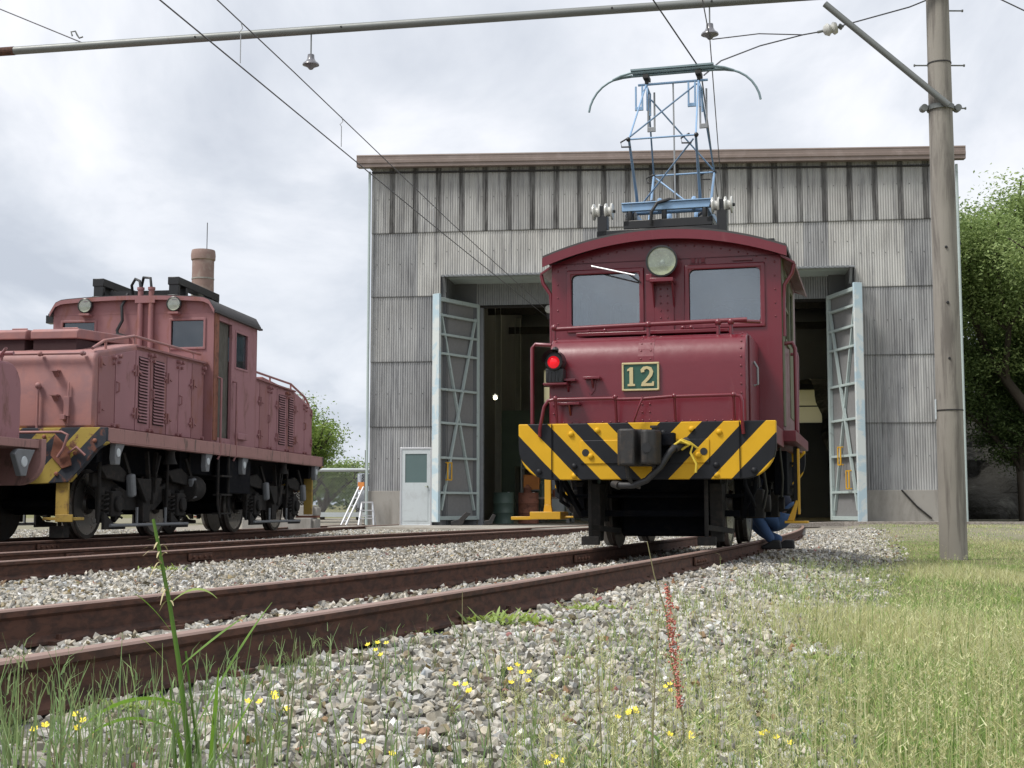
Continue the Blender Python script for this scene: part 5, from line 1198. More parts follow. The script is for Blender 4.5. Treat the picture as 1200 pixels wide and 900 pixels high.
# bogies
def bogie(yc):
    g = empty('bogie', (0, 0, 0)); g.parent = L2; wb = 1.08
    for y in (yc - wb, yc + wb): wheelset(L2, y, .44)
    for s_ in (-1, 1):
        x0, x1 = sorted((s_ * .80, s_ * .86))
        b = B(); b.prism([(yc - 1.45, .82), (yc - 1.2, .86), (yc - .75, .70), (yc - .45, .62), (yc + .45, .62), (yc + .75, .70), (yc + 1.2, .86), (yc + 1.45, .82), (yc + 1.45, .66), (yc + 1.28, .60), (yc + .9, .55), (yc + .5, .36), (yc - .5, .36), (yc - .9, .55), (yc - 1.28, .60), (yc - 1.45, .66)], 'x', x0, x1); b.build('side_frame', 'under_grey', g, bevel=.01)
        for y in (yc - wb, yc + wb):
            b = B(); b.box(*sorted((s_ * .84, s_ * 1.02)), y - .14, y + .14, .28, .60); b.cyl((s_ * 1.02, y, .44), (s_ * 1.07, y, .44), .10, n=14); b.build('axle_box', 'under_grey', g, bevel=.015)
            b = B(); b.prism([(y - .32, .66), (y - .28, .26), (y - .16, .20), (y - .16, .64)], 'x', *sorted((s_ * .86, s_ * .93))); b.prism([(y + .32, .66), (y + .28, .26), (y + .16, .20), (y + .16, .64)], 'x', *sorted((s_ * .86, s_ * .93))); b.build('horn_guide', 'under_grey', g, bevel=.006)
            for e in (-1, 1):
                b = B(); b.tube([(s_ * .95 + .045 * cos(a_), y + e * .21 + .045 * sin(a_), .26 + .30 * a_ / (10 * pi)) for a_ in lin(0, 10 * pi, 50)], .013, 6); b.build('coil_spring', 'under_grey', g, smooth=60)
            b = B(); b.prism([(y - .40, .90), (y + .10, .96), (y + .42, .84), (y + .35, .72), (y - .2, .76)], 'x', *sorted((s_ * .90, s_ * .97))); b.build('equaliser_plate', 'under_grey', g, bevel=.01)
            b = B(); b.cbox((s_ * 1.02, y + .42, .68), (.10, .13, .30), Matrix.Rotation(.18, 3, 'X')); b.build('brake_block', 'bracket_grey', g, bevel=.03)
            b = B(); b.bar((s_ * 1.0, y + .42, .8), (s_ * .95, y + .3, 1.1), .04, .04); b.tube([(s_ * .99, y - .45, 1.1), (s_ * .99, y - .47, .8), (s_ * .96, y - .40, .5), (s_ * .96, y - .42, .2)], .022); b.build('brake_hanger', 'under_grey', g)
            b = B(); b.prism([(y - .36, .34), (y - .08, .20), (y + .28, .18), (y + .28, .12), (y - .36, .12)], 'x', *sorted((s_ * .98, s_ * 1.02))); b.build('pedestal_tie', 'under_grey', g, bevel=.006)
        b = B(); b.tube([(s_ * 1.03, yc - 1.3, .17), (s_ * 1.03, yc + 1.3, .17)], .022); b.box(*sorted((s_ * 1.02, s_ * 1.04)), yc - .5, yc - .46, .15, .4); b.box(*sorted((s_ * 1.02, s_ * 1.04)), yc + .46, yc + .5, .15, .4); b.build('pull_rod', 'bracket_grey', g, smooth=60)
        b = B(); b.prism([(yc - .42, .78), (yc + .05, .78), (yc + .05, .50), (yc - .1, .46)], 'x', *sorted((s_ * .94, s_ * 1.0))); b.prism([(yc + .42, .80), (yc + .12, .80), (yc + .12, .44), (yc + .25, .52)], 'x', *sorted((s_ * .94, s_ * 1.0))); b.box(*sorted((s_ * .86, s_ * .96)), yc - .12, yc + .12, .2, .62); b.build('bolster_plate', 'under_grey', g, bevel=.01)
        b = B(); b.bar((s_ * .95, yc - .02, 1.15), (s_ * .95, yc + .10, .6), .05, .05); b.bar((s_ * .95, yc + .3, 1.15), (s_ * .95, yc + .2, .6), .05, .05); b.tube([(s_ * 1.05, yc + .2, 1.1), (s_ * 1.04, yc + .1, .85), (s_ * 1.0, yc + .15, .6)], .018); b.build('hanger_rod', 'under_grey', g)
    b = B(); b.box(-.45, .45, yc - .95, yc - .2, .3, .85); b.box(-.45, .45, yc + .2, yc + .95, .3, .85); b.box(-.8, .8, yc - .15, yc + .15, .45, .8); b.build('motor', 'under_black', g, bevel=.02)
bogie(1.92); bogie(7.45)
for s_ in (-1, 1):
    for y in (.35, 3.45, 5.05, 9.1):
        b = B(); b.prism([(y - .03, 1.19), (y - .05, 1.0), (y - .02, .92), (y + .10, .92), (y + .13, 1.05), (y + .25, 1.19)], 'x', *sorted((s_ * 1.14, s_ * 1.22))); bo_ = b.build('jacking_bracket', 'bracket_grey', L2, bevel=.01)
        b = B(); b.lathe([(.055, 0), (.05, .008)], (s_ * 1.222, y + .04, 1.07), (s_, 0, 0), 16); b.build('white_disc', 'white_tag', bo_)
    for y in (2.3, 7.4):
        b = B(); b.lathe([(.10, -.16), (.07, -.08), (.06, 0), (.09, .04)], (s_ * 1.12, y, 1.15), (0, 0, 1), 16); b.build('sand_funnel', 'under_grey', L2, smooth=40)
    b = B(); b.cyl((s_ * .92, 3.35, .68), (s_ * .92, 3.75, .68), .19, n=20); b.box(s_ * .92 - .02, s_ * .92 + .02, 3.5, 3.55, .8, 1.2); b.build('air_tank', 'under_grey', L2, bevel=.02)
    b = B()
    for y in (3.97, 4.42): b.tube([(s_ * 1.20, y, 1.2), (s_ * 1.20, y, .45), (s_ * 1.24, y, .25)], .022)
    for z in (.30, .58, .86): b.box(*sorted((s_ * 1.12, s_ * 1.26)), 3.97, 4.42, z, z + .025)
    b.build('ladder', 'under_grey', L2)
    b = B(); b.box(*sorted((s_ * .95, s_ * 1.15)), 4.5, 5.6, .62, 1.15); b.build('equipment_box', 'under_black', L2, bevel=.015)
    b = B(); b.box(-.075 + s_ * .67, .085 + s_ * .67, .03, .07, .30, .80); b.build('step_post', 'yellow_old', L2, bevel=.006)
    b = B(); b.box(-.19 + s_ * .67, .22 + s_ * .67, -.06, .20, .24, .275); b.box(-.02 + s_ * .67, .2 + s_ * .67, -.08, -.06, .22, .31); b.build('footboard', 'yellow_old', L2, bevel=.004)
    b = B(); b.box(s_ * .62 - .09, s_ * .62 + .09, .02, .18, .03, .17); b.cyl((s_ * .62, .1, .17), (s_ * .62, .1, .8), .025); b.build('rail_guard', 'under_grey', L2)
    b = B(); b.box(s_ * 1.0 - .08, s_ * 1.0 + .08, LN - .16, LN - .1, .28, .98); b.build('step_post', 'yellow_old', L2, bevel=.006)
    b = B(); b.box(s_ * 1.0 - .2, s_ * 1.0 + .2, LN - .24, LN, .22, .26); b.build('footboard', 'rust_orange', L2)
b = B(); b.tube([(-.1, -.05, 1.40), (.0, -.12, 1.30), (.72, -.12, 1.30), (.80, -.12, 1.27), (.74, -.1, 1.10), (.66, -.08, 1.0)], .018); b.tube([(.0, -.04, 1.40), (-.02, -.1, 1.2)], .015); b.tube([(.78, -.05, 1.05), (.9, -.09, 1.12), (1.0, -.06, 1.02)], .016); b.build('front_step_rail', 'orange_faded', L2, smooth=60)

# ================================================================== third locomotive, only its end in the picture
def repaint(o, mp_):
    for sl in o.material_slots:
        if sl.material and sl.material.name in mp_:
            m_ = MATS[mp_[sl.material.name]]; sl.link = 'OBJECT'; sl.material = m_
mp3 = {'red_paint': 'pink_faded', 'red_paint_worn': 'sill_pink', 'beam_stripes': 'sill_pink', 'yellow_paint': 'yellow_old', 'under_black': 'under_grey'}
skip = {'pantograph', 'tail_lamp', 'number_plate', 'brake_hose'}
def clone3(o, parent):
    if o.name.split('.')[0] in skip: return None
    c = o.copy(); COL.objects.link(c); c.parent = parent; repaint(c, mp3)
    for ch in [x for x in bpy.data.objects if x.parent == o]: clone3(ch, c)
    return c
split_parts(L2)
L3 = clone3(L12, None); L3['label'] = 'end of a smaller pink locomotive cut off by the left edge of the picture'
th3 = atan(.20); L3.location = (-6.50 - 4.9 * sin(th3), 15.85 - 4.9 * cos(th3), .14); L3.rotation_euler = (0, 0, -th3)
b = B()
for z in lin(1.3, 1.9, 2): b.box(.949, .965, 3.8, 3.86, z, z + .1)
b.build('hinge', 'pink_paint', L3)
for y in (4.42,):
    b = B(); b.prism([(y - .05, 1.04), (y - .12, .98), (y - .05, .86), (y + .02, .74), (y + .13, .74), (y + .17, .86), (y + .30, 1.04)], 'x', 1.10, 1.17); bo_ = b.build('jacking_bracket', 'bracket_grey', L3, bevel=.01)
    b = B(); b.lathe([(.062, 0), (.055, .008)], (1.172, y + .07, .90), (1, 0, 0), 16); b.build('white_disc', 'white_tag', bo_)
# ================================================================== pole, portal beam, wires
pole = empty('concrete_pole', (5.46, 17.0, -.12), label='tall round concrete pole standing in the grass at the right', cat='pole')
b = B(); b.lathe([(.168, 0), (.163, 1.8), (.1635, 1.81), (.150, 5.0), (.131, 9.5)], (0, 0, 0), n=28); b.build('shaft', 'concrete_pole', pole, smooth=40)
for z in (1.86, 6.3):
    b = B(); r_ = .164 - (z - 1.8) * .0042 ; b.lathe([(r_ - .01, -.008), (r_ + .006, -.008), (r_ + .006, .008), (r_ - .01, .008)], (0, 0, z), n=28); b.build('steel_band', 'iron_dark', pole)
for (z, s_) in [(7.0, 1), (6.0 + .28, 1), (6.28, -1), (5.72, 1)]:
    b = B(); b.cyl((s_ * .12, 0, z), (s_ * .32, 0, z), .010); b.cyl((s_ * .31, 0, z), (s_ * .325, 0, z), .018); b.build('step_bolt', 'gal_pipe', pole)
for (z, w) in [(3.9, .02), (3.2, .02), (2.5, .018)]:
    b = B(); b.lathe([(w, 0), (w * .6, .012)], (-.03, -.158, z), (0, -1, 0), 8); b.build('bolt_hole', 'lamp_black', pole)
b = B(); b.box(-.176, -.166, -.02, .02, 1.75, 2.0); b.build('white_plate', 'white_tag', pole)
pd_ = Vector((5.46, 16.83, 7.13)); pe = Vector((-7.32, 18.98, 7.02)); dvec = (pe - pd_).normalized()
def bp(t_): return pd_ + dvec * t_
beam = empty('portal_beam', (5.46, 16.8, 7.1), label='long grey tubular beam spanning the tracks high across the picture', cat='overhead beam')
b = B(); b.cyl(bp(-.25) - Vector(beam.location), bp(19) - Vector(beam.location), .058, n=16); b.build('pipe', 'gal_pipe', beam, smooth=40)
br0 = Vector((4.02, 17.02, 6.98)); br1 = Vector((5.50, 16.80, 5.58))
b = B(); b.cyl(br0 - Vector(beam.location), br1 - Vector(beam.location), .042, n=12); b.build('diagonal_strut', 'gal_pipe', beam, smooth=40)
b = B(); o3 = Vector((5.46, 17.0, 5.60)) - Vector(beam.location)
b.lathe([(.155, -.03), (.17, -.03), (.17, .03), (.155, .03)], o3, (0, 0, 1), 24)
for s_ in (-1, 1): b.box(o3.x + s_ * .2 - .05, o3.x + s_ * .2 + .05, o3.y - .02, o3.y + .02, o3.z - .03, o3.z + .03); b.cyl((o3.x + s_ * .215, o3.y - .05, o3.z), (o3.x + s_ * .215, o3.y + .05, o3.z), .045)
b.build('pole_clamp', 'gal_pipe', beam)
b = B(); q = bp(1.28) - Vector(beam.location); b.cyl(q + Vector((.06, 0, 0)), q - Vector((.06, 0, 0)), .068, n=16)
q = bp(12.85) - Vector(beam.location); b.cyl(q + dvec * .12, q - dvec * .12, .062, n=16); b.build('rust_collar', 'rail_rust', beam)
b = B()
for t_ in (10.0, 7.9, 4.2, 2.9): q = bp(t_) - Vector(beam.location); b.cyl(q + Vector((0, -.07, 0)), q + Vector((0, .0, 0)), .014, n=6)
b.build('bolt_heads', 'iron_dark', beam)
def bell(p, label):
    t_ = empty('bell_insulator', p, label=label, cat='insulator')
    b = B(); b.cyl((0, 0, 0), (0, 0, .44), .010); b.cyl((0, 0, -.05), (0, 0, .02), .012); b.build('hanger_rod', 'gal_pipe', t_)
    b = B(); b.lathe([(.02, .16), (.045, .155), (.05, .10), (.07, .06), (.11, .03), (.115, .01), (.09, .0), (.05, -.02), (.025, -.05)], (0, 0, 0), n=20); b.build('porcelain', 'porcelain_grey', t_, smooth=40)
    return t_
bl1 = bp(8.33); bell(Vector((bl1.x, bl1.y, bl1.z - .50)), 'grey bell insulator hanging from the beam over the middle track')
bl2 = bp(2.92); bell(Vector((bl2.x, bl2.y, bl2.z - .44)), 'grey bell insulator hanging from the beam above the raised pantograph')
def strand(name, pts, r, label, cat='wire', mat='wire', group=None):
    b = B(); o = Vector(pts[0]); b.tube([Vector(p) - o for p in pts], r, 6); o_ = b.build(name, mat, None, smooth=60, loc=o); return tag(o_, label, cat, group)
def lerp(a, b_, t_): return Vector(a) + (Vector(b_) - Vector(a)) * t_
A0, A1 = Vector((-3.5, 13.15, 5.55)), Vector((.93, 36.0, 5.62))
M0, M1 = Vector((-3.21, 14.45, 6.04)), Vector((.93, 36.0, 5.80))
Aq = lerp(A0, A1, -.45); Mq = lerp(M0, M1, -.55)
bell1p = Vector((bl1.x, bl1.y, bl1.z - .55))
cw = strand('contact_wire', [Aq, A0, lerp(A0, A1, .5) - Vector((0, 0, .03)), A1], .0085, 'contact wire over the middle track running to the left shed door')
strand('messenger_wire', [Mq, M0, lerp(M0, M1, .11), lerp(M0, M1, .5) - Vector((0, 0, .05)), M1], .0075, 'upper supporting wire above the contact wire of the middle track')
for y in (15.1, 18.72, 23.9):
    ca_ = lerp(A0, A1, (y - A0.y) / (A1.y - A0.y)); ma_ = lerp(M0, M1, (y - M0.y) / (M1.y - M0.y)); c_ = Vector((ma_.x, y, ca_.z))
    b = B(); b.tube([ma_ - c_, Vector((.02, 0, (ma_.z - c_.z) * .85)), Vector((-.02, 0, (ma_.z - c_.z) * .75)), Vector((0, 0, (ma_.z - c_.z) * .68)), Vector((0, 0, 0))], .006, 5); o_ = b.build('dropper', 'wire_pale', None, loc=c_)
    tag(o_, {15.1: 'dropper nearest the camera between the two wires of the middle track', 18.72: 'middle one of the three droppers joining the wires over the middle track', 23.9: 'farthest dropper before the shed joining the wires over the middle track'}[y], 'dropper wire', 'droppers over the middle track')
# wires of the near track
C0 = Vector((1.55, 13.7, 5.62)); C1 = Vector((2.05, 14.45, 5.26)); C2 = Vector((5.85, 36.0, 5.9))
strand('contact_wire', [lerp(C0, C1, -4), C1, C2], .0085, 'contact wire pressed by the raised pantograph of the red locomotive')
bp2 = Vector((bl2.x, bl2.y, bl2.z - .49))
strand('messenger_wire', [Vector((1.55, 12.6, 6.9)), bp2, lerp(bp2, Vector((5.8, 36, 6.25)), .5) - Vector((0, 0, .05)), Vector((5.8, 36, 6.25))], .0075, 'upper wire passing the bell insulator above the raised pantograph')
strand('stay_wire', [Vector((5.3, 16.95, 7.0)), Vector((5.1, 17.0, 6.93)), Vector((4.25, 17.1, 6.72))], .009, 'stay wire between the concrete pole and the white spool insulator')
sp_ = Vector((4.10, 17.12, 6.68)); t_ = empty('spool_insulator', sp_, label='white spool insulator in the stay wire left of the pole', cat='insulator')
ax_ = Vector((-1, .08, -.22)).normalized()
b = B(); b.lathe([(.02, -.10), (.07, -.09), (.085, -.05), (.05, -.02), (.085, .02), (.06, .07), (.02, .09)], (0, 0, 0), ax_, 18); b.build('porcelain', 'white_porcelain', t_, smooth=40)
b = B(); b.cyl(-ax_ * .18, ax_ * .16, .018); b.lathe([(.03, 0), (.045, .02), (.03, .04)], -ax_ * .16, ax_, 10); b.build('end_fitting', 'gal_pipe', t_)
strand('pull_off_wire', [sp_ + ax_ * .16, Vector((3.75, 17.1, 6.60)), Vector((3.1, 16.6, 6.28)), Vector((2.45, 15.6, 5.75)), Vector((2.15, 14.9, 5.35))], .009, 'curved pull off wire from the spool insulator down to the pantograph')
strand('pull_off_wire', [Vector((3.75, 17.1, 6.60)), Vector((3.2, 17.2, 6.65)), bp2 + Vector((.03, 0, -.0))], .0075, 'straight thin wire from the spool insulator to the bell insulator')
strand('guy_wire', [Vector((-9.5, 20.04, 8.78)), Vector((-6.08, 18.8, 7.09))], .010, 'short wire slanting down to the beam at the upper left corner')
strand('guy_wire', [Vector((8.2, 20, 9.4)), Vector((5.9, 17, 8.0)), Vector((5.46, 16.9, 8.1))], .010, 'wire end crossing the upper right corner behind the pole') if False else None
b = B(); q = Vector((-6.10, 18.72, 7.10)); b.tube([(-.10, 0, .06), (-.12, 0, .12), (-.06, 0, .13), (-.03, 0, .07), (.0, 0, .03), (.05, 0, .05)], .012); tag(b.build('wire_clamp', 'gal_pipe', None, smooth=60, loc=q), 'bent wire clamp where the guy wire meets the beam at upper left', 'clamp')
strand('overhead_line', [Vector((8.1, 24.0, 10.10)), Vector((12.0, 24.0, 8.15))], .012, 'bare line crossing the upper right corner beyond the pole')
# end insulators on the shed front
for (p, lab, rr) in [(Vector((.93, 36.0, 5.72)), 'white disc insulator ending the wires at the left of the shed doorway', .11)]:
    t_ = empty('disc_insulator', p, label=lab, cat='insulator')
    b = B(); b.lathe([(.02, -.06), (rr, -.05), (rr, -.02), (.06, .0), (rr * .9, .03), (.03, .06)], (.05, -.1, .1), (-.1, -1, 0), 18); b.build('disc', 'white_porcelain', t_, smooth=40)
    b = B(); b.tube([(0, 0, 0), (.12, 0, -.15), (.22, .1, -.3), (.25, .3, -.35)], .035); b.box(.0, .2, -.05, .1, -.15, .0); b.build('bracket', 'iron_dark', t_)

# ================================================================== small things by the shed
def P3(u, v, z): return shed_pt(u, v, z)
t_ = empty('step_ladder', P3(.18, -.95, .1), SHED_A + .1, label='small white aluminium step ladder standing by the shed corner', cat='ladder')
b = B()
for x0, x1 in ((-.19, -.13), (.19, .13)): b.bar((x0, -.2, 0), (x1, 0, .60), .035, .035)
b.box(-.14, .14, -.06, .06, .58, .62)
for z, w, y in ((.2, .17, -.13), (.4, .155, -.07)): b.box(-w, w, y - .04, y + .04, z - .012, z + .012)
b.build('front_frame', 'alu', t_)
b = B()
for x0, x1 in ((-.19, -.13), (.19, .13)): b.bar((x0, .25, 0), (x1, .02, .58), .03, .03)
b.box(-.17, .17, .12, .16, .25, .28); b.build('rear_frame', 'alu', t_)
t_ = empty('folded_ladder', P3(-.32, -.75, .1), SHED_A, label='folded white ladder leaning against the left corner of the shed', cat='ladder')
b = B()
for dx in (0, .12): b.bar((dx - .15, -.3, 0), (dx + .15, .35, 1.0), .035, .045)
for k in range(5): f = (k + .7) / 5.2; b.bar((-.15 + .30 * f, -.3 + .65 * f, 1.0 * f), (-.03 + .30 * f, -.3 + .65 * f, 1.0 * f), .03, .03)
b.build('rails', 'alu', t_)
b = B(); b.box(.12, .28, .33, .40, .92, 1.12); b.build('orange_pad', 'cone_orange', t_)
b = B(); b.box(-.45, .2, -.1, .1, 0, .06); o_ = b.build('wood_board', 'timber_old', None, loc=P3(.3, -1.5, .08)); tag(o_, 'pale board lying flat in front of the white step ladder', 'board')
b = B(); b.prism([(0, 0), (.3, .0), (.34, .12), (.5, .3), (.38, .34), (.2, .16), (0, .1)], 'y', 0, .12); o_ = b.build('rail_clamp', 'iron_dark', None, bevel=.01, loc=P3(2.25, -.55, .12)); tag(o_, 'dark iron clamp lying on the ground at the foot of the left door leaf', 'clamp')
b = B(); b.prism([(0, 0), (.2, .0), (.3, .25), (.22, .28), (.12, .12), (0, .1)], 'y', 0, .1); o_ = b.build('rail_clamp', 'iron_dark', None, bevel=.01, loc=P3(3.0, .1, .13)); tag(o_, 'smaller dark iron clamp on the ground just inside the left door leaf', 'clamp')
# concrete blocks behind the pink locomotive
for (x, y, w, d, h, z, lab) in [(-5.1, 30.2, 1.5, 1.0, .36, 0, 'lower long concrete block on the ballast behind the pink locomotive'), (-5.0, 30.35, 1.3, .8, .26, .362, 'upper shorter concrete block stacked behind the pink locomotive')]:
    b = B(); b.box(-w / 2, w / 2, -d / 2, d / 2, 0, h); b.box(w / 2, w / 2 + .08, -d / 2 + .1, d / 2 - .1, .04, h - .04); tag(b.build('concrete_block', 'concrete', None, bevel=.02, loc=(x, y, z - .02)), lab, 'concrete block')
# chain link fence left of the shed
fn = empty('chain_link_fence', (-9.6, 41.5, 0), label='chain link fence with a pale top rail left of the shed', cat='fence')
FL = 6.6
b = B(); b.tube([(0, 0, 1.72), (FL, 0, 1.72)], .055); b.build('top_rail', 'door_white', fn)
b = B(); b.box(0, FL, -.06, .06, .30, .44); b.build('base_rail', 'door_white', fn)
for k in range(5): b = B(); b.cyl((.3 + k * 1.62, 0, 0), (.3 + k * 1.62, 0, 1.72 + (.6 if k == 3 else 0)), .03); b.build('post', 'gal_pipe', fn)
b = B(); st = .085
k = -16
while k * st < FL:
    for s_ in (-1, 1):
        xa = k * st; x0 = xa if s_ > 0 else xa + 1.28; x1 = xa + 1.28 if s_ > 0 else xa
        b.bar((x0, 0, .44), (x1, 0, 1.72), .006, .006)
    k += 1
b.build('mesh', 'wire_pale', fn)
# van beyond the fence
van = empty('van', (-5.35, 55, 0.1), .12, label='grey van parked beyond the fence at the left of the shed', cat='van')
b = B(); b.prism([(0, .3), (0, 1.0), (.12, 1.18), (.9, 1.35), (1.35, 1.92), (4.2, 1.95), (4.4, 1.7), (4.45, .3)], 'x', -.85, .85); b.build('body', 'van_grey', van, bevel=.08, seg=3)
for s_ in (-1, 1):
    b = B(); b.prism([(1.0, 1.28), (1.38, 1.78), (2.2, 1.8), (2.2, 1.22)], 'x', *sorted((s_ * .852, s_ * .858))); b.prism([(2.3, 1.22), (2.3, 1.8), (4.1, 1.8), (4.2, 1.22)], 'x', *sorted((s_ * .852, s_ * .858))); b.build('side_window', 'van_glass', van)
    for y in (.85, 3.6): b = B(); b.cyl((s_ * .68, y, .32), (s_ * .88, y, .32), .32, n=24); b.cyl((s_ * .875, y, .32), (s_ * .885, y, .32), .18, n=16); b.build('wheel', 'rubber', van)
b = B(); b.add([(-.72, .93, 1.38), (.72, .93, 1.38), (.66, 1.30, 1.87), (-.66, 1.30, 1.87)], [(0, 1, 2, 3)]); 
for p in range(4): b.v[p] = (b.v[p][0], b.v[p][1] - .03, b.v[p][2] + .01)
b.build('windscreen', 'van_glass', van)
b = B(); b.box(-.88, -.84 + 1.72, -.02, .02, .35, .5); b.build('bumper', 'rubber', van)
# brick chimney far away
ch = empty('brick_chimney', (-22.9, 100, 0), label='distant round brick chimney rising behind the pink locomotive', cat='chimney')
b = B(); b.lathe([(1.05, 0), (.80, 17.6), (.80, 18.9), (.88, 18.98), (.90, 19.3), (.87, 19.6), (.84, 19.7), (.6, 19.7), (.6, 19.0)], (0, 0, 0), n=28); b.build('stack', 'brick', ch, smooth=30)
b = B()
for z in (17.55, 16.3): r_ = 1.05 - (z / 17.6) * .25; b.lathe([(r_, -.05), (r_ + .03, -.05), (r_ + .03, .05), (r_, .05)], (0, 0, z), n=28)
b.build('iron_hoop', 'concrete', ch)
b = B(); b.cyl((.25, 0, 19.5), (.25, 0, 21.8), .03); b.build('lightning_rod', 'iron_dark', ch)

# ================================================================== crouching man at the right side of the red locomotive
def l12(x, y, z): th = -atan(.27); return Vector((1.22 + x * cos(th) - y * sin(th), 12.6 + x * sin(th) + y * cos(th), z))
def skin(name, joints, edges, mat, parent=None, sub=2):
    me = bpy.data.meshes.new(name); me.from_pydata([j[0] for j in joints], edges, []); o = bpy.data.objects.new(name, me); COL.objects.link(o)
    sk = o.modifiers.new('skin', 'SKIN'); 
    for i, j in enumerate(joints): 
        r_ = j[1]; me.skin_vertices[0].data[i].radius = (r_, r_) if not isinstance(r_, tuple) else r_
    me.skin_vertices[0].data[0].use_root = True
    sb = o.modifiers.new('sub', 'SUBSURF'); sb.levels = sub; sb.render_levels = sub
    dg = bpy.context.evaluated_depsgraph_get(); ev = o.evaluated_get(dg); m2 = bpy.data.meshes.new_from_object(ev); bpy.data.objects.remove(o)
    m2.polygons.foreach_set('use_smooth', [True] * len(m2.polygons)); m2.materials.clear(); m2.materials.append(MATS[mat]); o2 = bpy.data.objects.new(name, m2); COL.objects.link(o2)
    if parent: o2.parent = parent
    return o2
# local frame: +x to the person's front (towards the locomotive), z up from the ground
per = empty('person', l12(.93, 4.6, .03), -atan(.27) + pi, label='crouching person in blue work trousers and dark top beside the red locomotive', cat='person')
trousers = skin('trousers', [((0, 0, .30), .17), ((-.03, 0, .43), .18), ((.06, .11, .33), .11), ((.36, .17, .50), .085), ((.20, .17, .22), .07), ((.12, .17, .09), .06), ((.06, -.11, .31), .11), ((.40, -.15, .30), .085), ((.18, -.15, .15), .068), ((.02, -.15, .10), .058)],
                [(0, 1), (0, 2), (2, 3), (3, 4), (4, 5), (0, 6), (6, 7), (7, 8), (8, 9)], 'work_blue')
body = skin('body', [((-.02, 0, .42), .13), ((.06, 0, .60), .145), ((.18, 0, .78), .15), ((.27, 0, .88), .075), ((.33, 0, .93), .06), ((.38, 0, 1.02), .098), ((.41, 0, 1.06), .09),
            ((.24, .19, .80), .068), ((.42, .22, .62), .05), ((.62, .15, .66), .036), ((.68, .14, .68), .032), ((.24, -.19, .80), .068), ((.44, -.22, .66), .05), ((.66, -.12, .74), .036), ((.72, -.10, .76), .032)],
            [(0, 1), (1, 2), (2, 3), (3, 4), (4, 5), (5, 6), (2, 7), (7, 8), (8, 9), (9, 10), (2, 11), (11, 12), (12, 13), (13, 14)], 'skin', per)
trousers.parent = per
jacket = skin('jacket', [((-.03, 0, .44), .15), ((.05, 0, .60), .165), ((.17, 0, .77), .165), ((.25, 0, .87), .09), ((.23, .19, .79), .082), ((.41, .22, .62), .062), ((.56, .17, .65), .048), ((.23, -.19, .79), .082), ((.43, -.22, .66), .062), ((.60, -.15, .72), .048)],
              [(0, 1), (1, 2), (2, 3), (2, 4), (4, 5), (5, 6), (2, 7), (7, 8), (8, 9)], 'work_navy', per)
belt = skin('shirt_tail', [((-.06, .0, .47), .155), ((-.02, 0, .53), .158)], [(0, 1)], 'work_blue', per)
cap = B(); cap.ball((.37, 0, 1.09), .108, 14, (1.05, .95, .8)); cap.prism([(.42, -.07), (.52, -.05), (.52, .05), (.42, .07)], 'z', 1.08, 1.092); cap.build('cap', 'work_navy', per, smooth=60)
fc = B(); fc.ball((.478, 0, 1.02), .016, 8, (1, .8, 1.3)); fc.build('nose', 'skin', per, smooth=60)
for s_ in (-1, 1):
    e_ = B(); e_.ball((.462, s_ * .035, 1.045), .011, 8); e_.build('eye', 'white_tag', per, smooth=60)
    e_ = B(); e_.ball((.39, s_ * .095, 1.03), .026, 8, (.7, .4, 1.2)); e_.build('ear', 'skin', per, smooth=60)
    bt = B(); bt.prism([(-.07, .0), (.17, .0), (.17, .04), (.09, .08), (.05, .11), (-.06, .11)], 'y', s_ * .16 - .045, s_ * .16 + .045); o_ = bt.build('boot', 'boot', per, bevel=.025, seg=3); o_.location = (.08 if s_ > 0 else -.06, 0, 0)
    hx = Vector((.68, .14, .68)) if s_ > 0 else Vector((.72, -.10, .76))
    fg = B()
    for k in range(4): q = hx + Vector((.03, (k - 1.5) * .02, .005)); L_ = [.068, .078, .072, .056][k]; fg.tube([q, q + Vector((L_ * .5, 0, .008)), q + Vector((L_ * .85, 0, -.015)), q + Vector((L_ * .9, 0, -.035))], .009, 7, .007)
    q = hx + Vector((.0, -s_ * .03, 0)); fg.tube([q, q + Vector((.03, -s_ * .02, .0)), q + Vector((.055, -s_ * .015, -.01))], .011, 7, .008)
    fg.ball(hx + Vector((.01, 0, 0)), .042, 10, (1.1, 1, .5)); fg.build('hand', 'skin', per, smooth=60)
# ================================================================== vegetation
def grown(rec, p, d, L, r, depth, tips, b, rnd, spread=.55, up=.12):
    pts = [p]; q = Vector(p); dd = Vector(d)
    n = 4
    for i in range(n):
        dd = (dd + Vector((rnd.uniform(-.18, .18), rnd.uniform(-.18, .18), rnd.uniform(-.05, .14)))).normalized(); q = q + dd * L / n; pts.append(q.copy())
        if depth <= 2: tips.append((q.copy(), depth))
    b.tube(pts, r, 7 if depth > 2 else 5, r * .62)
    if depth <= 0: return
    for k in range(rnd.choice((2, 3, 3))):
        a = rnd.uniform(0, 2 * pi); s_ = rnd.uniform(spread * .6, spread * 1.3)
        nd = (dd + Vector((cos(a) * s_, sin(a) * s_, rnd.uniform(-.1, .3) + up))).normalized()
        start = pts[rnd.choice((2, 3, 4))] if k else pts[-1]
        grown(rec, start, nd, L * rnd.uniform(.62, .82), r * .6, depth - 1, tips, b, rnd, spread, up)
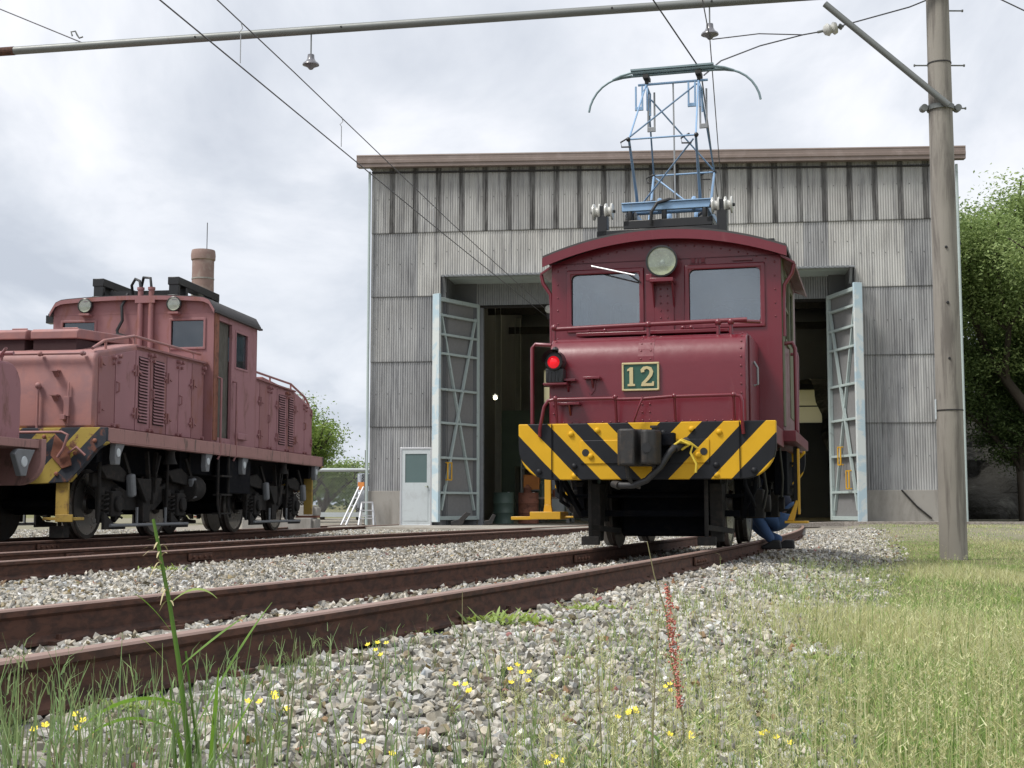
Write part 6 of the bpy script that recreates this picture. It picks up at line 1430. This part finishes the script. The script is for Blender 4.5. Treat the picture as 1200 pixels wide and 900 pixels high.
def leaf_mesh(C, N_, size, cols, rg):
    """C (n,3) centres: one bent leaf (2 tris as quad) each"""
    n = len(C); A = rand_rot(n); L = rg.uniform(.7, 1.3, n) * size; w = L * .42
    loc = np.zeros((n, 4, 3)); loc[:, 0, 0] = -L / 2; loc[:, 1, 1] = -w / 2; loc[:, 1, 2] = L * .06; loc[:, 2, 0] = L / 2; loc[:, 3, 1] = w / 2; loc[:, 3, 2] = L * .06
    A[:, 2] *= .75
    V = np.einsum('nij,nkj->nki', A, loc) + C[:, None, :]
    F = (np.arange(n) * 4)[:, None] + np.array([0, 1, 2, 3])
    return V.reshape(-1, 3), F, np.repeat(cols, 4, 0)
def tree(name, loc, h, r, nleaf, lsize, pal, label, group, seed, depth=4, trunk_r=.2, trunk_frac=.3, spread=.6, cl=.55):
    rnd = random.Random(seed); rg = np.random.default_rng(seed); t_ = empty(name, loc, rnd.uniform(0, 6), label=label, cat='tree', group=group)
    b = B(); tips = []
    b.tube([(0, 0, -.3), (rnd.uniform(-.1, .1), 0, h * trunk_frac * .5), (rnd.uniform(-.2, .2), rnd.uniform(-.2, .2), h * trunk_frac)], trunk_r, 9, trunk_r * .75)
    top = Vector(b.v[-1]); top = Vector((0, 0, h * trunk_frac))
    for k in range(4):
        a = k * 1.6 + rnd.uniform(-.3, .3); d = Vector((cos(a) * rnd.uniform(.25, .8), sin(a) * rnd.uniform(.25, .8), 1)).normalized()
        grown(None, top - Vector((0, 0, rnd.uniform(0, h * .08))), d, h * .25, trunk_r * .6, depth - 1, tips, b, rnd, spread)
    P = np.array([[*t[0]] for t in tips]); 
    zmax = P[:, 2].max(); sc = (h * .96) / zmax; rad = np.percentile(np.hypot(P[:, 0], P[:, 1]), 92); sr = r / rad
    b.v = [(x * (sr if z > h * trunk_frac else 1), y * (sr if z > h * trunk_frac else 1), z * sc if z > h * trunk_frac else z) for x, y, z in b.v]
    P[:, :2] *= sr; P[:, 2] *= sc
    b.build('trunk', 'bark', t_, smooth=60)
    # clumps on the outer twigs: some dense, some thin, gaps between
    wgt = rg.gamma(1.1, 1, len(P)); wgt /= wgt.sum(); idx = rg.choice(len(P), nleaf, p=wgt)
    offs = rg.normal(0, 1, (nleaf, 3)); offs[:, 2] *= .38; C = P[idx] + offs * cl * .78 * r / 3.2
    tone = rg.uniform(0, 1, len(P))[idx] * .6 + rg.uniform(0, 1, nleaf) * .4
    pal = np.array(pal); cols = pal[0] * (1 - tone[:, None]) + pal[1] * tone[:, None]
    ca_, sa_ = cos(t_.rotation_euler.z), sin(t_.rotation_euler.z); wx = C[:, 0] * ca_ - C[:, 1] * sa_ + loc[0] - SHED_O.x; wy = C[:, 0] * sa_ + C[:, 1] * ca_ + loc[1] - SHED_O.y
    uu = wx * cos(SHED_A) + wy * sin(SHED_A); vv = -wx * sin(SHED_A) + wy * cos(SHED_A); keep = ~((uu > -.4) & (uu < W + .5) & (vv > -.6) & (vv < 31.2)); C = C[keep]; cols = cols[keep]
    V, F, c = leaf_mesh(C, None, lsize, cols, rg)
    o = merged('crown', V, F, 'leaves', c); o.parent = t_
    return t_
PAL_D = [(.05, .095, .03), (.20, .28, .09)]; PAL_A = [(.10, .18, .045), (.42, .52, .20)]; PAL_B = [(.04, .075, .025), (.15, .22, .07)]; PAL_C = [(.10, .19, .03), (.38, .50, .12)]
tree('leafy_tree', (16.2, 42, .2), 10.4, 3.9, 95000, .135, PAL_A, 'tall light green tree beside the right corner of the shed', 'trees right of the shed', 3, trunk_r=.22)
tree('leafy_tree', (19.4, 46, .3), 11.9, 4.6, 110000, .145, PAL_A, 'tallest feathery green tree at the right edge of the picture', 'trees right of the shed', 5, trunk_r=.28)
tree('leafy_tree', (19.6, 50, .3), 9.5, 4.6, 50000, .18, PAL_B, 'dark green tree in the shade behind the light green tree', 'trees right of the shed', 8, trunk_r=.22)
tree('leafy_tree', (16.2, 43.5, .2), 6.6, 3.4, 60000, .13, PAL_D, 'low dark understorey tree standing before the rock face', 'trees right of the shed', 12, trunk_r=.12)
tree('leafy_tree', (20.5, 52, .4), 11.0, 4.8, 40000, .19, PAL_B, 'dark tree at the far right behind the tallest tree', 'trees right of the shed', 14, trunk_r=.22)
tree('leafy_tree', (17.9, 44.5, .2), 4.2, 2.4, 30000, .12, PAL_D, 'low dark bush at the right edge under the tall trees', 'trees right of the shed', 31, trunk_r=.08, trunk_frac=.12)
# dark rock bank behind the trees
rk = B(); nxr, nyr = 60, 26
for j in range(nyr + 1):
    for i in range(nxr + 1):
        x = 12.5 + 26 * i / nxr; f = j / nyr; z = -1 + 7.0 * f; y = 53 + 5 * f * f + 1.6 * mnoise.noise(Vector((x * .35, z * .5, 1))) + .7 * mnoise.noise(Vector((x * 1.2, z * 1.3, 4)))
        rk.v.append((x, y, z))
for j in range(nyr):
    for i in range(nxr): a = j * (nxr + 1) + i; rk.f.append([a, a + 1, a + nxr + 2, a + nxr + 1]); rk.mi.append(0)
n0 = len(rk.v)
for i in range(nxr + 1): x = 12.5 + 26 * i / nxr; rk.v.append((x, 90, 8))
for i in range(nxr): a = nyr * (nxr + 1) + i; rk.f.append([a, a + 1, n0 + i + 1, n0 + i]); rk.mi.append(0)
tag(rk.build('rock_bank', 'rock_dark', None), kind='structure')
# bushes left of the shed
tree('bushy_tree', (-9.2, 47, 0), 4.9, 2.3, 13000, .13, PAL_C, 'bright green bushy tree beyond the fence nearest the pink locomotive', 'bushy trees beyond the fence', 21, trunk_r=.1, trunk_frac=.12)
tree('bushy_tree', (-7.6, 50, 0), 4.3, 2.0, 11000, .13, PAL_C, 'lower bright green bushy tree beyond the fence beside the shed corner', 'bushy trees beyond the fence', 22, trunk_r=.1, trunk_frac=.12)
tree('bushy_tree', (-8.6, 62, 0), 3.4, 2.6, 9000, .16, PAL_A, 'far darker green bush behind the parked van', 'bushy trees beyond the fence', 23, trunk_r=.1, trunk_frac=.1)
tree('bushy_tree', (-11.4, 44, 0), 3.0, 1.6, 6000, .12, PAL_A, 'low green bush behind the rear step of the pink locomotive', 'bushy trees beyond the fence', 24, trunk_r=.08, trunk_frac=.1)
# far wood closing the horizon
P_ = []; rg = np.random.default_rng(3)
for k in range(170):
    a = rg.uniform(-1.05, 1.05); d = rg.uniform(190, 300); x, y = d * sin(a), d * cos(a); hh_ = rg.uniform(3.5, 7)
    n = 260; q = rg.normal(0, 1, (n, 3)); q /= np.linalg.norm(q, axis=1)[:, None]; q *= rg.uniform(.6, 1, (n, 1)) * [[5, 4, hh_ * .55]]; P_.append(q + [x, y, hh_ * .5 + .004 * (y - 60)])
P_ = np.concatenate(P_); tn = rg.uniform(0, 1, len(P_))[:, None]; cc = np.array([.03, .06, .02]) * (1 - tn) + np.array([.10, .15, .05]) * tn
V, F, c = leaf_mesh(P_, None, 1.3, cc, rg); fw = merged('far_wood', V, F, 'leaves', c); tag(fw, 'low far off belt of dark green trees along the horizon', 'wood', kind='stuff')

# ------------------------------------------------------------------ grass
def blades(P, h, w, lean, cols, seg=3):
    n = len(P); a = rng.uniform(0, 2 * pi, n); dirx, diry = np.cos(a), np.sin(a); la = rng.uniform(0, 2 * pi, n); lx, ly = np.cos(la) * lean * h, np.sin(la) * lean * h
    V = np.zeros((n, 2 * (seg + 1), 3))
    for s_ in range(seg + 1):
        t_ = s_ / seg; ww = w * (1 - t_) ** .7 * .5 + .0004
        cx = P[:, 0] + lx * t_ ** 2; cy = P[:, 1] + ly * t_ ** 2; cz = P[:, 2] + h * t_ * (1 - .25 * lean * t_)
        V[:, 2 * s_] = np.stack([cx - dirx * ww, cy - diry * ww, cz], -1); V[:, 2 * s_ + 1] = np.stack([cx + dirx * ww, cy + diry * ww, cz], -1)
    fs = np.array([(2 * s_, 2 * s_ + 1, 2 * s_ + 3, 2 * s_ + 2) for s_ in range(seg)])
    F = ((np.arange(n) * 2 * (seg + 1))[:, None, None] + fs[None]).reshape(-1, 4)
    return V.reshape(-1, 3), F, np.repeat(cols, 2 * (seg + 1), 0)
G1 = np.array([.11, .20, .045]); G2 = np.array([.42, .54, .19]); S1 = np.array([.62, .63, .38]); S2 = np.array([.45, .44, .19])
def gcol(n, dry):
    t_ = rng.random(n)[:, None]; g_ = G1 * (1 - t_) + G2 * t_; u = rng.random(n)[:, None]; s_ = S1 * (1 - u) + S2 * u
    m_ = (rng.random(n) < dry)[:, None]; return np.where(m_, s_, g_)
def grass_fn(x, y):
    d = lat1(x, y); w = .25 * mnoise.noise(Vector((x * 1.3, y * 1.3, 5)))
    e = d - (1.60 + w + .08 * (1 - sstep(3, 7, y)))
    if e < -.25: return None
    if e < .6 and random.random() > (.25 + e) * .8: return None
    # patchy cover
    if mnoise.noise(Vector((x * .9, y * .6, 2))) < -.32 and random.random() < .6: return None
    return hgt(x, y) - .01
Vs = []; Fs = []; Cs = []; off = 0
def addb(v, f, c):
    global off
    Vs.append(v); Fs.append(f + off); Cs.append(c); off += len(v)
for (x0, x1, y0, y1, dens, h0, h1, w_, dry) in [(0, 2.6, 1.7, 4.2, 3800, .03, .12, .0026, .22), (0.2, 3.8, 4.2, 8, 2600, .03, .12, .0036, .22), (1, 6.5, 8, 15, 1200, .02, .085, .006, .28), (3, 13, 15, 24, 420, .02, .06, .010, .42), (4, 17, 24, 33, 160, .02, .05, .016, .55)]:
    P = scatter(x0, x1, y0, y1, dens, grass_fn); n = len(P)
    patch = np.array([mnoise.noise(Vector((p[0] * .8, p[1] * .35, 7))) for p in P])
    h = rng.uniform(h0, h1, n) * (1 + .6 * patch); dr_ = np.clip(dry + patch * 1.5, .05, .97)
    c = np.where((rng.random(n) < dr_)[:, None], gcol(n, 1), gcol(n, 0))
    addb(*blades(P, h, w_, rng.uniform(.1, .9, n), c))
    # upright flowering stalks with pale loose heads
    if y0 < 15:
        m_ = rng.random(n) < (.045 if y0 < 8 else .02); Q = P[m_]; k = len(Q); hh_ = h[m_] * rng.uniform(1.3, 2.3, k) + .03
        cs = gcol(k, .5); addb(*blades(Q, hh_, w_ * .7, rng.uniform(.02, .22, k), cs))
        for rep in range(7):
            zz = rng.uniform(.6, 1.02, k); R_ = Q + np.stack([rng.normal(0, .006, k), rng.normal(0, .006, k), hh_ * zz], -1)
            addb(*blades(R_, np.full(k, .016) * rng.uniform(.6, 1.5, k), .0035, rng.uniform(.3, 1.5, k), np.clip(gcol(k, .75) * 1.15, 0, .8), 1))
# loose pale green tufts where the grass creeps over the stones
P = []
for k in range(46):
    y = rng.uniform(4.2, 13); x = X1c(y) + rng.uniform(1.25, 2.2) / .955; n_ = rng.integers(14, 50)
    for i in range(n_): xx, yy = x + rng.normal(0, .06), y + rng.normal(0, .09); P.append((xx, yy, hgt(xx, yy) - .01))
P = np.array(P); n = len(P); tc_ = rng.random((n, 1)); addb(*blades(P, rng.uniform(.04, .17, n), .0035, rng.uniform(.1, .7, n), np.array([.20, .29, .07]) * (1 - tc_) + np.array([.48, .54, .24]) * tc_))
# tan upright heads (foxtail like spikes) at the lower right
P = scatter(-.1, 2.0, 1.9, 4.6, 240, lambda x, y: None if lat1(x, y) < 1.6 or random.random() > lat1(x, y) - 1.5 else hgt(x, y) - .01); n = len(P); hh_ = rng.uniform(.12, .24, n); addb(*blades(P, hh_, .003, rng.uniform(.0, .12, n), gcol(n, .8)))
for rep in range(26):
    zz = rng.uniform(.62, 1.0, n); addb(*blades(P + np.stack([rng.normal(0, .002, n), rng.normal(0, .002, n), hh_ * zz], -1), np.full(n, .009), .0028, rng.uniform(.5, 1.4, n), gcol(n, 1) * .95, 1))
go_ = merged('meadow_grass', np.concatenate(Vs), np.concatenate(Fs), 'blades', np.concatenate(Cs)); tag(go_, 'dry yellow green meadow grass covering the ground at the right', 'grass', kind='stuff')
# thin grey green stalks among the stones close to the camera
Vs = []; Fs = []; Cs = []; off = 0
def stalk_fn(x, y):
    d = lat1(x, y)
    if d < .72: return None
    k = mnoise.noise(Vector((x * 1.6, y * 1.6, 4)))
    if random.random() > .42 + k * .9 - max(0, x) * .3: return None
    return hgt(x, y) - .01
HG = np.array([.17, .24, .11])
for (x0, x1, y0, y1, dens, h0, h1) in [(-1.6, .85, 1.75, 3.1, 1150, .08, .29), (-1.8, 1.0, 3.1, 5.4, 330, .05, .17), (.6, 1.6, 5, 8, 22, .08, .2)]:
    P = scatter(x0, x1, y0, y1, dens, stalk_fn); n = len(P)
    lft = np.clip((-P[:, 0] + .8) / 1.3, .45, 1); h = rng.uniform(h0, h1, n) * lft; c = HG * rng.uniform(.7, 1.6, (n, 1)) + rng.uniform(0, .05, (n, 3)) * [[1, 1, 0]]
    addb(*blades(P, h, .0042, rng.uniform(.02, .30, n), c))
    for rep in range(5):
        zz = rng.uniform(.1, .9, n); m_ = rng.random(n) < .5; Q = (P + np.stack([np.zeros(n), np.zeros(n), h * zz], -1))[m_]
        addb(*blades(Q, rng.uniform(.02, .05, m_.sum()), .003, rng.uniform(.3, 1.0, m_.sum()), c[m_], 2))
so_ = merged('horsetail_stalks', np.concatenate(Vs), np.concatenate(Fs), 'blades', np.concatenate(Cs)); tag(so_, 'thin grey green stalks growing through the stones near the camera', 'weeds', kind='stuff')
# low weed clumps by the rail
def curved_leaf(b, p, d, L, w, lift, droop, n=7, twist=0):
    p = Vector(p); d = Vector((d[0], d[1], 0)).normalized(); side = Vector((-d.y, d.x, 0)); L_, R_ = [], []
    for i in range(n + 1):
        t_ = i / n; q = p + d * L * t_ * (1 - .1 * t_) + Vector((0, 0, lift * L * t_ - droop * L * t_ * t_)); ww = w * (sin(pi * min(1, .12 + t_ * .9)) ** .7) * .5
        if i == n: ww = .0006
        sd_ = (side + Vector((0, 0, twist * (1.3 + .5 * t_)))).normalized(); L_.append(q + sd_ * ww); R_.append(q - sd_ * ww)
    o = len(b.v); b.v += [tuple(v) for v in L_ + R_]
    for i in range(n): b.f.append([o + i, o + i + 1, o + n + 1 + i + 1, o + n + 1 + i]); b.mi.append(b.m)
M('leaf_green', (.14, .25, .045), .55, var=.3, scale=12); M('leaf_pale', (.30, .40, .12), .6, var=.25, scale=15); M('stem_dry', (.22, .2, .1), .8, var=.3, scale=12)
M('petal_yellow', (.85, .70, .04), .55, var=.1); M('sorrel_red', (.50, .17, .13), .75, var=.3, scale=20); M('leaf_rusty', (.35, .17, .08), .7, var=.3, scale=15); M('seed_straw', (.42, .36, .2), .8, var=.2, scale=20)
for k_ in ('leaf_green', 'leaf_pale'):
    t_ = MATS[k_].node_tree; b_ = [n for n in t_.nodes if n.type == 'BSDF_PRINCIPLED'][0]; o_ = [n for n in t_.nodes if n.type == 'OUTPUT_MATERIAL'][0]
    tl = N(t_, 'ShaderNodeBsdfTranslucent'); tl.inputs[0].default_value = (.22, .42, .04, 1) if k_ == 'leaf_green' else (.4, .5, .1, 1); mx = N(t_, 'ShaderNodeMixShader'); mx.inputs[0].default_value = .4
    t_.links.new(b_.outputs[0], mx.inputs[1]); t_.links.new(tl.outputs[0], mx.inputs[2]); t_.links.new(mx.outputs[0], o_.inputs[0])
def weed(loc, r, nl, mat, label, seed):
    rnd = random.Random(seed); b = B()
    for i in range(nl * 3):
        a = rnd.uniform(0, 2 * pi); curved_leaf(b, (rnd.gauss(0, r * .5), rnd.gauss(0, r * .3), rnd.uniform(0, .02)), (cos(a), sin(a)), rnd.uniform(.2, 1) * r * .38, r * .07, rnd.uniform(.3, 1.3), rnd.uniform(.2, .8), 4)
    x, y = loc; o_ = b.build('weed_clump', mat, None, loc=(x, y, hgt(x, y) + .005)); return tag(o_, label, 'weed', 'low weed clumps beside the near rail')
weed((.0, 6.15, ), .20, 110, 'leaf_pale', 'widest pale green weed clump on the stones by the near rail', 1)
weed((-.42, 5.6), .10, 50, 'leaf_pale', 'small pale green weed clump at the left of the widest one', 2)
weed((.42, 7.0), .15, 70, 'leaf_pale', 'thin pale weed clump right of the widest one near the rail', 3)
weed((.95, 6.2), .06, 18, 'leaf_green', 'upright broad leafed green weed on the stones right of centre', 4)
weed((-.95, 3.5), .10, 60, 'leaf_pale', 'yellow green weed clump on the stones below the tall grass plant', 5)
weed((-.70, 5.0), .07, 26, 'leaf_rusty', 'reddish withered weed against the near rail left of centre', 6)
weed((-1.02, 4.05), .05, 26, 'leaf_rusty', 'orange brown withered weed in front of the near rail at the left', 7)
weed((-2.9, 11.5), .16, 50, 'leaf_pale', 'pale green weed on the stones between the near and middle tracks at the far left', 8)
# the tall grass plant in the left foreground
gp = empty('tall_grass_plant', (-.60, 2.62, hgt(-.6, 2.62)), label='tall bright green grass plant in front of the rails at the left', cat='plant')
st_pts = [(0.0, 0, 0), (-.012, 0, .12), (-.03, .0, .25), (-.05, .0, .36), (-.075, .0, .475), (-.085, 0, .52)]
b = B(); b.tube(st_pts, .0058, 7, .003); b.tube([(.02, .01, 0), (.0, .01, .13), (-.02, .01, .27)], .0035, 6, .002); b.tube([(-.03, .02, 0), (-.04, .02, .1), (-.05, .02, .2)], .003, 6, .002); b.build('stem', 'leaf_green', gp, smooth=60)
for (p, d, L, w, li, dr_, mt) in [((-.02, 0, .17), (-1, -.15), .21, .014, .42, .62, 'leaf_green'), ((.0, 0, .10), (-1, .1), .24, .012, .75, .75, 'leaf_green'), ((.02, 0, .05), (.55, -.2), .17, .016, 1.9, .4, 'leaf_green'), ((.0, 0, .12), (.6, .2), .16, .010, 2.0, .5, 'leaf_green'),
                                  ((-.04, 0, .30), (-.6, 0), .09, .007, 1.4, .5, 'leaf_green'), ((-.05, 0, .36), (.8, 0), .10, .007, 1.0, .9, 'leaf_pale'), ((-.03, 0, .24), (.9, .1), .14, .008, .9, .2, 'leaf_green'), ((.02, 0, .02), (.4, -.3), .2, .017, 1.3, .1, 'leaf_green'), ((-.03, 0, .22), (-.9, .2), .10, .006, 1.2, .4, 'leaf_pale'),
                                  ((.0, 0, .02), (-.2, -.5), .12, .010, 2.2, .6, 'leaf_green'), ((.03, 0, .0), (.1, -.3), .15, .012, 2.0, .3, 'leaf_green')]:
    b = B(); curved_leaf(b, p, d, L, w, li, dr_, 9, .5); b.build('leaf', mt, gp, smooth=60)
b = B(); rnd = random.Random(4)
for k in range(26): z = rnd.uniform(.36, .48); x = -.05 - (z - .36) * .21; curved_leaf(b, (x, 0, z), (rnd.uniform(-1, 1), rnd.uniform(-1, 1)), rnd.uniform(.015, .05), .004, rnd.uniform(-.5, 1.2), rnd.uniform(.3, 1), 3)
b.build('seed_head', 'seed_straw', gp)
# red sorrel stalk
sr_ = empty('sorrel_stalk', (.35, 3.05, hgt(.35, 3.05)), label='tall thin red seeded sorrel stalk rising before the red locomotive', cat='plant')
b = B(); b.tube([(.03, 0, 0), (.025, 0, .15), (.0, 0, .28), (-.01, 0, .38), (-.035, 0, .46), (-.05, 0, .535)], .0028, 6, .001); b.build('stem', 'stem_dry', sr_, smooth=60)
b = B(); rnd = random.Random(9)
for k in range(330): 
    z = rnd.uniform(.17, .44); x = .026 - max(0, z - .1) * .1; s_ = (1 - abs(z - .3) / .2) * .008 + .002; b.ball((x + rnd.gauss(0, s_ * .6), rnd.gauss(0, s_ * .6), z), rnd.uniform(.0018, .0034), 4)
b.build('seed_head', 'sorrel_red', sr_)
b = B()
for a, L in ((.3, .09), (2.5, .12), (4.0, .08)): curved_leaf(b, (.03, 0, .02), (cos(a), sin(a)), L, .018, 1.4, .6, 6)
b.build('leaf', 'leaf_green', sr_)
def tall_stalk(x, y, h, dx, label, seed, cat='plant'):
    b = B(); b.tube([(0, 0, 0), (dx * .2, 0, h * .4), (dx * .6, 0, h * .75), (dx, 0, h)], .0022, 5, .001); rnd = random.Random(seed)
    o_ = b.build('thin_stalk', 'stem_dry', None, smooth=60, loc=(x, y, hgt(x, y))); return tag(o_, label, cat, 'single tall stalks in the stones')
tall_stalk(.29, 2.9, .40, .02, 'thin upright stalk just left of the red sorrel', 1)
tall_stalk(-.17, 2.7, .17, .004, 'dark green straight stalk in the stones left of centre', 2)
tall_stalk(.20, 3.1, .26, -.01, 'thin stalk standing before the stones right of centre', 3)
tall_stalk(.66, 4.6, .28, -.05, 'bowed thin stalk in front of the near rail below the locomotive beam', 4)
tall_stalk(-.18, 5.0, .22, .0, 'pale short stalk against the near rail left of centre', 5)
# yellow wild flowers
def flowers(x, y, h, n, spread, label, seed):
    rnd = random.Random(seed); t_ = empty('yellow_wildflower', (x, y, hgt(x, y)), label=label, cat='flower', group='yellow wild flowers in the foreground')
    b = B(); f = B(); lf = B()
    for i in range(n):
        a = rnd.uniform(0, 2 * pi); e = Vector((cos(a) * spread * rnd.uniform(.2, 1), sin(a) * spread * rnd.uniform(.2, 1), h * rnd.uniform(.65, 1)))
        b.tube([(0, 0, 0), (e.x * .2, e.y * .2, e.z * .5), e], .0014, 5, .0008)
        nrm = Vector((rnd.uniform(-.4, .4), -.6, 1)).normalized(); m_ = nrm.to_track_quat('Z', 'Y').to_matrix()
        for k in range(5):
            t0 = k * 2 * pi / 5; r_ = .0075
            f.add([e, e + m_ @ Vector((cos(t0 - .5) * r_, sin(t0 - .5) * r_, .001)), e + m_ @ Vector((cos(t0) * r_ * 1.25, sin(t0) * r_ * 1.25, .003)), e + m_ @ Vector((cos(t0 + .5) * r_, sin(t0 + .5) * r_, .001))], [(0, 1, 2, 3)])
        for k in range(3): z = rnd.uniform(.1, .7); curved_leaf(lf, e * z, (rnd.uniform(-1, 1), rnd.uniform(-1, 1)), rnd.uniform(.012, .03), .006, .6, .3, 3)
    b.build('stem', 'stem_dry', t_, smooth=60); f.build('flower', 'petal_yellow', t_); lf.build('leaf', 'leaf_pale', t_); return t_
for i, (px, py, h, n, sp, lab) in enumerate([(-1.30, 3.45, .17, 9, .07, 'yellow flowered plant at the left edge in front of the rails'), (-.16, 3.6, .11, 4, .05, 'pair of yellow flowers uppermost among the stones left of centre'), (.30, 3.55, .10, 5, .05, 'yellow flowers right of centre in the upper stones'),
      (.10, 3.0, .08, 3, .04, 'yellow flowers low in the middle of the stones'), (.40, 3.25, .09, 3, .05, 'yellow flowers on the stones left of the red sorrel'), (-.28, 2.9, .09, 2, .04, 'two small yellow flowers left of centre low in the stones'),
      (-.02, 2.72, .07, 2, .03, 'single small yellow flowers near the bottom middle'), (.2, 2.8, .08, 3, .04, 'low yellow flowers right of the bottom middle'), (-.18, 2.55, .05, 2, .03, 'tiny yellow flowers at the very bottom of the stones'), (.46, 4.2, .1, 3, .04, 'small yellow flowers on the upper stones right of centre')]):
    flowers(px, py, h, n, sp, lab, 30 + i)
for i, (px, py, h, n, sp, lab) in enumerate([(-.52, 3.1, .12, 5, .07, 'yellow flowers just right of the tall grass plant'), (-.9, 2.75, .12, 5, .07, 'yellow flowers low among the thin stalks left of the tall grass plant'), (.02, 3.9, .12, 6, .08, 'yellow flowers high in the middle of the stones below the near rail'), (.33, 2.62, .09, 4, .05, 'yellow flowers at the bottom edge right of centre'), (-.40, 4.3, .1, 5, .07, 'yellow flowers in the stones close to the near rail left of centre'), (.62, 3.3, .1, 4, .06, 'yellow flowers between the red sorrel and the meadow grass'), (-1.15, 3.9, .13, 6, .07, 'yellow flowers against the near rail at the far left')]):
    flowers(px, py, h, n, sp, lab, 60 + i)

for i, (x, y, r_, m_) in enumerate([(1.05, 3.6, .10, 'leaf_green'), (1.75, 5.2, .14, 'leaf_green'), (2.6, 7.4, .18, 'leaf_pale'), (1.25, 5.6, .10, 'leaf_pale'), (.95, 2.9, .07, 'leaf_green'), (3.6, 9.4, .22, 'leaf_pale'), (1.6, 7.8, .13, 'leaf_pale'), (.55, 4.0, .08, 'leaf_pale')]):
    weed((x, y), r_, 60, m_, ['broad green weed in the grass right of the red sorrel', 'broad green weed deeper in the grass at the lower right', 'pale weed in the middle of the meadow', 'pale weed at the edge of stones and grass', 'green weed close to the camera at the lower right', 'wide pale weed in front of the concrete pole', 'pale weed on the stone edge in front of the crouching person', 'small pale weed in the stones right of the red sorrel'][i], 50 + i)
# ------------------------------------------------------------------ keep the tree to thing > part > sub-part
for o_ in [o for o in bpy.data.objects if o.parent is None and o.children and o not in (L12, L2, L3)]: split_parts(o_)
bpy.context.view_layer.update()
def depth(o):
    d = 0
    while o.parent: o = o.parent; d += 1
    return d
deep = [(depth(o), o) for o in bpy.data.objects if depth(o) > 2]
for d, o in sorted(deep, key=lambda t: t[0]):
    anc = o
    chain = []
    while anc: chain.append(anc); anc = anc.parent
    part = chain[-2]; mw = o.matrix_world.copy(); o.parent = part; o.matrix_parent_inverse = Matrix(); o.matrix_basis = part.matrix_world.inverted() @ mw
bpy.context.view_layer.update()
